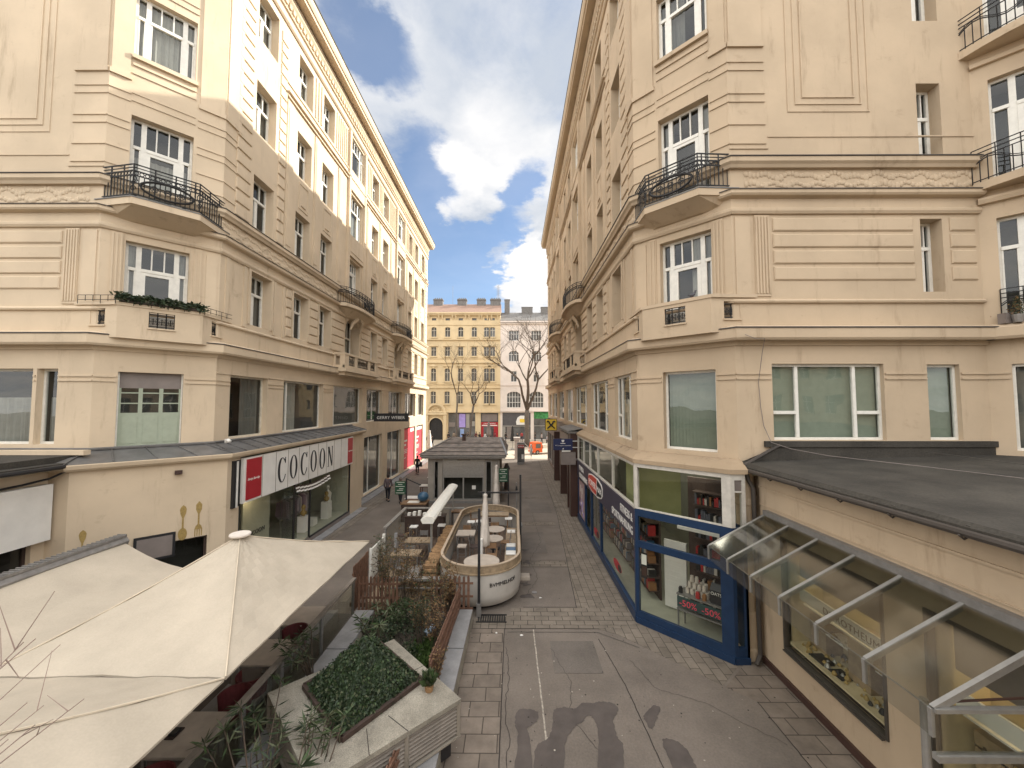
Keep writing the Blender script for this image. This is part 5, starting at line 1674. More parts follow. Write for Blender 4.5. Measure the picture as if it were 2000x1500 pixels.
# loose cable across the roof and up the wall
rr = random.Random(4)
pts = [chR(Lc - .9 + .0, .40, 8.75), chR(Lc - .45, .42, 8.45)]
m = MB(); T_ = frR
m.tube([T_(.05, .40, 8.47), T_(.35, .38, 8.36), T_(.6, .36, 8.38), T_(.62, .2, 8.0), T_(.6, .03, 7.2), T_(.64, .03, 6.5), T_(.7, .04, 6.0), T_(.85, .1, 5.55), T_(1.1, .5, 5.42), T_(1.6, 1.1, 5.32), T_(2.6, 2.4, 5.26), T_(3.6, 4.0, 5.2), T_(4.3, 5.6, 5.17), T_(4.9, 7.6, 5.1)], .009, 5)
tag(m.build('loose_cable', M['grey'], smooth=True), 'thin loose cable hanging down the right wall and across the dark flat roof', 'cable')
# round corner column
m = MB(); m.lathe(6.18, 10.62, [(.27, 0), (.27, .25), (.24, .3), (.24, 1.15), (.20, 1.2), (.20, 3.9), (.23, 3.95), (.23, 4.05), (.20, 4.1), (.20, 4.86)], 20)
m.build('column', M['plasterR'], br, smooth=False)

# glass canopy
gc = thing('glass_canopy', 'glass canopy with aluminium bars over the jeweller display windows', 'canopy', (5.6, 7.5, 2.6))
ys_ = [10.0 - i * .87 for i in range(7)]
inn, out_ = (6.42, 3.80), (4.9, 3.02)
m = MB(); m.box(6.30, 6.425, ys_[-1] - 3.2, ys_[0] + .04, 3.80, 3.92); m.build('wall_rail', M['steel'], gc)
for y in ys_:
    m = MB(); m.beam((6.30, y, 3.80), (4.9, y, 3.05), .055, .025); m.beam((6.30, y, 3.745), (4.9, y, 2.995), .022, .09); m.box(4.875, 4.915, y - .022, y + .022, 2.72, 3.02)
    m.box(4.87, 5.0, y - .0225, y + .0225, 2.98, 3.04)
    m.build('rafter', M['alu'], gc)
m = MB()
m.beam((4.895, ys_[0], 3.035), (4.895, ys_[-1], 3.035), .018, .014)
m.build('edge_strip', M['alu'], gc)
for i in range(6):
    m = MB(); a, b = ys_[i] - .025, ys_[i + 1] + .025
    m.rings([[(6.32, a, 3.80), (6.32, b, 3.80), (6.32, b, 3.812), (6.32, a, 3.812)], [(4.88, a, 3.035), (4.88, b, 3.035), (4.88, b, 3.047), (4.88, a, 3.047)]])
    m.build('glass_pane', M['roofglass'], gc)
    m = MB(); m.quad((4.885, a, 2.72), (4.885, b, 2.72), (4.885, b, 3.03), (4.885, a, 3.03)); m.build('glass_skirt', M['roofglass'], gc)
m = MB(); m.quad((4.9, 10.0, 2.75), (6.35, 10.0, 2.75), (6.35, 10.0, 3.78), (4.9, 10.0, 3.02)); m.build('glass_gable', M['roofglass'], gc)
ye = ys_[-1]
m = MB(); m.beam((4.9, ye - .02, 3.03), (9.0, ye - .02, 3.03), .07, .045); m.build('front_rail', M['alu'], gc)
m = MB(); m.beam((4.9, ye - .02, 2.50), (9.0, ye - .02, 2.50), .08, .07); m.build('front_rail', M['alu'], gc)
m = MB(); m.quad((4.9, ye - .03, 2.47), (6.6, ye - .03, 2.47), (6.6, ye - .03, 3.02), (4.9, ye - .03, 3.02)); m.build('glass_skirt', M['roofglass'], gc)
m = MB(); m.beam((5.1, ye + .06, 3.06), (6.42, ye - .1, 3.25), .02, .02); m.build('brace', M['brown'], gc)
m = MB(); m.cyl(5.02, 4.98, 0, 3.0, .045, n=12); m.build('post', M['alu'], gc)
# ------------------------------------------------------------------ ground
def ribbon(name, mat_, poly, z, h=.004):
    m = MB(); m.prism_xy(poly, z - h * .9, z)
    return struct(m.build(name, mat_))


def rect(x0, x1, y0, y1): return [(x0, y0), (x1, y0), (x1, y1), (x0, y1)]


m = MB(); m.quad((-900, -300, -.01), (900, -300, -.01), (900, 1500, -.01), (-900, 1500, -.01))
struct(m.build('ground', M['asphalt2']))
ribbon('street', M['asphalt'], [(-14, -3), (6.6, -3), (6.6, 47), (-14, 47)], 0.0, .008)
m = MB(); m.quad((-90, 47, .0), (90, 47, .0), (90, 72, .0), (-90, 72, .0)); struct(m.build('cross_street', mat('pale_asphalt', (.40, .35, .28), .85, var=.25, scale=.35, bump=.3, bscale=40, stretch=(.25, 1, 1))))
# left strip of concrete slabs beside the kerb wall
ribbon('pavement', M['pavers'], rect(-1.5, -.29, 5, 11.78), .004)
ribbon('pavement', M['settsy'], [(-.1, 12.55), (-1.5, 12.2), (-1.5, 11.80), (-.1, 11.80)], .0045)
# band of setts across the street and along the shop
ribbon('pavement', M['setts'], [(-.1, 11.82), (3.0, 11.82), (3.72, 12.1), (3.72, 12.95), (-.1, 12.95)], .004)
ribbon('pavement', M['settsy'], [(2.05, 12.95), (3.70, 12.95), (3.70, 24), (2.62, 24)], .004)
ribbon('pavement', M['settsy'], [(2.62, 24), (3.98, 24), (3.98, 46), (2.9, 46)], .004)
ribbon('pavement', M['settsy'], [(2.45, 11.80), (3.0, 11.5), (4.4, 10.05), (4.9, 9.5), (5.62, 10.15), (3.72, 12.05)], .0042)
ribbon('pavement', M['pavers'], [(4.95, 9.45), (5.4, 9.0), (5.4, 4), (6.43, 4), (6.43, 10.3), (5.9, 10.3)], .004)
# cross bands further down the street
for y in (16.2, 21.6, 27.5, 34.0): ribbon('pavement', M['setts'], rect(.3, 2.3, y, y + .55), .0045)
for x in (-7.4,): ribbon('pavement', M['settsy'], rect(-9.6, -8.8, 13, 46), .004)
# joints and repair seams
rr = random.Random(11)
def seam(name, mat_, pts, w, z, wob=0.0):
    m = MB(); P = []
    for i in range(len(pts) - 1):
        (x0, y0), (x1, y1) = pts[i], pts[i + 1]
        n = max(2, int(hypot(x1 - x0, y1 - y0) / .12))
        for k in range(n + (i == len(pts) - 2)): t = k / n; P.append((x0 + (x1 - x0) * t + rr.uniform(-wob, wob), y0 + (y1 - y0) * t + rr.uniform(-wob, wob)))
    for i in range(len(P) - 1):
        (x0, y0), (x1, y1) = P[i], P[i + 1]; l = hypot(x1 - x0, y1 - y0) or 1; nx, ny = -(y1 - y0) / l * w / 2, (x1 - x0) / l * w / 2
        m.quad((x0 - nx, y0 - ny, z), (x1 - nx, y1 - ny, z), (x1 + nx, y1 + ny, z), (x0 + nx, y0 + ny, z))
    return struct(m.build(name, mat_))
seam('road_line', M['line'], [(.57, 11.75), (.62, 9), (.66, 6)], .035, .009, .004)
seam('road_joint', M['joint'], [(2.38, 11.3), (2.62, 9.5), (2.78, 6)], .018, .009, .006)
seam('road_joint', M['joint'], [(-.28, 11.78), (-.27, 6)], .02, .009, .004)
seam('road_joint', M['joint'], [(-.2, 10.9), (-.12, 9.6), (-.2, 8.8), (-.1, 8.0), (-.16, 7.2), (-.1, 6)], .012, .0092, .03)
seam('road_joint', M['joint'], [(-1.4, 11.79), (2.5, 11.79)], .02, .0095, .004)
seam('road_joint', mat('seam_grey', (.085, .075, .065), .9), [(-.2, 11.62), (2.4, 11.62), (3.4, 10.9)], .02, .009, .003)
for y in (13.0, 16.1, 16.8, 21.5, 22.2): seam('road_joint', M['joint'], [(.3, y), (2.3, y)], .018, .0092, .006)
seam('road_joint', M['joint'], [(2.03, 12.98), (2.6, 24), (2.85, 46)], .02, .0092, .006)
seam('road_joint', M['joint'], [(5.4, 9.0), (5.4, 4)], .02, .0092, .006)

def blobpoly(pts, seed, z=.012):
    """irregular outline through the points"""
    r_ = random.Random(seed); n = len(pts); out = []
    for i in range(n):
        p0, p1, p2, p3 = pts[i - 1], pts[i], pts[(i + 1) % n], pts[(i + 2) % n]
        for k in range(7):
            t = k / 7
            q = [.5 * (2 * p1[j] + (p2[j] - p0[j]) * t + (2 * p0[j] - 5 * p1[j] + 4 * p2[j] - p3[j]) * t * t + (-p0[j] + 3 * p1[j] - 3 * p2[j] + p3[j]) * t ** 3) for j in (0, 1)]
            out.append((q[0] + r_.uniform(-.016, .016), q[1] + r_.uniform(-.016, .016)))
    return out
def g_(x, y):
    a = (x - 1000) / 760; b = (750 - y) / 760; p = radians(2.937); q = radians(.264)
    fy = cos(p) - b * sin(p); uz = sin(p) + b * cos(p); X = a * cos(q) - fy * sin(q); Y = a * sin(q) + fy * cos(q); t = -6.6 / uz
    return (X * t, Y * t)
stains = [[(1012, 1388), (1030, 1386), (1050, 1392), (1048, 1410), (1030, 1425), (1036, 1450), (1036, 1520), (1006, 1520), (1012, 1440), (1006, 1415)],
          [(1082, 1388), (1100, 1382), (1124, 1384), (1136, 1374), (1158, 1374), (1175, 1371), (1200, 1376), (1207, 1390), (1198, 1408), (1206, 1440), (1218, 1460), (1212, 1530), (1172, 1530), (1168, 1440), (1164, 1412), (1150, 1398), (1138, 1410), (1124, 1420), (1104, 1450), (1098, 1520), (1048, 1520), (1046, 1462), (1072, 1440), (1080, 1412)],
          [(1258, 1398), (1276, 1379), (1290, 1384), (1284, 1400), (1278, 1418), (1270, 1424), (1262, 1412)],
          [(1294, 1446), (1320, 1448), (1342, 1466), (1360, 1500), (1380, 1540), (1330, 1540), (1310, 1490)]]
for i, st_ in enumerate(stains):
    m = MB(); P = blobpoly([g_(*q) for q in st_], i)
    m.add([(x, y, .0105) for x, y in P], [tuple(range(len(P)))])
    struct(m.build('water_stain', M['wet']))
for i, (cx, cy) in enumerate(((.42, 14.6), (.5, 13.7), (.45, 15.4), (.55, 16.6), (.48, 18))):
    rr = random.Random(40 + i); n = 10; P = [(cx + rr.uniform(.08, .35) * cos(2 * pi * k / n), cy + rr.uniform(.05, .3) * sin(2 * pi * k / n)) for k in range(n)]
    m = MB(); m.add([(x, y, .0105) for x, y in blobpoly(P, i)], [tuple(range(70))]); struct(m.build('water_stain', M['wet']))
# kerb along the left shops
m = MB(); m.box(-9.75, -9.3, 13.3, 25, 0, .05); m.box(-10.5, -9.9, 25, 46, 0, .05); struct(m.build('kerb', M['stone']))
# drain grating at the prow of the bar
m = MB()
for i in range(12): m.box(-1.10 + i * .072, -1.06 + i * .072, 12.15, 12.5, .006, .02)
m.box(-1.15, -.22, 12.1, 12.15, .006, .022); m.box(-1.15, -.22, 12.5, 12.55, .006, .022)
tag(m.build('drain_grating', M['iron']), 'dark drain grating in the paving in front of the white bar hull', 'grating')

# worn patches, cracks and trodden gum
for i, (x0, x1, y0, y1) in enumerate(((1.0, 2.2, 9.9, 11.2), (.35, 1.5, 17.6, 20.4), (-8.6, -6.9, 15, 17.5), (1.0, 2.3, 24.0, 26.5), (-8.9, -7.5, 29, 34))):
    ribbon('street_patch', M['asphalt2'], rect(x0, x1, y0, y1), .0075, .003)
seam('road_crack', M['joint'], [(1.0, 10.9), (1.35, 9.6), (1.2, 8.6), (1.7, 7.6), (1.6, 6)], .007, .0094, .03)
seam('road_crack', M['joint'], [(3.0, 10.4), (3.3, 9.4), (4.3, 8.9), (5.3, 7.9)], .007, .0094, .03)
seam('road_crack', M['joint'], [(.4, 13.8), (.9, 15.0), (.7, 17), (1.3, 19), (1.1, 24)], .010, .0094, .04)
rr = random.Random(71); m = MB()
for _ in range(260):
    x, y = rr.uniform(-1.3, 5.9), rr.choice([rr.uniform(6, 13), rr.uniform(6, 30)])
    if x > 3.6 and y > 9.5: continue
    r_ = rr.uniform(.008, .022); m.m = rr.choice([0, 1, 1])
    m.add([(x + r_ * cos(k), y + r_ * sin(k), .0108) for k in range(6)], [tuple(range(6))])
tag(m.build('trodden_gum', [M['line'], M['joint']]), 'small pale and dark specks of trodden gum on the paving', 'gum spots', kind='stuff')
# ------------------------------------------------------------------ far side of the cross street
def simple_window(root, T, u, w_, z0, z1, arch=0.0, bars=(1, 2), mt=None, rec=.22):
    f = MB(T); a, b = u - w_ / 2, u + w_ / 2; fw = .07
    f.box(a, a + fw, -rec - .04, -rec + .02, z0, z1); f.box(b - fw, b, -rec - .04, -rec + .02, z0, z1)
    f.box(a + fw, b - fw, -rec - .04, -rec + .02, z0, z0 + fw); f.box(a + fw, b - fw, -rec - .04, -rec + .02, z1 - fw, z1)
    for k in range(1, bars[0] + 1):
        uu = a + w_ * k / (bars[0] + 1); f.box(uu - .035, uu + .035, -rec - .035, -rec + .025, z0 + fw, z1 - fw)
    for k in range(1, bars[1]):
        zz = z0 + (z1 - z0) * (.66 if bars[1] == 2 else k / bars[1]); f.box(a + fw, b - fw, -rec - .03, -rec + .03, zz - .035, zz + .035)
    o = f.build('window', mt or M['oldframe'], root)
    g = MB(T); g.quad((a, -rec - .06, z0), (b, -rec - .06, z0), (b, -rec - .06, z1), (a, -rec - .06, z1)); g.build('pane', M['farpane'], o)
    return o


M['farpane'] = mat('dark_window', (.10, .10, .10), .2, var=.5, scale=.6, spec=.6)


def arch_fill(mb, u, w_, z1, rise, rec):
    R = w_ / 2; n = 6
    for q in (-1, 1):
        arc = [(u + q * R * cos(k * pi / 2 / n), z1 - rise + rise * sin(k * pi / 2 / n)) for k in range(n + 1)]
        mb.prism_uz(arc + [(u + q * R, z1)], -rec, .012)


YF = 72.0
yb = thing('apartment_building', 'yellow ochre apartment house with red tiled roof at the end of the street', 'building', (-12, 76, 0))
TF = frame((-27.0, YF), (1, 0), (0, -1))
U = lambda X: X + 27.0
cols_ = [-22.4, -19.95, -17.45, -14.92, -12.36, -9.9, -7.38, -5.07, -3.97]
rows = [(19.2, 20.85, .35), (15.6, 17.15, .0), (10.9, 13.15, .5), (6.75, 8.85, .25)]
hs_ = []
for c in cols_:
    w_ = 1.0 if c > -6 or True else 1
    for z0, z1, ar in rows: hs_.append((U(c) - .5, U(c) + .5, z0 - .1, z1 + .1))
    hs_.append((U(c) - .42, U(c) + .42, 22.2, 22.65))
hs_ += [(U(-15.6), U(-13.1), 0, 4.05), (U(-12.1), U(-7.1), .1, 4.95), (U(-6.1), U(-2.85), .1, 4.95), (U(-26), U(-17), .1, 4.6)]
m = MB(); wallgrid(m, TF, 0, 24.5, 0, 23.5, hs_, .25)
for c in cols_:
    for z0, z1, ar in rows:
        if ar: arch_fill(m, U(c), 1.0, z1 + .1, ar, .25)
arch_fill(m, U(-14.35), 2.5, 4.05, 1.3, .25)
m.T = None; m.quad((-2.5, YF, 0), (-2.5, YF + 12, 0), (-2.5, YF + 12, 23.5), (-2.5, YF, 23.5))
m.build('wall', M['yellowwall'], yb)
for c in cols_:
    for z0, z1, ar in rows: simple_window(yb, TF, U(c), 1.0, z0 - .1, z1 + .1)
    m = MB(TF); m.prism_uz([(U(c) + .42 * cos(k * pi / 6), 22.42 + .2 * sin(k * pi / 6)) for k in range(12)], -.2, -.15); m.build('attic_window', M['farpane'], yb)
m = MB(TF)
for zz, pr, h_ in ((5.05, .3, .3), (9.55, .25, .2), (10.2, .15, .15), (14.2, .3, .22), (15.0, .12, .12), (18.5, .3, .22), (21.3, .12, .12)):
    m.box(0, 24.5, 0, pr, zz, zz + h_)
m.box(0, 24.6, 0, .75, 23.35, 23.6); m.box(0, 24.55, 0, .5, 23.1, 23.35)
m.build('cornice', M['yellowwall'], yb)
for c in cols_:
    m = MB(TF)
    for z0, z1, ar in rows:
        m.box(U(c) - .66, U(c) - .5, 0, .06, z0 - .1, z1 + .05); m.box(U(c) + .5, U(c) + .66, 0, .06, z0 - .1, z1 + .05); m.box(U(c) - .66, U(c) + .66, 0, .22, z0 - .34, z0 - .16)
    m.box(U(c) - .78, U(c) + .78, 0, .22, 17.32, 17.46); m.box(U(c) - .2, U(c) + .2, 0, .1, 13.2, 13.6)
    if c in (-14.92, -9.9, -7.38): m.prism_uz([(U(c) - .85, 13.55), (U(c) + .85, 13.55), (U(c), 14.0)], 0, .25)
    else: m.box(U(c) - .8, U(c) + .8, 0, .22, 13.55, 13.68)
    m.build('window_surround', M['yellowwall'], yb)
    m = MB(TF)
    for q in (-.95, .95):
        if c > -3.98 or True: m.rings([[(U(c) + q - .1, 0, 22.3), (U(c) + q + .1, 0, 22.3), (U(c) + q + .1, .05, 22.3), (U(c) + q - .1, .05, 22.3)], [(U(c) + q - .14, 0, 23.1), (U(c) + q + .14, 0, 23.1), (U(c) + q + .14, .5, 23.1), (U(c) + q - .14, .5, 23.1)]])
    m.build('eave_bracket', M['yellowwall'], yb)
# portal
m = MB(TF); m.box(U(-16.3), U(-15.75), 0, .4, 0, 4.6); m.box(U(-12.95), U(-12.4), 0, .4, 0, 4.6); m.box(U(-16.4), U(-12.3), 0, .5, 4.62, 5.0)
n = 12
for k in range(n):
    t0, t1 = pi * k / n, pi * (k + 1) / n
    m.prism_uz([(U(-14.35) + 1.25 * cos(t0), 2.75 + 1.3 * sin(t0)), (U(-14.35) + 1.25 * cos(t1), 2.75 + 1.3 * sin(t1)), (U(-14.35) + 1.5 * cos(t1), 2.75 + 1.55 * sin(t1)), (U(-14.35) + 1.5 * cos(t0), 2.75 + 1.55 * sin(t0))], 0, .18)
    m.prism_uz([(U(-14.35) + 1.45 * cos(t0), 5.0 + 1.4 * sin(t0)), (U(-14.35) + 1.45 * cos(t1), 5.0 + 1.4 * sin(t1)), (U(-14.35) + 1.85 * cos(t1), 5.0 + 1.75 * sin(t1)), (U(-14.35) + 1.85 * cos(t0), 5.0 + 1.75 * sin(t0))], 0, .4)
for k in range(8): m.tube([TFp for TFp in ((U(-14.35) + .5 * cos(k * pi / 4), .05, 5.5 + .35 * sin(k * pi / 4)), (U(-14.35) + .75 * cos(k * pi / 4 + .4), .12, 5.55 + .5 * sin(k * pi / 4 + .4)))], .12, 5)
m.build('portal', M['yellowwall'], yb)
m = MB(TF); m.box(U(-15.6), U(-13.1), -.24, -.18, 0, 4.05)
for k in range(5): m.box(U(-15.5) + k * .5, U(-15.46) + k * .5, -.18, -.15, .1, 4.0)
m.build('door', M['black'], yb)
# shops
def shopfront(root, T, a, b, z1, bands, sign=None, name='shop_front'):
    m = MB(T); m.box(a, b, -.3, -.2, .1, z1); o = m.build(name, M['farpane'], root)
    for (u0, u1, z0, zz1, mt, nm) in bands:
        q = MB(T); q.box(u0, u1, -.2, -.12, z0, zz1); q.build(nm, mt, o)
    return o
shopfront(yb, TF, U(-12.1), U(-7.1), 4.95, [(U(-12), U(-10.9), 2.4, 3.2, M['grey'], 'panel'), (U(-10.7), U(-10.2), 2.5, 4.8, M['grey'], 'panel'), (U(-10.1), U(-8.95), 2.3, 4.8, M['purple'], 'panel'), (U(-8.8), U(-8.2), 2.2, 4.8, M['alu'], 'panel'), (U(-8.0), U(-7.2), 2.5, 3.4, M['alu'], 'panel'), (U(-9.9), U(-9.2), .2, 2.0, mat('lightblue', (.25, .35, .6), .6), 'door'), (U(-12.05), U(-7.15), 4.82, 4.95, M['black'], 'lintel')])
o = shopfront(yb, TF, U(-6.1), U(-2.85), 4.95, [(U(-5.9), U(-3.1), 3.4, 4.7, M['grey'], 'panel'), (U(-6.05), U(-2.9), 2.45, 3.25, M['red'], 'fascia'), (U(-3.7), U(-2.9), .3, 2.4, M['red'], 'panel'), (U(-6.05), U(-5.6), .3, 2.4, M['red'], 'panel')])
text_mb('JOHN HARRIS', TF, U(-4.47), 2.86, -.12, .36, .01, 'CENTER').build('lettering', M['white'], o); m = MB(TF); m.box(U(-5.9), U(-3.05), -.12, -.11, 2.55, 2.72); m.build('stripe', M['white'], o)
shopfront(yb, TF, U(-26), U(-17), 4.6, [(U(-26), U(-17), 3.5, 4.5, M['grey'], 'panel')])
# roof
m = MB(); m.add([(-27, YF - .7, 23.6), (-2.5, YF - .7, 23.6), (-2.5, YF + 4.5, 26.4), (-27, YF + 4.5, 26.4), (-2.5, YF + 12, 23.6), (-27, YF + 12, 23.6)], [(0, 1, 2, 3), (3, 2, 4, 5), (1, 4, 2)])
rf = m.build('roof', M['tile_red'], yb)
for x, w_ in ((-14.9, 1.8), (-10.2, 1.8), (-6.4, 1.7), (-3.6, 2.0), (-20, 1.8)):
    m = MB(); m.box(x - w_ / 2, x + w_ / 2, YF + 3.6, YF + 4.6, 25.6, 27.3); m.box(x - w_ / 2 - .08, x + w_ / 2 + .08, YF + 3.5, YF + 4.7, 27.0, 27.15)
    for k in range(4): m.cyl(x - w_ / 2 + .3 + k * (w_ - .6) / 3, YF + 4.1, 27.3, 27.6, .1, .08, 6)
    m.build('chimney', M['tile_grey'], rf)
m = MB(); m.tube([(-3.1, YF + 4.3, 26.4), (-3.1, YF + 4.3, 30.2)], .05, 5)
for k in range(5): m.tube([(-3.5, YF + 4.3, 28.2 + k * .4), (-2.7, YF + 4.3, 28.2 + k * .4)], .03, 4); m.tube([(-3.4, YF + 4.3, 28.2 + k * .4), (-2.8, YF + 4.3, 28.6 + k * .4)], .02, 4)
m.build('antenna', M['steel'], rf)
m = MB(); m.tube([(-12.1, YF + 4.3, 26.4), (-12.1, YF + 4.3, 30)], .03, 5); m.build('antenna', M['steel'], rf)

wb = thing('apartment_building', 'pale pinkish white apartment house with grey roof at the end of the street', 'building', (3, 76, 0))
TW2 = frame((-2.5, YF + .05), (1, 0), (0, -1)); V = lambda X: X + 2.5
wc = [0.0, 4.2, 8.4, 12.6]
hs_ = []
for c in wc:
    hs_ += [(V(c) - .95, V(c) + .95, 18.4, 20.3), (V(c) - .95, V(c) + .95, 14.5, 16.5), (V(c) - .55, V(c) + .55, 10.7, 12.7), (V(c) - 1.3, V(c) + 1.3, 5.9, 8.9)]
hs_ += [(.4, 6.2 - .6, .1, 5.0), (6.2, 9.6, .1, 5.2), (10.2, 17, .1, 5.0)]
m = MB(); wallgrid(m, TW2, 0, 17, 0, 22.0, hs_, .25)
for c in wc: arch_fill(m, V(c), 1.9, 16.5, .7, .25); arch_fill(m, V(c), 2.6, 8.9, .8, .25)
m.build('wall', M['whitewall'], wb)
for c in wc:
    simple_window(wb, TW2, V(c), 1.9, 18.4, 20.3, bars=(3, 2), mt=M['white']); simple_window(wb, TW2, V(c), 1.9, 14.5, 16.5, bars=(3, 2), mt=M['white'])
    simple_window(wb, TW2, V(c), 1.1, 10.7, 12.7, bars=(1, 2), mt=M['white']); simple_window(wb, TW2, V(c), 2.6, 5.9, 8.9, bars=(4, 3), mt=M['white'])
m = MB(TW2)
for zz, pr, h_ in ((5.2, .25, .2), (10.0, .12, .1), (21.5, .3, .15), (21.75, .5, .3)): m.box(0, 17, 0, pr, zz, zz + h_)
m.prism_uz([(V(2.6), 10.1), (V(4.2), 12.3 + .9), (V(5.8), 10.1), (V(5.6), 10.1), (V(4.2), 12.9), (V(2.8), 10.1)], 0, .1)
m.build('cornice', M['whitewall'], wb)
o = shopfront(wb, TW2, .4, 5.6, 5.0, [(.45, 5.55, 2.6, 4.9, mat('dark_metal_front', (.09, .085, .09), .5), 'fascia'), (.45, 5.55, 2.45, 2.6, M['alu'], 'lintel'), (.45, .95, .2, 2.4, M['alu'], 'panel'), (1.2, 2.2, .2, 2.4, M['grey'], 'panel')])
m = MB(TW2); m.prism_uz([(3.0, 2.75), (5.1, 2.75), (5.2, 3.3), (4.9, 4.1), (4.4, 4.45), (3.7, 4.45), (3.2, 4.1), (2.9, 3.3)], -.12, .1); o2 = m.build('round_sign', M['white'], o)
m = MB(TW2); m.box(3.6, 4.5, .1, .13, 3.2, 3.85); m.build('plate', M['yellow'], o2)
o = shopfront(wb, TW2, 6.2, 9.6, 5.2, [(6.25, 9.55, 3.9, 5.1, mat('foliage_green', (.05, .22, .07), .7, var=.6, scale=3), 'fascia'), (8.9, 9.55, 2.6, 3.9, mat('foliage_green2', (.05, .2, .07), .7, var=.6, scale=3), 'panel'), (6.25, 9.55, 2.5, 2.62, M['alu'], 'lintel')])
shopfront(wb, TW2, 10.2, 17, 5.0, [(10.3, 16.9, 3.9, 4.8, M['grey'], 'fascia')])
m = MB(); m.add([(-2.5, YF - .5, 22.05), (14.5, YF - .5, 22.05), (14.5, YF + 4, 24.6), (-2.5, YF + 4, 24.6), (14.5, YF + 12, 22.05), (-2.5, YF + 12, 22.05)], [(0, 1, 2, 3), (3, 2, 4, 5), (1, 4, 2), (0, 3, 5)])
rf = m.build('roof', M['tile_grey'], wb)
for x, w_, h_ in ((-1.3, 1.0, 26.9), (2.6, 2.1, 25.4), (6.4, 2.2, 25.4), (10.5, 2, 25.4)):
    m = MB(); m.box(x - w_ / 2, x + w_ / 2, YF + 3.0, YF + 3.9, 23.5, h_); m.box(x - w_ / 2 - .06, x + w_ / 2 + .06, YF + 2.95, YF + 3.95, h_, h_ + .1); m.build('chimney', M['tile_grey'], rf)
# neighbours that close the view if one steps sideways
for k, (x0, x1, h_, mt, lab) in enumerate(((-46, -27.05, 22, 'whitewall', 'plain white house left of the yellow ochre apartment house'), (14.55, 34, 23, 'yellowwall', 'plain yellow house right of the pale apartment house'))):
    nb_ = thing('apartment_building', lab, 'building', ((x0 + x1) / 2, 77, 0)); T_ = frame((x0, YF + .1), (1, 0), (0, -1)); L_ = x1 - x0
    hh = [(1.5 + i * 2.6, 2.6 + i * 2.6, z, z + 1.9) for i in range(7) for z in (5.5, 9.2, 12.9, 16.6)] + [(.8, L_ - .8, .1, 4.2)]
    m = MB(); wallgrid(m, T_, 0, L_, 0, h_, hh, .25); m.build('wall', M[mt], nb_)
    for h4 in hh[:-1]: simple_window(nb_, T_, (h4[0] + h4[1]) / 2, 1.1, h4[2], h4[3])
    shopfront(nb_, T_, .8, L_ - .8, 4.2, [(.9, L_ - .9, 3.3, 4.1, M['grey'], 'fascia')])
    m = MB(); m.add([(x0, YF - .4, h_), (x1, YF - .4, h_), (x1, YF + 5, h_ + 3), (x0, YF + 5, h_ + 3), (x1, YF + 12, h_), (x0, YF + 12, h_)], [(0, 1, 2, 3), (3, 2, 4, 5), (1, 4, 2), (0, 3, 5)]); m.build('roof', M['tile_grey'], nb_)
# the block across the yard behind the viewpoint, seen only in the window reflections
rb = thing('courtyard_building', 'tan building closing the far end of the yard opposite the street', 'building', (0, -24, 0)); T_ = frame((-45, -26), (1, 0), (0, 1))
hh = [(2 + i * 3.4, 3.5 + i * 3.4, z, z + 2.2) for i in range(25) for z in (1.2, 5.5, 9.6, 13.6)]
m = MB(); wallgrid(m, T_, 0, 90, 0, 17.5, hh, .3); m.build('wall', M['plasterR'], rb)
for i in range(0, len(hh), 5):
    w0_ = MB(T_)
    for h4 in hh[i:i + 5]:
        w0_.box(h4[0], h4[1], -.33, -.28, h4[2], h4[3]); w0_.m = 1
        w0_.box(h4[0], h4[1], -.28, -.25, h4[2], h4[2] + .08); w0_.box(h4[0] + .7, h4[0] + .8, -.28, -.25, h4[2] + .08, h4[3]); w0_.box(h4[0], h4[1], -.281, -.251, h4[2] + 1.4, h4[2] + 1.5); w0_.m = 0
    w0_.build('window', [M['farpane'], M['frame']], rb)
m = MB(); m.box(-46, 46, -36, -25.6, 17.5, 17.8); m.build('roof', M['tile_grey'], rb)


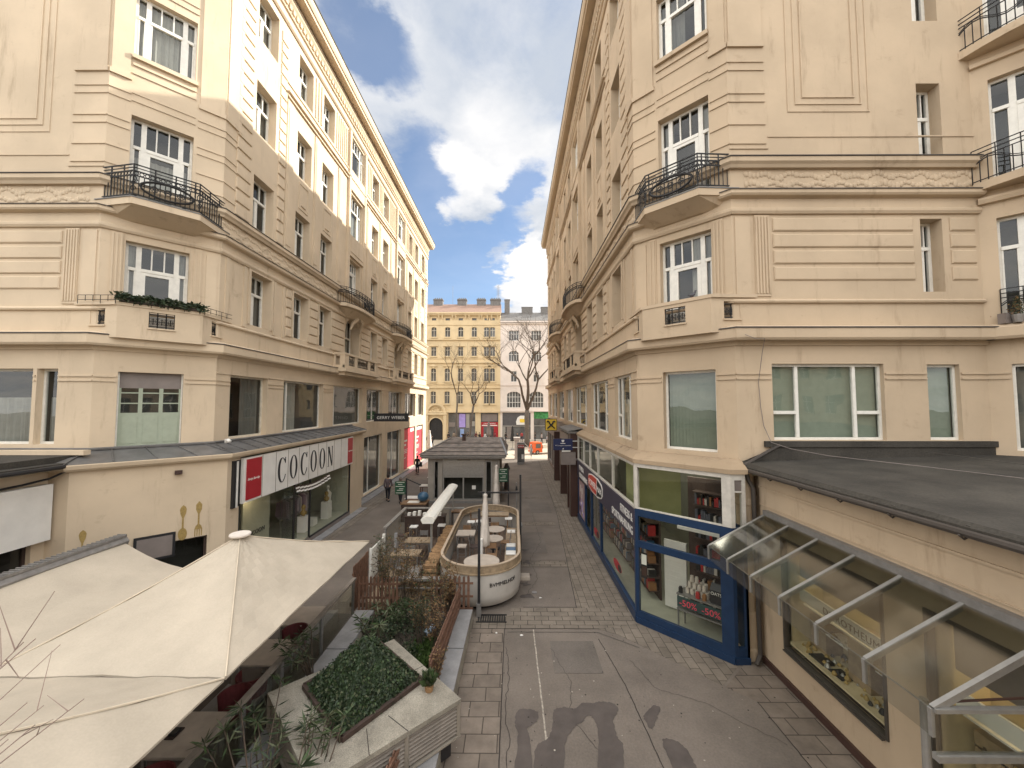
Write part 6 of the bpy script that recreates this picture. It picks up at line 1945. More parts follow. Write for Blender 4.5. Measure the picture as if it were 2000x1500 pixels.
# ------------------------------------------------------------------ bare trees
def bare_tree(name, label, x, y, h, r, seed, fork, lean=0.0, spread=.55, depth=6, first=4, group=None):
    rg = random.Random(seed)
    root = thing(name, label, 'tree', (x, y, 0), group)
    tr = MB(); cr = MB()
    p = (x, y, 0); pts = [p]; rad = [r * 1.35]
    n = 5
    for k in range(1, n + 1):
        p = (x + lean * fork * (k / n) + rg.uniform(-.05, .05), y + rg.uniform(-.05, .05), fork * k / n); pts.append(p); rad.append(r * (1.05 - .25 * k / n))
    tr.tube(pts, rad, 8); tr.build('trunk', M['bark'], root, smooth=True)

    def grow(p, d, l, r_, lev):
        pts = [p]; rad = [r_]; k = 4
        q = p; dd = d
        for i in range(k):
            dd = (dd[0] + rg.uniform(-.16, .16), dd[1] + rg.uniform(-.16, .16), dd[2] + rg.uniform(-.06, .14)); n_ = sqrt(sum(c * c for c in dd)); dd = tuple(c / n_ for c in dd)
            q = tuple(q[j] + dd[j] * l / k for j in range(3)); pts.append(q); rad.append(r_ * (1 - .42 * (i + 1) / k))
        cr.tube(pts, rad, 5 if lev < 2 else 3)
        if lev >= depth: return
        nn = 2 if lev == 0 else rg.choice((2, 3, 3))
        for i in range(nn):
            a = rg.uniform(0, 2 * pi); s_ = spread * rg.uniform(.7, 1.35)
            nd = (dd[0] + s_ * cos(a), dd[1] + s_ * sin(a) * .8, dd[2] + rg.uniform(-.15, .25)); n_ = sqrt(sum(c * c for c in nd))
            b = pts[-1] if i < 2 else pts[rg.choice((2, 3))]
            grow(b, tuple(c / n_ for c in nd), l * rg.uniform(.62, .82), r_ * .56, lev + 1)
    for i in range(first):
        a = 2 * pi * i / first + rg.uniform(-.4, .4)
        s_ = spread * rg.uniform(.6, 1.2)
        d = (s_ * cos(a), s_ * sin(a), 1); n_ = sqrt(sum(c * c for c in d))
        grow(pts[-1], tuple(c / n_ for c in d), (h - fork) * .34, r * .58, 0)
    cr.build('branches', M['twig'], root)
    return root


bare_tree('bare_tree', 'large bare street tree with a thick forked trunk near the orange truck', 2.05, 61, 20.5, .42, 5, 5.6, spread=.72, first=4, depth=5)
bare_tree('bare_tree', 'slim tall bare tree in front of the yellow house right of its arched door', -9.5, 65, 17.5, .16, 8, 8.0, spread=.35, first=3, depth=4)
bare_tree('bare_tree', 'small bare tree with crooked dark trunk in front of the shop with purple panel', -7.3, 63, 12.5, .20, 12, 6.3, lean=.12, spread=.62, first=3, depth=5)

# ------------------------------------------------------------------ things on the crossing
# orange truck
tk = thing('small_truck', 'orange small truck with white flatbed parked on the sunny crossing', 'truck', (0, 0, 0))
m = MB()
m.rings([[(-.95, -.1, z), (.95, -.1, z), (.95, 1.5, z), (-.95, 1.5, z)] for z in (.35, .95)] + [[(-.90, .15, 1.95), (.90, .15, 1.95), (.90, 1.45, 1.95), (-.90, 1.45, 1.95)]])
m.box(-.96, .96, -.18, -.09, .35, .55); m.build('cab', M['orange'], tk)
m = MB(); m.add([(-.8, -.11 + .05, 1.08), (.8, -.11 + .05, 1.08), (.76, .135, 1.82), (-.76, .135, 1.82)], [(0, 1, 2, 3)]); m.build('windscreen', M['farpane'], tk)
for q in (-1, 1):
    m = MB(); m.tube([(q * .62, -.12, .75), (q * .62, -.17, .75)], .13, 12); m.build('headlight', M['frame'], tk)
    m = MB(); m.add([(q * .96, .25, 1.05), (q * .96, 1.2, 1.05), (q * .925, 1.2, 1.75), (q * .925, .35, 1.75)], [(0, 1, 2, 3)]); m.build('side_window', M['farpane'], tk)
m = MB(); m.box(-1.0, 1.0, 1.6, 5.0, .95, 1.0)
for a in ((-1.0, -.95, 1.6, 5.0), (.95, 1.0, 1.6, 5.0), (-.95, .95, 1.6, 1.65), (-.95, .95, 4.95, 5.0)): m.box(*a, 1.0, 1.55)
m.build('flatbed', M['frame'], tk)
for x in (-.85, .85):
    for y in (.6, 4.0):
        m = MB(); m.tube([(x - .11, y, .36), (x + .11, y, .36)], .36, 16); w_ = m.build('wheel', M['black'], tk)
        m = MB(); m.tube([(x - .12, y, .36), (x + .12, y, .36)], .19, 10); m.build('rim', M['alu'], w_)
tk.location = (2.35, 51.6, 0); tk.rotation_euler = (0, 0, radians(-66)); tk.scale = (.8, .8, .8)
# advertising booth
bo = thing('display_booth', 'dark display booth with a red band standing at the street end', 'booth', (.78, 43.2, 0))
m = MB(); m.box(.38, 1.18, 42.8, 43.6, 0, .25); m.box(.38, 1.18, 42.8, 43.6, 2.15, 2.3); m.box(.34, 1.22, 42.76, 43.64, 2.3, 2.36)
for x, y in ((.38, 42.8), (1.12, 42.8), (.38, 43.54), (1.12, 43.54)): m.box(x, x + .06, y, y + .06, .25, 2.15)
m.build('frame', M['steel'], bo)
m = MB(); m.box(.44, 1.12, 42.86, 43.5, .25, 1.78); m.build('panel', M['farpane'], bo)
m = MB(); m.box(.42, 1.14, 42.80, 42.86, 1.8, 2.13); o = m.build('red_band', M['red'], bo)
m = MB()
for k in range(4): m.box(.5 + k * .16, .6 + k * .16, 42.79, 42.8, 1.9, 2.02)
m.build('lettering', M['white'], o)
m = MB(); m.box(.85, 1.08, 42.84, 42.855, .6, 1.1); m.build('poster', M['white'], bo)
m = MB(); m.box(.1, .62, 46.9, 47.4, 0, 2.3); m.box(-.02, .74, 46.8, 47.5, 2.3, 2.6); m.box(.04, .68, 46.85, 47.45, 2.2, 2.3)
tag(m.build('stone_pillar', M['whitewall']), 'pale stone pillar with a wide cap behind the dark display booth', 'pillar')
# white advertising figure
fg = MB(); fg.lathe(1.95, 44.3, [(.02, .55), (.07, .8), (.17, 1.15), (.13, 1.4), (.18, 1.6), (.06, 1.74), (.11, 1.85), (.10, 1.98), (.03, 2.06)], 10); fg.tube([(1.95, 44.3, 0), (1.95, 44.3, .6)], .015, 5); fg.tube([(1.85, 44.3, 1.62), (1.55, 44.3, 1.85), (1.2, 44.3, 2.15)], [.05, .045, .04], 6)
tag(fg.build('ice_cone_figure', M['white'], smooth=True), 'white advertising figure on a thin pole in front of the orange truck', 'figure')
m = MB(); m.cyl(-.55, 30.5, 0, 1.5, .2, .17, 10); m.lathe(-.55, 30.5, [(.2, 1.5), (.28, 1.55), (.1, 2.0)], 10); tag(m.build('closed_heater', M['darkwood']), 'dark brown covered patio heater right of the kiosk', 'heater')
def closed_parasol(name, label, x, y, z0, z1, r, mt, pole_r=.03, seed=0, base=True, lean=(0, 0)):
    t = thing(name, label, 'parasol', (x, y, 0)); rg = random.Random(seed)
    m = MB(); m.tube([(x, y, 0), (x + lean[0], y + lean[1], z1 + .12)], pole_r, 8); m.build('pole', M['steel'], t)
    if base: m = MB(); m.box(x - .3, x + .3, y - .3, y + .3, 0, .09); m.build('base', M['stone'], t)
    m = MB(); rs = []; n = 16
    prof = ((0, .55), (.03, .95), (.15, .90), (.35, .72), (.52, .58), (.56, .50), (.60, .60), (.78, .48), (.93, .32), (.96, .40), (1, .10))
    for f_, k_ in prof:
        z = z0 + (z1 - z0) * f_; cx, cy = x + lean[0] * z / z1, y + lean[1] * z / z1
        rs.append([(cx + r * k_ * (1 + .45 * (j % 2)) * cos(2 * pi * j / n + f_), cy + r * k_ * (1 + .45 * (j % 2)) * sin(2 * pi * j / n + f_), z + rg.uniform(-.02, .02)) for j in range(n)])
    m.rings(rs); m.build('canopy', mt, t, smooth=True)
    return t
closed_parasol('closed_parasol', 'closed white parasol in the sun beyond the left facade corner', -10.6, 49, 1.0, 3.3, .3, M['canvaswhite'], seed=1)
closed_parasol('closed_parasol', 'closed dark grey parasol in front of the red fascia across the street', -4.1, 64, 1.4, 3.6, .35, M['grey'], seed=2)
closed_parasol('closed_parasol', 'closed dark parasol in front of the pale apartment house shop', -.2, 57, 1.2, 3.4, .25, M['black'], seed=3)


# ------------------------------------------------------------------ people
def skin_mesh(name, nodes, edges, mt, parent, sub=1):
    import bmesh
    bm = bmesh.new(); o0 = ORG[parent.name]
    lay = bm.verts.layers.skin.verify()
    vs = [bm.verts.new((p[0] - o0[0], p[1] - o0[1], p[2] - o0[2])) for p, r in nodes]
    for a, b in edges: bm.edges.new((vs[a], vs[b]))
    for v, (p, r) in zip(vs, nodes):
        v[lay].radius = (r, r) if not isinstance(r, tuple) else r
    vs[0][lay].use_root = True
    me = bpy.data.meshes.new(name); bm.to_mesh(me); bm.free(); me.materials.append(mt)
    o = bpy.data.objects.new(name, me); COL.objects.link(o); o.parent = parent; ORG[o.name] = o0
    md = o.modifiers.new('skin', 'SKIN'); md.use_smooth_shade = True
    o.modifiers.new('sub', 'SUBSURF').levels = sub; o.modifiers['sub'].render_levels = sub
    return o


def person(label, x, y, rz, top, legs, h=1.75, step=.25, hair=(.03, .02, .015), coat=False, bag=None, seed=0):
    k = h / 1.75
    t = thing('person', label, 'person', (0, 0, 0))
    S_ = lambda *p: (p[0] * k, p[1] * k, p[2] * k)
    R_ = lambda q: q * k
    # body: one continuous figure. +Y is forward
    nodes = [(S_(0, 0, .95), R_(.13)), (S_(0, .0, 1.15), R_(.12)), (S_(0, -.01, 1.38), R_(.14)), (S_(0, 0, 1.5), R_(.055)), (S_(0, .02, 1.60), R_(.085)), (S_(0, .02, 1.70), R_(.075)),
             (S_(-.18, 0, 1.42), R_(.06)), (S_(-.23, -.05, 1.15), R_(.045)), (S_(-.24, .04, .92), R_(.035)), (S_(-.24, .07, .83), R_(.03)),
             (S_(.18, 0, 1.42), R_(.06)), (S_(.23, .03, 1.15), R_(.045)), (S_(.24, .12, .94), R_(.035)), (S_(.24, .15, .86), R_(.03)),
             (S_(-.09, 0, .88), R_(.095)), (S_(-.10, step * .5, .50), R_(.06)), (S_(-.10, step, .09), R_(.04)), (S_(-.10, step + .14, .04), R_(.035)),
             (S_(.09, 0, .88), R_(.095)), (S_(.10, -step * .2, .50), R_(.06)), (S_(.10, -step, .11), R_(.04)), (S_(.10, -step + .14, .04), R_(.035))]
    edges = [(0, 1), (1, 2), (2, 3), (3, 4), (4, 5), (2, 6), (6, 7), (7, 8), (8, 9), (2, 10), (10, 11), (11, 12), (12, 13), (0, 14), (14, 15), (15, 16), (16, 17), (0, 18), (18, 19), (19, 20), (20, 21)]
    skin_mesh('body', nodes, edges, M['skin'], t)
    tp = mat('clothes_%s' % seed, top, .85, var=.1, scale=8); lg = mat('trousers_%s' % seed, legs, .85, var=.1, scale=8)
    e = .022
    lower = .62 if coat else .86
    nj = [(S_(0, 0, 1.1), R_(.15)), (S_(0, -.01, 1.36), R_(.165)), (S_(0, 0, 1.47), R_(.08)), (S_(0, 0, lower), R_(.17)), (S_(-.18, 0, 1.42), R_(.075)), (S_(-.23, -.05, 1.15), R_(.062)), (S_(-.24, .04, .93), R_(.05)), (S_(.18, 0, 1.42), R_(.075)), (S_(.23, .03, 1.15), R_(.062)), (S_(.24, .12, .95), R_(.05))]
    skin_mesh('jacket', nj, [(0, 1), (1, 2), (0, 3), (1, 4), (4, 5), (5, 6), (1, 7), (7, 8), (8, 9)], tp, t)
    nt_ = [(S_(0, 0, .93), R_(.14)), (S_(-.09, 0, .86), R_(.105)), (S_(-.10, step * .5, .50), R_(.075)), (S_(-.10, step, .12), R_(.055)), (S_(.09, 0, .86), R_(.105)), (S_(.10, -step * .2, .50), R_(.075)), (S_(.10, -step, .14), R_(.055))]
    skin_mesh('trousers', nt_, [(0, 1), (1, 2), (2, 3), (0, 4), (4, 5), (5, 6)], lg, t)
    hm = mat('hair_%s' % seed, hair, .8)
    m = MB(); m.lathe(0, -.005 * k, [(.06 * k, 1.56 * k), (.098 * k, 1.62 * k), (.10 * k, 1.70 * k), (.08 * k, 1.765 * k), (.03 * k, 1.79 * k)], 12)
    m.v = [(p[0], p[1] - .012, p[2]) for p in m.v]; m.build('hair', hm, t, smooth=True)
    for q, st_ in ((-1, step), (1, -step)):
        m = MB(); m.rings([[(q * .10 * k - .045, st_ - .07, z), (q * .10 * k + .045, st_ - .07, z), (q * .10 * k + .04, st_ + .19, z * .8), (q * .10 * k - .04, st_ + .19, z * .8)] for z in (.0, .09)]); m.build('shoe', M['black'], t)
    if bag: m = MB(); m.box(.2 * k, .45 * k, -.18, .1, .75 * k, 1.15 * k); m.build('bag', M['black'], t)
    t.location = (x, y, 0); t.rotation_euler = (0, 0, rz)
    return t


person('person in a grey brown jacket and dark trousers walking away beside the left display windows', -8.58, 26.8, 0.05, (.10, .075, .08), (.012, .013, .018), 1.78, .18, seed=1)
person('person in black walking away right behind the green chalk sign', -7.55, 26.2, -.1, (.015, .015, .018), (.02, .02, .025), 1.68, .2, hair=(.18, .14, .12), seed=2)
person('person in a long black coat with a dark bag walking past the red posters', -9.05, 36.8, 0.1, (.012, .012, .014), (.012, .01, .012), 1.74, .15, coat=True, bag=True, seed=3)
farp = [(-13.6, 62, 'dark blue', (.02, .03, .07), 'person in dark blue standing left in front of the arched door'), (-12.7, 61, 'black', (.02, .02, .02), 'person in black crouched over a bag before the arched door of the yellow house'),
        (-4.8, 66, 'white', (.5, .5, .5), 'person in a white top under the red fascia'), (-5.9, 67, 'black', (.02, .02, .02), 'person in black left of the red fascia entrance'), (-3.2, 66.5, 'maroon', (.12, .02, .03), 'person in dark red right of the red fascia entrance'),
        (-10.4, 68, 'x', (.25, .2, .15), 'person in a beige coat before the grey panel of the purple shop'), (-8.1, 69, 'x', (.02, .02, .03), 'person in black by the light blue shop door'), (-6.6, 68.5, 'x', (.10, .02, .02), 'person in a red brown jacket between the two shops of the yellow house'),
        (-4.2, 68.5, 'x', (.05, .05, .06), 'person in dark grey at the red fascia entrance'), (-1.4, 68, 'x', (.02, .02, .02), 'person in black at the left edge of the pale house shop'), (1.4, 69, 'x', (.35, .05, .05), 'person in a red top inside the pale house shop entrance'), (3.7, 68, 'x', (.03, .03, .03), 'person in black right of the big tree trunk'),
        (.6, 66.5, 'black', (.03, .03, .03), 'person in black before the shop with the round white sign'), (4.7, 66, 'pale', (.4, .35, .33), 'person in a pale top near the green shop entrance'), (-11.2, 67, 'black', (.02, .02, .02), 'person in black by the shop with the purple panel'), (5.3, 62, 'grey', (.3, .3, .32), 'person in light grey sitting height behind the orange truck')]
for i, (x, y, _, c, lab) in enumerate(farp):
    person(lab, x, y, i * 1.3, c, (.03, .03, .04), 1.7 + .03 * (i % 3), .12, seed=10 + i)
# ------------------------------------------------------------------ kiosk
kx0, kx1, ky0, ky1 = -5.75, -.95, 26.3, 31.6
ks = thing('kiosk', 'grey kiosk with hipped roof and roller shutter in the middle of the street', 'kiosk', (-3.35, 29, 0))
TK = frame((kx0, ky0), (1, 0), (0, -1)); KW = kx1 - kx0
m = MB(); wallgrid(m, TK, 0, KW, 0, 2.98, [(.38, .72, .25, 2.8), (.98, 3.75, .18, 2.82), (3.85, 4.28, .25, 2.8)], .12)
wallgrid(m, frame((kx1, ky0), (0, 1), (1, 0)), 0, ky1 - ky0, 0, 2.98, [(.5, 2.4, .9, 2.6)], .12)
wallgrid(m, frame((kx0, ky0), (0, 1), (-1, 0)), 0, ky1 - ky0, 0, 2.98, [])
m.build('wall', mat('kiosk_grey', (.30, .27, .235), .7, var=.12), ks)
for a, b in ((.38, .72), (3.85, 4.28)): window(ks, TK, a, b, .25, 2.8, 'shop', .08, seed=600, curtain='none', mats=M['alu'])
m = MB(TK)
for i in range(12): m.box(1.0, 3.73, -.1, -.07, 1.76 + i * .088, 1.76 + i * .088 + .076)
m.build('roller_shutter', M['alu'], ks)
window(ks, TK, 1.0, 3.73, .2, 1.74, 'shop:0.5', .08, seed=601, curtain='none', mats=M['alu'])
m = MB(TK); m.box(2.95, 3.2, -.055, -.05, .9, 1.15); m.build('notice', M['white'], ks)
for a in (1.0, 2.85): m = MB(TK); m.box(a, a + .95, .02, .10, 2.84, 2.88); m.build('strip_lamp', M['frame'], ks)
m = MB(TK); m.box(-.02, KW + .02, 0, .05, .0, .15); m.build('plinth', M['steel'], ks)
m = MB()
m.box(kx0 - .38, kx1 + .38, ky0 - .38, ky1 + .38, 2.98, 3.08); m.box(kx0 - .46, kx1 + .46, ky0 - .46, ky1 + .46, 3.08, 3.20)
m.build('eave', M['steel'], ks)
m = MB()
e = .5; A = [(kx0 - e, ky0 - e), (kx1 + e, ky0 - e), (kx1 + e, ky1 + e), (kx0 - e, ky1 + e)]; B = [(kx0 + 1.1, ky0 + 2.6), (kx1 + .05, ky0 + 2.6), (kx1 + .05, ky1 - 1.4), (kx0 + 1.1, ky1 - 1.4)]
for k, (f0, f1) in enumerate(((0, .2), (.2, .42), (.42, .7), (.7, 1))):
    ra = [(A[i][0] + (B[i][0] - A[i][0]) * f0, A[i][1] + (B[i][1] - A[i][1]) * f0, 3.20 + .85 * f0 + .035) for i in range(4)]
    rb_ = [(A[i][0] + (B[i][0] - A[i][0]) * f1, A[i][1] + (B[i][1] - A[i][1]) * f1, 3.20 + .85 * f1) for i in range(4)]
    m.rings([ra, rb_], caps=(k == 3))
o = m.build('roof', mat('shingle', (.21, .18, .16), .85, var=.4, scale=2.2, bump=.6, bscale=9), ks)
m = MB(); m.box(-3.75, -3.5, 28.4, 28.6, 3.9, 4.35); m.box(-3.82, -3.43, 28.33, 28.67, 4.35, 4.42); m.build('vent_pipe', M['brown'], o)
for x in (kx0 + .9, kx1 - .2): m = MB(); m.beam((kx1 + e, ky0 - e, 3.26) if x > -3 else (kx0 - e, ky0 - e, 3.26), (x + .15, ky0 + 2.6, 4.09), .14, .05); m.build('hip_ridge', M['steel'], o)

# ------------------------------------------------------------------ hull-shaped bar
hx, hy, hw2 = -1.165, 14.05, 1.40
he = 18.9
hull = thing('bar_hull', 'white hull-shaped open air bar with wooden rim and BVMMELHOF lettering', 'bar', (hx, 16.5, 0))
def stadium(r, n=20, ymin=hy, ymax=he):
    P = [(hx + r * cos(pi + pi * k / n), ymin + r * 1.02 * sin(pi + pi * k / n)) for k in range(n + 1)]
    P += [(hx + r * cos(pi * k / n), ymax + r * sin(pi * k / n)) for k in range(n + 1)]
    return P
def ring_wall(mb, r0, r1, z0, z1, skip=None):
    a, b = stadium(r0), stadium(r1)
    n = len(a)
    for i in range(n):
        j = (i + 1) % n
        mb.add([(*a[i], z0), (*a[j], z0), (*b[j], z0), (*b[i], z0), (*a[i], z1), (*a[j], z1), (*b[j], z1), (*b[i], z1)], [(0, 1, 5, 4), (3, 7, 6, 2), (4, 5, 6, 7), (0, 3, 2, 1)])
m = MB(); m.rings([[(x, y, z) for x, y in stadium(r)] for r, z in ((hw2 - .16, .12), (hw2 - .04, .2), (hw2, .45), (hw2 + .01, 1.0), (hw2, 1.16))], caps=False)
ring_wall(m, hw2 - .005, hw2 - .07, 1.10, 1.165)
m.build('hull', mat('hull_white', (.47, .44, .40), .5, var=.12, scale=1.2), hull, smooth=True)
m = MB(); ring_wall(m, hw2 + .035, hw2 - .11, 1.167, 1.20); ring_wall(m, hw2 - .02, hw2 - .06, 1.20, 1.42); m.build('rim', M['woodlight'], hull)
m = MB(); ring_wall(m, hw2 + .0, hw2 - .09, 1.42, 1.45); m.build('rail_cap', mat('rail_pale', (.42, .33, .24), .6), hull)
m = MB(); m.rings([[(x, y, z) for x, y in stadium(hw2 - .3)] for z in (.0, .13)]); m.build('skid', M['black'], hull)
m = MB(); m.prism_xy(stadium(hw2 - .07), .42, .46); m.build('deck', M['deck'], hull)
# lettering wrapped on the bow
lt = text_mb('BVMMELHOF', lambda u, w, z: (u, w, z), 0, 0, 0, .17, .012, 'CENTER', 1.05)
def wrap(p):
    a = -pi / 2 + radians(37) + p[0] / hw2
    r_ = hw2 + .012 + p[1]
    return (hx + r_ * cos(a), hy + r_ * 1.02 * sin(a), .78 + p[2])
lt.v = [wrap(p) for p in lt.v]; lt.build('lettering', M['black'], hull)
# side bench inside the hull
m = MB(); m.box(hx + .82, hx + 1.28, 14.6, 18.4, .80, .85); m.build('bench', M['woodlight'], hull)
for k in range(5): m = MB(); m.box(hx + .84, hx + .89, 14.7 + k * .9, 14.75 + k * .9, .46, .80); m.box(hx + 1.2, hx + 1.25, 14.7 + k * .9, 14.75 + k * .9, .46, .80); m.build('bench_leg', M['wood'], hull)
for k, (y, lab) in enumerate(((15.1, 'white cushion on the side bench of the hull bar, nearest the bow'), (15.9, 'white cushion on the side bench of the hull bar, in the middle'), (17.6, 'white cushion on the side bench of the hull bar, farthest from the bow'))):
    m = MB(); m.rings([[(hx + .86 + e, y + e, z), (hx + 1.24 - e, y + e, z), (hx + 1.24 - e, y + .36 - e, z), (hx + .86 + e, y + .36 - e, z)] for e, z in ((.02, .851), (0, .87), (0, .90), (.03, .92))]); tag(m.build('cushion', M['white']), lab, 'cushion')
m = MB(); m.rings([[(hx + .86 + e, 15.5 + e, z), (hx + 1.24 - e, 15.5 + e, z), (hx + 1.24 - e, 15.82 - e, z), (hx + .86 + e, 15.82 - e, z)] for e, z in ((.02, .851), (0, .87), (0, .90), (.03, .92))]); tag(m.build('cushion', mat('blue_cloth', (.10, .16, .24), .9)), 'blue grey cushion between white ones on the hull bar bench', 'cushion')


def round_table(label, x, y, zf, h, r, top=None, group=None):
    t = thing('round_table', label, 'table', (x, y, zf), group)
    m = MB(); m.lathe(x, y, [(r * .96, zf + h - .035), (r, zf + h - .02), (r, zf + h)], 24); m.build('table_top', top or M['tabletop'], t)
    m = MB(); m.cyl(x, y, zf, zf + h - .035, .035, n=8); m.lathe(x, y, [(.22, zf), (.2, zf + .03), (.04, zf + .05)], 12); m.build('pedestal', M['black'], t)
    return t


def table4(label, x, y, zf, h, a, b, top, leg, group=None, rz=0):
    t = thing('table', label, 'table', (0, 0, 0), group)
    m = MB(); m.box(-a / 2, a / 2, -b / 2, b / 2, h - .04, h); m.build('table_top', top, t)
    for sx in (-1, 1):
        for sy in (-1, 1): m = MB(); m.box(sx * (a / 2 - .06) - .025, sx * (a / 2 - .06) + .025, sy * (b / 2 - .06) - .025, sy * (b / 2 - .06) + .025, 0, h - .04); m.build('leg', leg, t)
    m = MB(); m.box(-a / 2 + .05, a / 2 - .05, -b / 2 + .05, b / 2 - .05, h - .10, h - .041); m.build('apron', leg, t)
    t.location = (x, y, zf); t.rotation_euler = (0, 0, rz)
    return t


def chair(label, x, y, zf, rz, fr_, seat, group=None, sh=.46, back=.85, arms=False):
    t = thing('chair', label, 'chair', (0, 0, 0), group)
    m = MB(); m.rings([[(-.2 + e, -.2 + e, z), (.2 - e, -.2 + e, z), (.2 - e, .2 - e, z), (-.2 + e, .2 - e, z)] for e, z in ((.01, sh - .03), (0, sh - .015), (.01, sh + .01))]); m.build('seat', seat, t)
    for sx in (-1, 1):
        m = MB(); m.tube([(sx * .18, .18, sh - .03), (sx * .2, .21, 0)], .016, 6); m.build('leg', fr_, t)
        m = MB(); m.tube([(sx * .2, -.22, 0), (sx * .18, -.18, sh), (sx * .17, -.24, back)], .016, 6); m.build('leg', fr_, t)
    m = MB(); m.box(-.17, .17, -.245, -.22, back - .22, back - .02); m.build('backrest', seat, t)
    if arms:
        m = MB()
        for sx in (-1, 1): m.tube([(sx * .2, .18, sh), (sx * .22, .16, sh + .2), (sx * .22, -.2, sh + .22)], .014, 6)
        m.build('armrest', fr_, t)
    t.location = (x, y, zf); t.rotation_euler = (0, 0, rz)
    return t


def stool(label, x, y, zf, h, seat, fr_, group=None):
    t = thing('stool', label, 'stool', (0, 0, 0), group)
    m = MB(); m.box(-.17, .17, -.17, .17, h - .04, h); m.build('seat', seat, t)
    for sx in (-1, 1):
        for sy in (-1, 1): m = MB(); m.tube([(sx * .14, sy * .14, h - .04), (sx * .18, sy * .18, 0)], .014, 5); m.build('leg', fr_, t)
    m = MB(); m.tube([(sx_ * .165, sy_ * .165, h * .4) for sx_, sy_ in ((-1, -1), (1, -1), (1, 1), (-1, 1))], .01, 4, closed=True); m.build('footrest', fr_, t)
    t.location = (x, y, zf)
    return t


DK = .46
round_table('round pale table nearest the bow inside the hull bar, half hidden by the pole', hx + .05, 13.75, DK, .72, .62)
round_table('round pale table in the hull bar just right of the closed parasol', -.82, 15.75, DK, .82, .40)
round_table('second round pale table behind the first, right of the closed parasol', -.80, 16.9, DK, .82, .42)
table4('square pale table at the left side of the hull bar', -2.0, 16.6, DK, .76, .75, .7, M['tabletop'], M['steel'])
table4('long wooden table across the far end of the hull bar', -1.0, 19.3, DK, .8, 1.5, .6, M['woodlight'], M['wood'])
stool('grey stool in front of the square table in the hull bar', -2.02, 15.5, DK, .62, M['tabletop'], M['steel'])
stool('white topped stool at the left far end of the hull bar', -2.0, 18.5, DK, .66, M['white'], M['steel'])
stool('white topped stool next to the far wooden table of the hull bar', -1.6, 18.6, DK, .66, M['white'], M['steel'])
stool('white topped stool at the right far end of the hull bar', -.25, 18.9, DK, .7, M['white'], M['steel'])
chair('brown wooden armchair facing the first round table in the hull bar', -.85, 14.95, DK, pi, M['wood'], M['wood'], arms=True)
chair('brown wooden chair behind the second round table in the hull bar', -.85, 18.0, DK, 0, M['wood'], M['wood'])
chair('dark chair beyond the square table on the left side of the hull bar', -2.05, 17.6, DK, 0, M['steel'], M['wood'])
closed_parasol('closed_parasol', 'tall closed cream parasol hanging folded behind the front black pole of the hull bar', -1.13, 15.2, 1.15, 3.15, .155, M['canvaswhite'], seed=5, base=False, lean=(.03, .05))
m = MB(); m.cyl(-1.25, 15.0, DK, 1.5, .10, .08, 10); tag(m.build('parasol_weight', M['white']), 'white wrapped parasol foot beside the front black pole inside the hull bar', 'parasol foot')
closed_parasol('closed_parasol', 'closed cream parasol standing between the kiosk and the far end of the hull bar', -.95, 21.4, 1.0, 3.3, .16, M['canvaswhite'], seed=6)
closed_parasol('closed_parasol', 'slim dark heater pole with a wooden ring table beyond the hull bar', .15, 21.5, 1.9, 2.2, .05, M['black'], seed=7)
chair('dark metal chair by the far round table on the bench side of the hull bar', -.35, 16.4, DK, pi / 2, M['steel'], M['wood'])
chair('dark metal chair left of the first round table in the hull bar', -1.55, 15.9, DK, -pi / 2, M['steel'], M['darkwood'])
chair('dark chair in front of the long far table of the hull bar', -1.25, 18.7, DK, 0, M['darkwood'], M['darkwood'])
chair('brown chair at the left end of the long far table of the hull bar', -1.9, 19.4, DK, -pi / 2, M['wood'], M['wood'])
chair('grey metal chair at the near wooden deck table facing the shrubs', -4.2, 14.7, .14, 0, M['steel'], M['steel'])
chair('grey metal chair between the two wooden deck tables', -4.1, 16.0, .14, 0, M['steel'], M['steel'])
chair('grey metal chair beyond the farther wooden deck table', -4.0, 17.4, .14, pi, M['steel'], M['steel'])
stool('dark stool at the glass windbreak beside the white topped high stool', -4.9, 17.5, .14, .7, M['darkwood'], M['steel'])
m = MB(); m.box(-5.3, -3.4, 19.2, 19.75, .14, 1.1); m.box(-5.35, -3.35, 19.15, 19.78, 1.1, 1.14); m.m = 1
for k in range(7): m.box(-5.2 + k * .25, -5.06 + k * .25, 19.3, 19.5, 1.142, 1.142 + .12 + .05 * (k % 3))
tag(m.build('serving_counter', [M['darkwood'], M['frame']]), 'dark serving counter with small pale items inside the glass windbreak', 'counter')
# poles of the sun sail
pf = thing('sail_frame', 'black steel poles with a cross arm rising over the hull bar', 'frame', (-.4, 14.5, 0))
m = MB(); m.box(-1.13, -1.05, 12.42, 12.50, .35, 3.3); m.build('pole', M['black'], pf)
m = MB(); m.box(.235, .315, 16.4, 16.48, 0, 3.65); m.build('pole', M['black'], pf)
m = MB(); m.box(-1.5, .232, 16.41, 16.47, 2.88, 2.94); m.build('cross_arm', M['black'], pf)
m = MB(); m.box(-1.16, -1.02, 12.39, 12.53, 0, .40); m.build('base_plate', M['steel'], pf)
m = MB()
for k in range(2): m.cyl(-1.55 + k * .5, 12.28, 0, .02, .1, n=10)
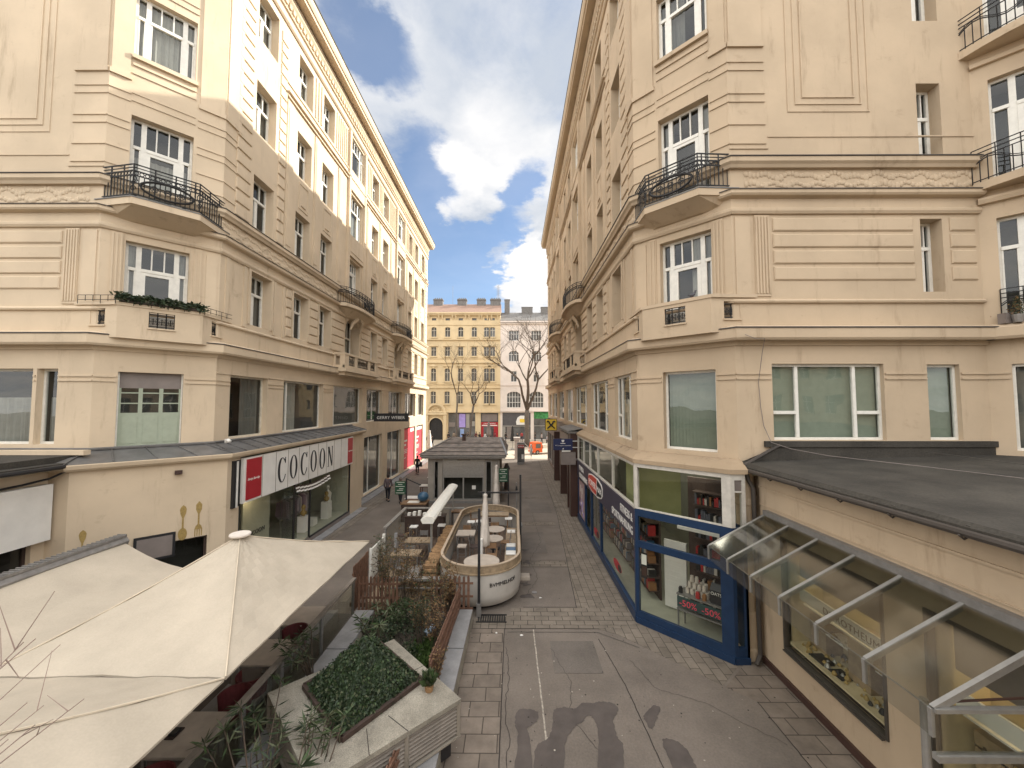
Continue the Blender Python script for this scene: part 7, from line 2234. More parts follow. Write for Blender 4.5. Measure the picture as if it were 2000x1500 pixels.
# pigeons/debris at the prow: plant shoots in the grate
# low timber/log stack on the left of the hull
rg = random.Random(77)
fw_ = thing('firewood_stack', 'tall narrow stack of split firewood along the left side of the hull bar', 'firewood', (-2.85, 16, 0))
m = MB()
for iy in range(26):
    for iz in range(8):
        y = 13.4 + iy * .17 + rg.uniform(-.02, .02); z = .09 + iz * .15 + rg.uniform(-.015, .015) + .02 * sin(iy)
        r_ = rg.uniform(.06, .085); x0 = -3.02 + rg.uniform(-.06, .04)
        n = 6; ph = rg.uniform(0, 2)
        m.rings([[(x, y + r_ * cos(ph + 2 * pi * k / n), z + r_ * sin(ph + 2 * pi * k / n)) for k in range(n)] for x in (x0, -2.62)])
o = m.build('logs', M['logs'], fw_); o['kind'] = 'stuff'

# ------------------------------------------------------------------ deck beside the hull
m = MB(); m.box(-5.35, -3.1, 13.0, 19.8, 0, .12)
for i in range(16): m.box(-5.35 + i * .14, -5.23 + i * .14, 13.0, 19.8, .12, .14)
tag(m.build('timber_deck', M['deck']), 'brown timber deck left of the hull bar', 'deck')
tf_ = thing('glass_windbreak', 'grey framed glass windbreak round the far left corner of the deck', 'windbreak', (-5, 18, 0))
def post(x, y, z0, z1, nm='post', mt='steel', par=None, t=.04): m = MB(); m.box(x - t, x + t, y - t, y + t, z0, z1); return m.build(nm, M[mt], par)
for x, y in ((-5.45, 16.8), (-5.45, 19.9), (-4.2, 19.9), (-3.2, 19.9)): post(x, y, .0, 1.32, par=tf_)
m = MB(); m.beam((-5.45, 16.76, 1.36), (-5.45, 19.96, 1.36), .16, .06); m.beam((-5.36, 19.9, 1.36), (-2.5, 19.9, 1.36), .12, .06); m.build('top_rail', M['alu'], tf_)
for (a, b) in (((-5.45, 16.85), (-5.45, 19.85)), ((-5.4, 19.9), (-4.25, 19.9)), ((-4.15, 19.9), (-3.25, 19.9))):
    m = MB(); m.quad((*a, .12), (*b, .12), (*b, 1.3), (*a, 1.3)); m.build('pane', M['shopglass'], tf_)
bt = thing('awning_beam', 'long white retracted awning cassette on posts over the deck', 'awning', (-3.15, 18, 0))
m = MB(); prof = [(-.27, .02), (-.20, -.13), (.20, -.13), (.27, .02), (.20, .09), (.05, .14), (-.05, .14), (-.20, .09)]
m.rings([[(-3.25 + x, y, 2.22 + z) for x, z in prof] for y in (14.9, 21.0)]); m.build('cassette', M['frame'], bt)
for y in (15.3, 20.6): m = MB(); m.box(-3.22, -3.14, y - .04, y + .04, 0, 2.1); m.build('post', M['alu'], bt)
table4('pale wooden table on the deck under the near end of the awning beam', -4.15, 15.3, .14, .75, 1.1, .65, M['woodlight'], M['steel'])
table4('pale wooden table on the deck farther from the street shrubs', -4.0, 16.7, .14, .75, 1.1, .65, M['woodlight'], M['steel'])
table4('grey bench table beside the near post of the awning beam', -3.55, 14.1, .14, .55, .5, .9, M['steel'], M['steel'])
stool('white topped high stool inside the glass windbreak corner', -4.6, 18.2, .14, .85, M['white'], M['steel'])
stool('white topped high stool by the far post of the awning beam', -3.35, 18.4, .14, .85, M['white'], M['steel'])
table4('narrow wooden bar table beyond the deck, left of the hull', -2.95, 20.6, 0, 1.05, .6, .5, M['wood'], M['darkwood'])
cb = thing('board_counter', 'dark brown wooden planter counter beyond the deck near the kiosk', 'counter', (-5.6, 22.5, 0))
m = MB(); m.box(-6.35, -4.9, 22.0, 23.0, .98, 1.03); m.build('top', M['wood'], cb)
m = MB(); 
for i in range(5): m.box(-6.3, -4.95, 22.03, 22.06, .08 + i * .19, .08 + i * .19 + .12)
m.box(-6.3, -4.95, 22.1, 22.95, 0, .96); m.build('planks', M['darkwood'], cb)
m = MB(); m.lathe(-5.18, 22.5, [(.02, 1.03), (.24, 1.12), (.32, 1.3), (.30, 1.42), (.2, 1.54), (.02, 1.60)], 18); tag(m.build('blue_ball', mat('blue_glaze', (.04, .10, .17), .3, var=.2), smooth=True), 'shiny dark blue ball on the wooden counter near the kiosk', 'ball')
m = MB(); m.box(-6.0, -5.35, 22.2, 22.6, 1.031, 1.06); tag(m.build('tray', M['frame']), 'cream tray on the wooden counter left of the blue ball', 'tray')
for i, (x, y, lab) in enumerate(((-6.15, 24.8, 'white table with dark red frame nearest the blue ball'), (-6.1, 28.4, 'white table with dark red frame beside the kiosk, second one back'), (-5.95 - .35, 31.8, 'white table with dark red frame beside the kiosk, third one back'))):
    table4(lab, x, y, 0, .75, 1.25, .7, M['white'], mat('dark_red_%d' % i, (.09, .02, .02), .5))
def chalk_sign(label, x, y, w_, z0, z1, arm):
    t = thing('chalk_sign', label, 'sign', (x, y, 0))
    m = MB(); m.box(x - .04, x + .04, y - .04, y + .04, 0, z1 + .18); m.build('post', M['black'], t)
    m = MB(); m.box(x - .04 - w_, x - .05, y - .02, y + .02, z0, z1); m.build('board', M['green'], t)
    m = MB(); 
    for k, (a, b, z) in enumerate(((.1, .85, .9), (.3, .7, .75), (.08, .92, .60), (.2, .6, .42), (.25, .8, .3), (.1, .9, .1))): m.box(x - .05 - w_ * b, x - .05 - w_ * a, y - .026, y - .021, z0 + (z1 - z0) * z, z0 + (z1 - z0) * z + .025)
    m.build('writing', M['frame'], t)
    if arm: m = MB(); m.beam((x, y, z1 + .15), (x + .85, y, z1 - .22), .06, .05); m.build('brace', M['black'], t)
chalk_sign('green chalk sign with pale writing on a black post left of the kiosk', -6.25, 22.9, .62, 1.35, 2.1, True)
chalk_sign('green chalk sign with pale writing at the right front corner of the kiosk', -.35, 25.6, .58, 1.55, 2.4, False)

# ------------------------------------------------------------------ sunken bed with kerb walls
for nm, P, lab in (('kerb_wall', [(-1.66, 12.05), (-1.24, 12.05), (-1.38, 4.5), (-1.80, 4.5)], 'low grey granite coping along the right of the planting bed'),
                   ('kerb_wall', [(-4.72, 12.0), (-4.18, 12.0), (-4.22, 4.5), (-4.76, 4.5)], 'low grey granite coping between the glass balustrade and the planting bed')):
    m = MB(); m.prism_xy(P, 0, .38); o = m.build(nm, M['terrazzo']); tag(o, lab, 'wall')
    m = MB()
    n = 4
    for i in range(n):
        f = lambda t, a, b: (P[a][0] + (P[b][0] - P[a][0]) * t, P[a][1] + (P[b][1] - P[a][1]) * t)
        t0, t1 = i / n + .003, (i + 1) / n - .003
        m.prism_xy([f(t0, 0, 3), f(t0, 1, 2), f(t1, 1, 2), f(t1, 0, 3)], .38, .43)
    m.build('coping', M['stone'], o)
    o.children[0].location = (0, 0, 0)
struct((lambda mb: mb.prism_xy([(-4.2, 12.0), (-1.62, 12.0), (-1.78, 4.5), (-4.24, 4.5)], 0, .22) and mb.build('planting_soil', M['soil']))(MB()))

def picket(label, P, Q, z0, h, step=.125, wdt=.07, rails=(.22, .5, .8)):
    t = thing('picket_fence', label, 'fence', ((P[0] + Q[0]) / 2, (P[1] + Q[1]) / 2, z0))
    L_ = hypot(Q[0] - P[0], Q[1] - P[1]); d = ((Q[0] - P[0]) / L_, (Q[1] - P[1]) / L_); T = frame(P, d, (d[1], -d[0])); rg = random.Random(int(L_ * 100))
    n = int(L_ / step)
    for i in range(n):
        u = i * step; m = MB(T); hh_ = h + rg.uniform(-.02, .02)
        m.prism_uz([(u, z0), (u + wdt, z0), (u + wdt, z0 + hh_ - .03), (u + wdt * .5, z0 + hh_), (u, z0 + hh_ - .03)], 0, .02); m.build('picket', M['picket'], t)
    for r_ in rails: m = MB(T); m.box(0, L_, -.03, 0, z0 + h * r_, z0 + h * r_ + .06); m.build('rail', M['picket'], t)
    return t
picket('dark reddish picket fence between the balustrade and the planting bed', (-4.72, 12.1), (-3.45, 12.1), .02, 1.35, .115, .06)
picket('brown picket fence covered with dry twigs left of the hull bow', (-2.55, 12.25), (-1.25, 12.25), .02, 1.30, .14, .075)
picket('brown board fence running along the right edge of the planting bed', (-1.62, 12.1), (-1.80, 8.6), .4, .75, .10, .09)
picket('dark picket screen at the back right corner of the parasol terrace', (-5.1, 12.6), (-5.15, 14.1), 0, 1.45, .16, .11)
m = MB(); m.box(-5.13, -5.08, 14.2, 15.5, .35, 1.4); m.box(-5.15, -5.06, 14.15, 14.2, 0, 1.45); m.box(-5.15, -5.06, 15.5, 15.6, 0, 1.5); tag(m.build('screen_panel', M['frame']), 'pale screen panel between dark posts beyond the parasol terrace', 'screen')
m = MB(); m.box(-5.0, -4.2, 14.9, 15.8, 0, .1); m.box(-4.62, -4.52, 15.3, 15.4, .1, 1.6); tag(m.build('parasol_stand', M['stone']), 'flat stone parasol stand with a post beside the pale screen', 'stand')
m = MB(); m.box(-4.7, -4.0, 12.6, 15.6, .0, .3); m.box(-4.7, -4.0, 12.6, 15.6, .31, .36); tag(m.build('timber_bench', M['woodlight']), 'long light timber bench edge beside the deck shrubs', 'bench')
m = MB(); m.box(-4.1, -1.9, 12.75, 12.85, .0, .95); m.m = 1; m.box(-4.15, -1.85, 12.7, 12.9, .95, 1.02); m.box(-4.1, -1.9, 12.68, 12.72, .72, .76); tag(m.build('glass_screen', [M['shopglass'], M['alu']]), 'low glass screen with pale rails behind the dry shrubs', 'screen')


# ------------------------------------------------------------------ plants
def leafball(mb, c, rx, ry, rz, n, size, rg, long=1.0, mi=(0, 1), up=.3):
    for _ in range(n):
        while True:
            v = [rg.uniform(-1, 1) for _ in range(3)]
            if sum(a * a for a in v) <= 1: break
        p = (c[0] + v[0] * rx, c[1] + v[1] * ry, c[2] + v[2] * rz)
        leaf(mb, p, size * rg.uniform(.6, 1.3), rg, long, mi, up)


def leaf(mb, p, s, rg, long=1.0, mi=(0, 1), up=.3, d=None):
    if d is None:
        d = [rg.gauss(0, 1), rg.gauss(0, 1), rg.gauss(up, .8)]
    l = sqrt(sum(a * a for a in d)) or 1; d = [a / l for a in d]
    e = [rg.gauss(0, 1) for _ in range(3)]; k = sum(a * b for a, b in zip(d, e)); e = [a - k * b for a, b in zip(e, d)]; l = sqrt(sum(a * a for a in e)) or 1; e = [a / l for a in e]
    w_ = s * (.32 if long < 1.9 else .13)
    s *= long
    mb.m = rg.choice(mi)
    q = [tuple(p[i] + d[i] * a + e[i] * b for i in range(3)) for a, b in ((0, 0), (s * .45, w_), (s, 0), (s * .45, -w_))]
    mb.add(q, [(0, 1, 2, 3)])


GR = [M['leaf_dark'], M['leaf'], M['leaf_olive'], M['dryleaf'], M['twig']]
def twig_shrub(name, label, x, y, z, h, r, seed, stems=14, dry=60, green=20, long=1.0):
    rg = random.Random(seed); t = thing(name, label, 'shrub', (x, y, z))
    m = MB(); lf = MB()
    for s_ in range(stems):
        a = rg.uniform(0, 2 * pi); q = (x + rg.uniform(-.12, .12) * r * 2, y + rg.uniform(-.12, .12) * r * 2, z); d = [cos(a) * r * .5 / h, sin(a) * r * .5 / h, 1]; pts = [q]; k = 6; hh_ = h * rg.uniform(.6, 1)
        for i in range(k):
            d = [d[0] + rg.uniform(-.14, .14), d[1] + rg.uniform(-.14, .14), 1]; q = tuple(q[j] + d[j] * hh_ / k for j in range(3)); pts.append(q)
            if i > 1:
                for _ in range(3):
                    b = [rg.uniform(-1, 1), rg.uniform(-1, 1), rg.uniform(.2, 1)]; L_ = rg.uniform(.08, .28) * h * .6
                    e = tuple(q[j] + b[j] * L_ for j in range(3)); m.tube([q, e], [.004, .002], 3)
                    for _k in range(int((dry + green) / stems / 4) + 1):
                        tt = rg.random(); pp = tuple(q[j] + (e[j] - q[j]) * tt for j in range(3)); leaf(lf, pp, rg.uniform(.03, .055), rg, long, (3,) if rg.random() < dry / (dry + green + .01) else (1, 2))
        m.tube(pts, [.009 * (1 - .7 * i / k) for i in range(k + 1)], 4)
    m.build('stems', M['twig'], t)
    if lf.v: o = lf.build('leaves', GR, t); o['kind'] = 'stuff'
    return t


for i, (x, y, h, r, dry, gn, lab) in enumerate(((-3.9, 12.3, 2.2, .35, 90, 50, 'tall dry shrub with sparse leaves just right of the reddish picket fence'),
        (-3.45, 12.6, 2.5, .4, 100, 40, 'tallest dry twiggy shrub in front of the deck tables'),
        (-2.95, 12.0, 1.9, .35, 120, 30, 'dry twiggy shrub in the middle behind the planting bed'),
        (-2.3, 11.4, 1.9, .35, 80, 60, 'thin shrub in the bed left of the brown picket fence'),
        (-1.95, 12.1, 1.5, .35, 260, 5, 'brown leaved shrub climbing the picket fence left of the hull bow'),
        (-4.3, 12.9, 1.9, .3, 60, 80, 'greenish twiggy shrub beside the light timber bench'),
        (-2.5, 10.6, 1.3, .3, 40, 60, 'small bare shrub in the middle of the planting bed'),
        (-2.0, 10.2, 1.5, .3, 100, 20, 'dry shrub leaning on the board fence at the right of the bed'),
        (-5.0, 14.9, 1.6, .25, 10, 120, 'green leaved shrub by the dark post of the pale screen'),
        (-1.75, 8.9, .9, .2, 90, 5, 'withered stems at the near end of the board fence'))):
    twig_shrub('shrub', lab, x, y, .2 if y < 12.4 else 0, h, r, 300 + i, stems=16, dry=dry * 2, green=gn * 2)
# low evergreens and grass in the bed
rg = random.Random(55); m = MB()
for _ in range(60): leafball(m, (rg.uniform(-4.1, -2.4), rg.uniform(9.6, 11.9), .32 + rg.uniform(0, .18)), .22, .22, .16, 50, .07, rg, 1.0, (0, 0, 0, 2))
tag(m.build('ground_cover', GR), 'dark green low ground cover plants in the planting bed', 'plants', kind='stuff')
m = MB()
for _ in range(3200):
    x, y = rg.uniform(-2.65, -1.82), rg.uniform(8.6, 10.9); leaf(m, (x, y, .22), rg.uniform(.05, .11), rg, 1.3, (0,), 1, (rg.gauss(0, .35), rg.gauss(0, .35), 1))
tag(m.build('grass_patch', M['grass']), 'bright green grass patch beside the board fence', 'grass', kind='stuff')
m = MB()
for _ in range(14): leafball(m, (rg.uniform(-3.6, -2.7), rg.uniform(11.3, 12.0), .5 + rg.uniform(-.1, .2)), .18, .18, .14, 60, .08, rg, 1.0, (1, 2))
tag(m.build('ivy_shrub', GR), 'yellow green leafy shrub at the back of the planting bed', 'shrub', kind='stuff')
m = MB(); m.add([(-2.35, 10.9, .36), (-2.15, 11.25, .40), (-2.3, 11.4, .36), (-2.5, 11.1, .33)], [(0, 1, 2, 3)]); m.add([(-2.35, 10.9, .30), (-2.15, 11.25, .3), (-2.3, 11.4, .3), (-2.5, 11.1, .3)], [(3, 2, 1, 0)]); tag(m.build('plastic_sheet', mat('pale_blue_plastic', (.25, .33, .42), .4)), 'crumpled pale blue plastic sheet among the bed plants', 'litter')

# ------------------------------------------------------------------ vent shaft box with ivy pyramid
vs = thing('vent_shaft', 'louvred ventilation shaft with washed concrete top set diagonally in the foreground', 'vent', (-2.84, 7.6, 0))
Cn = {'A': (-2.80, 9.36), 'B': (-.98, 7.53), 'C': (-2.86, 5.80), 'D': (-4.68, 7.66)}
def inset(P, k): cx = sum(p[0] for p in P) / 4; cy = sum(p[1] for p in P) / 4; return [(cx + (p[0] - cx) * k, cy + (p[1] - cy) * k) for p in P]
Q = [Cn[c] for c in 'ABCD']
m = MB(); m.prism_xy(inset(Q, 1.0), 1.04, 1.12); m.build('cover_slab', M['terrazzo'], vs)
m = MB()
for i in range(4):
    P, P2 = Q[i], Q[(i + 1) % 4]; a = inset(Q, 1.0016); a0, a1 = a[i], a[(i + 1) % 4]
    for t in ((.42, .68) if i == 1 else (.5,)):
        x, y = P[0] + (P2[0] - P[0]) * t, P[1] + (P2[1] - P[1]) * t; cx, cy = sum(p[0] for p in Q) / 4, sum(p[1] for p in Q) / 4; l = hypot(cx - x, cy - y); 
        m.beam((x, y, 1.1215), (x + (cx - x) / l * .55, y + (cy - y) / l * .55, 1.1215), .012, .004)
m.build('slab_joint', M['joint'], vs)
m = MB()
for k in range(8):
    z = .52 + k * .064; P = inset(Q, .965 + (.012))
    Pi = inset(Q, .94)
    m.rings([[(x, y, z) for x, y in P], [(x, y, z + .012) for x, y in P], [(x, y, z + .05) for x, y in Pi], [(x, y, z + .038) for x, y in Pi]], caps=False)
m.build('louvres', M['louvre'], vs)
m = MB(); m.prism_xy(inset(Q, .90), .1, 1.03); m.build('core', M['black'], vs)
m = MB(); P = inset(Q, .975)
for i in range(4): m.prism_xy([(P[i][0] - .03, P[i][1] - .03), (P[i][0] + .03, P[i][1] - .03), (P[i][0] + .03, P[i][1] + .03), (P[i][0] - .03, P[i][1] + .03)], .46, 1.038)
P1_, P2_ = P[1], P[2]; x, y = P1_[0] + (P2_[0] - P1_[0]) * .42, P1_[1] + (P2_[1] - P1_[1]) * .42; m.prism_xy([(x - .03, y - .03), (x + .03, y - .03), (x + .03, y + .03), (x - .03, y + .03)], .3, 1.038)
m.prism_xy(inset(Q, 1.0), .45, .48); m.build('frame', mat('frame_brown', (.26, .23, .19), .5), vs)
# ivy pyramid
py = thing('ivy_pyramid', 'dark green ivy clad pyramid on the concrete top of the ventilation shaft', 'topiary', (-2.95, 7.75, 1.12))
bb = [(-1.86, 7.95), (-2.80, 6.62), (-4.02, 7.78), (-3.08, 9.12)]; ap = (-2.95, 7.86, 2.02)
m = MB(); m.rings([[(x, y, 1.125) for x, y in bb], [(ap[0] + (x - ap[0]) * .04, ap[1] + (y - ap[1]) * .04, ap[2]) for x, y in bb]]); m.build('frame', M['leaf_dark'], py)
m = MB(); P = inset(bb, 1.03)
for i in range(4): a, b = P[i], P[(i + 1) % 4]; m.beam((*a, 1.165), (*b, 1.165), .07, .08)
m.build('base_trim', M['darkwood'], py)
m = MB(); rg = random.Random(8)
for i in range(4):
    a, b = bb[i], bb[(i + 1) % 4]
    if i == 2 : cnt = 1500
    else: cnt = 3600
    for _ in range(cnt):
        u, v = rg.random(), rg.random()
        if u + v > 1: u, v = 1 - u, 1 - v
        p = [a[0] + (b[0] - a[0]) * u + (ap[0] - a[0]) * v, a[1] + (b[1] - a[1]) * u + (ap[1] - a[1]) * v, 1.13 + (ap[2] - 1.13) * v]
        cx = (a[0] + b[0]) / 2 - ap[0]; cy = (a[1] + b[1]) / 2 - ap[1]; off = rg.uniform(-.01, .07) + .03 * sin(p[0] * 9) * sin(p[1] * 8)
        nl = sqrt(cx * cx + cy * cy); nn = (cx / nl * .82, cy / nl * .82, .57)
        dd = [rg.gauss(0, 1), rg.gauss(0, 1), rg.gauss(-.6, 1)]; kk = sum(a_ * b_ for a_, b_ in zip(dd, nn)) * .75; dd = [a_ - kk * b_ for a_, b_ in zip(dd, nn)]
        leaf(m, (p[0] + cx * off, p[1] + cy * off, p[2] + off * .6), rg.uniform(.03, .075), rg, 1, (0, 0, 0, 0, 1, 0, 2), .2, dd)
o = m.build('ivy', GR, py); o['kind'] = 'stuff'
pt = thing('potted_plant', 'small grassy plant in a tan ribbed pot on the corner of the concrete top', 'plant', (-1.62, 7.72, 1.12))
m = MB(); m.lathe(-1.62, 7.72, [(.07, 1.125), (.085, 1.2), (.09, 1.24), (.08, 1.24)], 14); m.build('pot', M['logs'], pt)
m = MB(); rg = random.Random(3)
for _ in range(160): leaf(m, (-1.62 + rg.gauss(0, .02), 7.72 + rg.gauss(0, .02), 1.22), rg.uniform(.09, .2), rg, 1.6, (1, 2, 0), 1, (rg.gauss(0, .45), rg.gauss(0, .45), 1))
m.build('leaves', GR, pt)


# long-leaved oleander-like shrubs in the foreground
def oleander(label, x, y, z, tips, seed, n_leaf=26, ll=.17):
    t = thing('oleander', label, 'shrub', (x, y, z)); rg = random.Random(seed); m = MB(); lf = MB()
    for tx, ty, tz in tips:
        mid = (x + (tx - x) * .45 + rg.uniform(-.1, .1), y + (ty - y) * .45 + rg.uniform(-.1, .1), z + (tz - z) * .6)
        m.tube([(x + rg.uniform(-.05, .05), y, z), mid, (tx, ty, tz)], [.018, .013, .007], 5)
        for k in range(n_leaf):
            f = rg.uniform(.55, 1.0) if k % 2 else 1.0
            a = rg.uniform(0, 2 * pi); el = rg.uniform(-.5, .9)
            p = tuple(mid[j] + ((tx, ty, tz)[j] - mid[j]) * (f if f < 1 else 1) for j in range(3))
            leaf(lf, p, ll * rg.uniform(.45, .75), rg, 2.0, (2, 2, 1, 0), 0, (cos(a), sin(a), el))
    m.build('stems', M['twig'], t); o = lf.build('leaves', GR, t); o['kind'] = 'stuff'
    return t
rg = random.Random(31)
oleander('leggy long-leaved shrub overhanging the left corner of the concrete top', -3.5, 5.6, .3, [(-4.2 + rg.uniform(-.5, .55), 6.5 + rg.uniform(-.5, .7), 1.45 + rg.uniform(-.2, .35)) for _ in range(10)], 1)
oleander('long-leaved shrub behind the ivy pyramid near its top', -3.3, 9.3, .3, [(-3.3 + rg.uniform(-.3, .45), 8.8 + rg.uniform(-.3, .4), 1.75 + rg.uniform(-.2, .3)) for _ in range(8)], 2)
oleander('long-leaved shrub in the dark gap beside the balustrade post', -4.55, 9.1, .3, [(-4.65 + rg.uniform(-.25, .25), 8.7 + rg.uniform(-.5, .4), 1.35 + rg.uniform(-.3, .3)) for _ in range(8)], 3)
oleander('pale long-leaved shrub at the bottom edge left of the shaft', -4.1, 4.6, .2, [(-4.3 + rg.uniform(-.45, .45), 5.5 + rg.uniform(-.45, .45), .95 + rg.uniform(-.25, .3)) for _ in range(10)], 4, 30, .2)
oleander('long-leaved shrub at the foot of the ivy pyramid on the near side', -3.0, 5.7, .4, [(-3.1 + rg.uniform(-.35, .35), 6.5 + rg.uniform(-.2, .35), 1.4 + rg.uniform(-.12, .2)) for _ in range(8)], 5)
oleander('single spiky rosette at the near corner of the concrete top', -3.15, 5.85, 1.0, [(-3.16, 5.98, 1.3)], 6, 26, .22)
picket('short dark picket piece below the louvred shaft at the bottom edge', (-1.9, 6.9), (-2.05, 5.9), .4, .55, .12, .08)

# ------------------------------------------------------------------ parasol terrace
struct((lambda mb: mb.prism_xy([(-12.8, -2), (-4.98, -2), (-4.98, 12.4), (-9.6, 12.6), (-12.2, 10.6), (-12.8, 10.6)], .0, .10) and mb.build('terrace_floor', mat('terrace_grey', (.10, .085, .075), .8, var=.25)))(MB()))
def parasol(cx, cy, label, hwx=1.82, hwy=2.83, zc=2.60, za=3.70, seed=0):
    t = thing('parasol', label, 'parasol', (cx, cy, 0), 'big square cream parasols on the terrace'); rg = random.Random(seed)
    m = MB(); rn = 14
    corners = [(cx - hwx, cy - hwy), (cx + hwx, cy - hwy), (cx + hwx, cy + hwy), (cx - hwx, cy + hwy)]
    for i in range(4):
        a, b = corners[i], corners[(i + 1) % 4]
        grid = []
        for r_ in range(rn + 1):
            f = .03 + .97 * r_ / rn; row = []
            for c_ in range(rn + 1):
                s_ = c_ / rn; x = cx + (a[0] + (b[0] - a[0]) * s_ - cx) * f; y = cy + (a[1] + (b[1] - a[1]) * s_ - cy) * f
                sag = .07 * sin(pi * f) + .10 * f * sin(pi * s_) * .35
                row.append((x, y, za + (zc - za) * f - sag + .05 * f * sin(pi * s_) + sin(pi * s_) * (.012 * sin(s_ * 17 + i * 2 + seed) * f + .010 * sin(f * 11 + s_ * 5 + i)) + .008 * sin(f * 23 + s_ * 31 + i)))
            grid.append(row)
        for r_ in range(rn):
            for c_ in range(rn): m.quad(grid[r_][c_], grid[r_][c_ + 1], grid[r_ + 1][c_ + 1], grid[r_ + 1][c_])
        # short hem
        for c_ in range(rn): p, q = grid[rn][c_], grid[rn][c_ + 1]; m.quad(p, q, (q[0], q[1], q[2] - .03), (p[0], p[1], p[2] - .03))
    m.build('canopy', M['canvas'], t, smooth=True)
    m = MB()
    for c in corners: m.tube([(cx + (c[0] - cx) * k, cy + (c[1] - cy) * k, za + (zc - za) * k - .07 * sin(pi * k) + .012) for k in (.04, .2, .4, .6, .8, 1)], .014, 5)
    m.build('ridge_seam', mat('canvas_seam', (.56, .48, .37), .8), t)
    m = MB(); m.lathe(cx, cy, [(.14, za - .03), (.20, za + .0), (.21, za + .025), (.20, za + .05), (.19, za + .055)], 24); m.build('cap', M['canvaswhite'], t)
    m = MB(); m.box(cx - .05, cx + .05, cy - .05, cy + .05, .1, za - .05); m.build('pole', M['alu'], t)
    for c in corners: m = MB(); m.beam((cx, cy, 2.75), (cx + (c[0] - cx) * .55, cy + (c[1] - cy) * .55, za + (zc - za) * .55 - .12), .04, .03); m.build('strut', M['alu'], t)
    m = MB(); m.box(cx - .5, cx + .5, cy - .5, cy + .5, .1, .2); m.build('base', M['stone'], t)
    return t
parasol(-6.04, 8.72, 'cream parasol farther from the camera with its round cap in front of the fashion shop')
parasol(-6.04, 3.03, 'cream parasol at the lower left edge nearest the camera')
aw = thing('terrace_awning', 'cream sloping awning with a grey ribbed box along its upper edge behind the parasols', 'awning', (-8.9, 6, 0))
m = MB(); n = 10
for i in range(n):
    y0, y1 = 1.5 + 8.4 * i / n, 1.5 + 8.4 * (i + 1) / n
    for k in range(6):
        f0, f1 = k / 6, (k + 1) / 6; z = lambda f, y: 3.12 - .64 * f - .10 * sin(pi * f) - .02 * sin(y * 2)
        X = lambda f: -9.72 + 1.72 * f
        m.quad((X(f0), y0, z(f0, y0)), (X(f0), y1, z(f0, y1)), (X(f1), y1, z(f1, y1)), (X(f1), y0, z(f1, y0)))
m.build('cloth', M['canvas'], aw)
m = MB(); m.beam((-7.98, 1.5, 2.44), (-7.98, 9.9, 2.44), .07, .09); m.build('front_bar', M['brown'], aw)
m = MB()
for k in range(5): m.box(-9.98 + k * .05, -9.95 + k * .05, 1.5, 9.95, 3.12 + .035 * k, 3.17 + .035 * k)
m.rings([[(-10.02, y, 3.05), (-9.74, y, 3.05), (-9.70, y, 3.16), (-9.80, y, 3.30), (-9.98, y, 3.30)] for y in (1.5, 9.97)])
for k in range(85): m.box(-9.98, -9.76, 1.52 + k * .1, 1.55 + k * .1, 3.30, 3.325)
m.build('cassette', M['steel'], aw)
for y in (1.6, 5.7, 9.8):
    m = MB(); m.box(-9.9, -9.8, y - .05, y + .05, .1, 3.05); m.build('post', M['steel'], aw)
    m = MB(); m.box(-8.03, -7.95, y - .04, y + .04, .1, 2.40); m.build('post', M['steel'], aw)
bs = thing('glass_balustrade', 'long glass balustrade with a broad grey handrail beside the parasol terrace', 'balustrade', (-5, 6, 0))
m = MB(); m.beam((-5.0, -1, 1.12), (-5.0, 12.5, 1.12), .11, .07); m.beam((-5.0, -1, 1.07), (-5.0, 12.5, 1.07), .05, .03); m.build('handrail', M['louvre'], bs)
ps = [0.9, 3.0, 5.3, 7.45, 8.65, 10.4, 12.4]
for y in ps: m = MB(); m.box(-5.03, -4.97, y - .045, y + .045, 0, 1.08); m.build('post', M['steel'], bs)
for a, b in zip(ps[:-1], ps[1:]): m = MB(); m.box(-5.005, -4.995, a + .05, b - .05, .12, 1.04); m.build('pane', M['shopglass'], bs)
m = MB(); m.box(-4.99, -4.95, -1, 12.4, .02, .09); m.build('bottom_rail', M['steel'], bs)
red = mat('dark_red_weave', (.10, .02, .022), .6, var=.2, scale=12)
def tub_chair(label, x, y, rz, group=None):
    t = thing('armchair', label, 'chair', (0, 0, 0), group)
    m = MB(); m.lathe(0, 0, [(.23, .42), (.25, .45), (.22, .47)], 16); m.build('seat', red, t)
    m = MB(); n = 12
    a0 = pi * .85 + pi / 2 + pi * .15
    inn_, out = [], []
    P = [(cos(pi + pi * 1.15 * (k / n - .5) + -pi / 2 + pi), sin(pi + pi * 1.15 * (k / n - .5) - pi / 2 + pi)) for k in range(n + 1)]
    for k in range(n):
        (x0, y0), (x1, y1) = P[k], P[k + 1]
        m.add([(x0 * .27, y0 * .27, .40), (x1 * .27, y1 * .27, .40), (x1 * .31, y1 * .31, .80), (x0 * .31, y0 * .31, .80), (x0 * .25, y0 * .25, .40), (x1 * .25, y1 * .25, .40), (x1 * .285, y1 * .285, .80), (x0 * .285, y0 * .285, .80)], [(0, 1, 2, 3), (7, 6, 5, 4), (3, 2, 6, 7), (0, 4, 5, 1)])
    m.build('backrest', red, t)
    for k in range(4): a = pi / 4 + k * pi / 2; m = MB(); m.tube([(.2 * cos(a), .2 * sin(a), .42), (.25 * cos(a), .25 * sin(a), 0)], .014, 6); m.build('leg', M['alu'], t)
    t.location = (x, y, .1); t.rotation_euler = (0, 0, rz)
    return t
tt = [(10.9, 'beige topped table beneath the far parasol near the dark picket screen'), (9.35, 'beige topped table beneath the far parasol between two dark red chairs'), (7.1, 'beige topped table in the gap between the two parasols'), (5.45, 'beige topped table under the edge of the near parasol'), (3.9, 'beige topped table beneath the near parasol at the picture edge')]
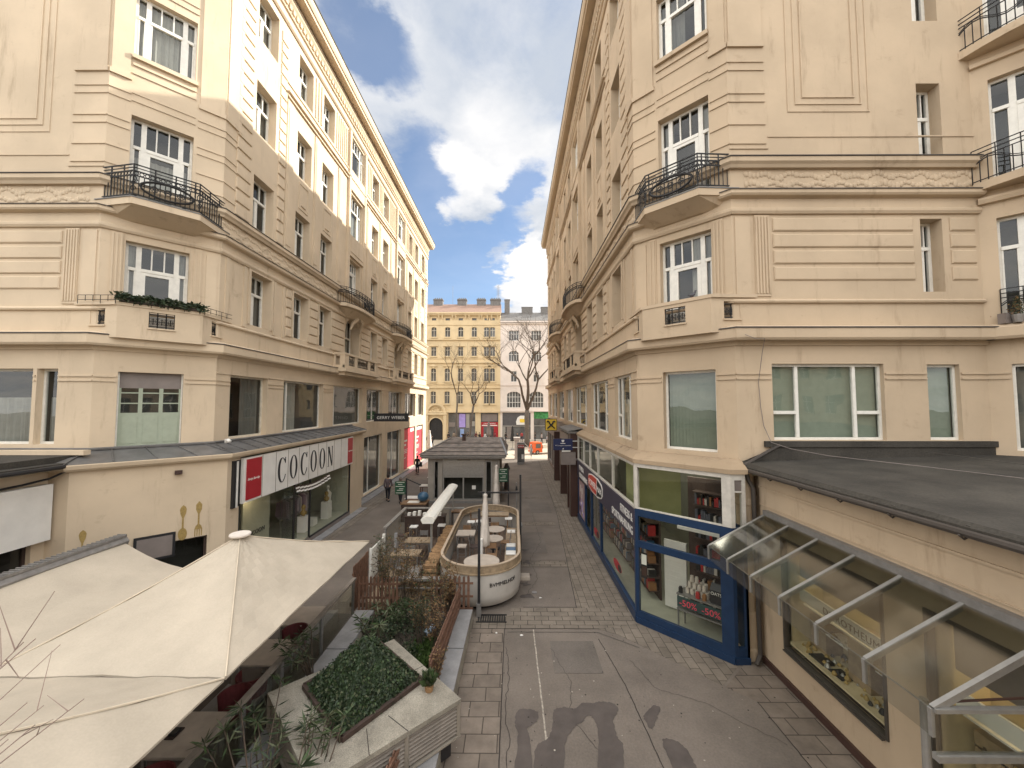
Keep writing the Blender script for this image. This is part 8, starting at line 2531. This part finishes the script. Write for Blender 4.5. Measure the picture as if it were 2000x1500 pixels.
for i, (y, lab) in enumerate(tt):
    table4(lab, -5.75, y, .1, .74, .8, .95, M['tabletop'] if i != 3 else M['woodlight'], M['alu'], 'beige tables along the balustrade')
for i, (x, y, rz, lab) in enumerate(((-5.55, 8.55, 0, 'dark red armchair by the balustrade just beyond the parasol gap'), (-5.55, 10.15, pi, 'dark red armchair between the two farther beige tables'), (-5.55, 6.2, pi, 'dark red armchair nearest to the camera by the handrail'), (-5.5, 7.95, pi, 'dark red armchair partly under the corner of the far parasol'), (-5.6, 4.7, 0, 'dark red armchair by the near table under the parasol'))):
    tub_chair(lab, x, y, rz, 'dark red armchairs on the parasol terrace')
m = MB(); m.box(-6.0, -5.85, 6.95, 7.2, .842, .86); m.m = 1; m.box(-5.98, -5.87, 7.0, 7.15, .86, .90); tag(m.build('menu_holder', [M['darkwood'], M['black']]), 'small dark menu holder on the table between the parasols', 'menu')

# ------------------------------------------------------------------ life on the corner balconies
rg = random.Random(14); m = MB(); wr = MB()
B_ = chL(.40, .56, 0)[:2]; C_ = chL(Lc - .44, .56, 0)[:2]; A_ = frL(.45, .12, 0)[:2]; D_ = stL(.50, .12, 0)[:2]
fb = thing('flower_boxes', 'row of evergreen trailing plants in iron boxes on the left corner balcony parapet', 'flower boxes', ((B_[0] + C_[0]) / 2, (B_[1] + C_[1]) / 2, 9.56))
L_ = hypot(C_[0] - B_[0], C_[1] - B_[1])
for _ in range(1500):
    t = rg.random(); x, y = B_[0] + (C_[0] - B_[0]) * t, B_[1] + (C_[1] - B_[1]) * t
    leaf(m, (x + rg.gauss(0, .05), y + rg.gauss(0, .05), 9.82 + rg.uniform(-.10, .09) + .03 * sin(t * 23)), rg.uniform(.05, .11), rg, 1.3, (0, 0, 2, 0), .0)
o = m.build('evergreens', GR, fb); o['kind'] = 'stuff'
m = MB()
for z in (9.72, 9.86): m.tube([(*A_, z), (*B_, z), (*C_, z), (*D_, z)], .010, 4)
pp = [A_, B_, C_, D_]
for i in range(3):
    n = (5, 16, 5)[i]
    for k in range(n): t = k / n; m.tube([(pp[i][0] + (pp[i + 1][0] - pp[i][0]) * t, pp[i][1] + (pp[i + 1][1] - pp[i][1]) * t, 9.68 if k % 3 else 9.60), (pp[i][0] + (pp[i + 1][0] - pp[i][0]) * t, pp[i][1] + (pp[i + 1][1] - pp[i][1]) * t, 9.86)], .008, 4)
m.build('iron_guard', M['iron'], fb)
m = MB(); m.beam((*chL(.48, .50, 9.61)[:2], 9.745), (*chL(Lc - .52, .50, 9.6)[:2], 9.745), .16, .10); m.build('box', M['darkwood'], fb)
cr2 = thing('plastic_crate', 'green plastic lattice crate on the left second-floor corner balcony', 'crate', chL(.3, .45, 12.88))
m = MB(); T_ = frame(frL(.05, .20, 0)[:2], (.98, -.2), (0, -1))
for k in range(5): m.box(.02, .50, -.02, 0, 12.88 + k * .085, 12.88 + k * .085 + .045)
for k in range(7): m.box(.02 + k * .075, .04 + k * .075, -.03, -.02, 12.88, 13.26)
m.build('lattice', mat('crate_green', (.015, .07, .03), .5), cr2)
# pigeon
pg = thing('pigeon', 'dark pigeon perched on the right corner balcony parapet', 'bird', chR(1.0, .36, 9.68))
c = chR(1.0, .36, 0); m = MB()
m.tube([(c[0] - .12, c[1], 9.79), (c[0] - .06, c[1], 9.78), (c[0], c[1], 9.78), (c[0] + .06, c[1], 9.82), (c[0] + .09, c[1], 9.88), (c[0] + .10, c[1], 9.92), (c[0] + .14, c[1], 9.92)], [.012, .03, .05, .045, .025, .026, .006], 8); m.build('body', mat('pigeon_grey', (.06, .06, .07), .6), pg, smooth=True)
m = MB(); m.tube([(c[0], c[1] - .01, 9.68), (c[0], c[1], 9.75)], .006, 4); m.tube([(c[0] + .02, c[1] + .01, 9.68), (c[0] + .02, c[1] + .01, 9.75)], .006, 4); m.build('legs', M['posterred'], pg)
# potted plants on the far right balcony
for i, (u, lab) in enumerate(((.55, 'bushy plant in a grey pot on the lowest balcony at the right edge'), )):
    p = bayT(u, .22, 0); t = thing('potted_plant', lab, 'plant', (p[0], p[1], 8.76)); m = MB(); m.lathe(p[0], p[1], [(.09, 8.77), (.12, 8.95), (.12, 8.98), (.1, 8.98)], 12); m.build('pot', M['steel'], t)
    m = MB(); rg = random.Random(2)
    for _ in range(420): zz = rg.random(); leaf(m, (p[0] + rg.gauss(0, .10 * (1.1 - zz)), p[1] + rg.gauss(0, .10 * (1.1 - zz)), 8.98 + zz * .48), rg.uniform(.03, .06), rg, 1, (0, 2, 3), .6)
    m.build('leaves', GR, t)
p = bayT(.95, .2, 0); m = MB(); m.box(p[0] - .3, p[0] + .1, p[1] - .1, p[1] + .1, 9.55, 9.75); tag(m.build('planter_box', M['black']), 'black planter box hung on the lowest balcony railing at the right edge', 'planter')
p = bayT(.35, .15, 0); m = MB(); m.box(p[0] - .1, p[0] + .12, p[1] - .08, p[1] + .1, 8.77, 9.05); tag(m.build('storage_box', M['grey']), 'pale grey box behind the railing of the lowest balcony at the right edge', 'box')
# indoor plant behind the right mezzanine window
p = frR(3.75, -.5, 0); t = thing('potted_plant', 'dark leafy house plant behind the right pane of the wide mezzanine window', 'plant', (p[0], p[1], 6.2)); m = MB(); m.lathe(p[0], p[1], [(.1, 5.9), (.14, 6.15), (.12, 6.15)], 10); m.build('pot', M['white'], t)
m = MB(); rg = random.Random(6)
for _ in range(120): leaf(m, (p[0] + rg.gauss(0, .05), p[1] + rg.gauss(0, .05), 6.2 + rg.random() * .3), rg.uniform(.12, .2), rg, 1, (0, 0, 1), .3)
m.build('leaves', GR, t)
# small litter and stones
for i, (x, y, lab) in enumerate(((.22, 11.45, 'white crumpled paper on the asphalt beside the pale road line'), (-.5, 11.55, 'tiny white paper scrap on the concrete slabs near the bed'), (.9, 13.6, 'pale paper scrap on the asphalt beside the hull'))):
    m = MB(); rg = random.Random(i); P = [(x + rg.uniform(.02, .06) * cos(k), y + rg.uniform(.02, .05) * sin(k)) for k in range(6)]; m.rings([[(a, b, .012) for a, b in P], [(x + (a - x) * .7, y + (b - y) * .7, .03) for a, b in P]]); tag(m.build('litter', M['white']), lab, 'litter')
for i, (x, y) in enumerate(((.72, 14.0),)):
    m = MB(); m.lathe(x, y, [(.09, .010), (.09, .014), (.02, .015)], 16); tag(m.build('drain_cover', M['steel']), 'small round metal cover in the asphalt beside the hull', 'cover')
m = MB(); m.rings([[(.24 + e, 14.9 + e, z), (.62 - e, 14.9 + e, z), (.62 - e, 15.3 - e, z), (.24 + e, 15.3 - e, z)] for e, z in ((0, .01), (.02, .12), (.05, .14))]); tag(m.build('plinth_stone', M['tabletop']), 'pale low stone foot on the street beside the hull', 'stone')

# bare twigs of a small tree standing beside the viewpoint, at the lower left
tr_ = thing('young_tree', 'pinkish bare twigs of a young tree reaching in at the lower left edge', 'tree', (-3.3, .5, 0))
m = MB(); m.tube([(-3.3, .5, 0), (-3.25, .55, 2.5), (-3.1, .6, 4.2)], [.07, .05, .035], 7); m.build('trunk', M['bark'], tr_)
rg = random.Random(9); m = MB()
for i in range(22):
    p = (-3.1 + rg.uniform(-.1, .1), .6 + rg.uniform(-.1, .1), 3.8 + rg.uniform(-.3, .5)); q = (-2.30 + rg.uniform(-.4, .22), 1.85 + rg.uniform(-.25, .35), 5.15 + rg.uniform(-.5, .5)); c = (-2.9 + rg.uniform(-.2, .2), 1.0, 4.5)
    m.tube([p, c, q], [.012, .006, .0022], 4)
    for _ in range(5):
        t = rg.uniform(.2, 1); a = tuple(c[j] + (q[j] - c[j]) * t for j in range(3)); m.tube([a, tuple(a[j] + rg.uniform(-.16, .16) + (.06 if j == 2 else 0) for j in range(3))], [.003, .0014], 3)
m.build('branches', mat('pink_twig', (.24, .175, .145), .8), tr_)
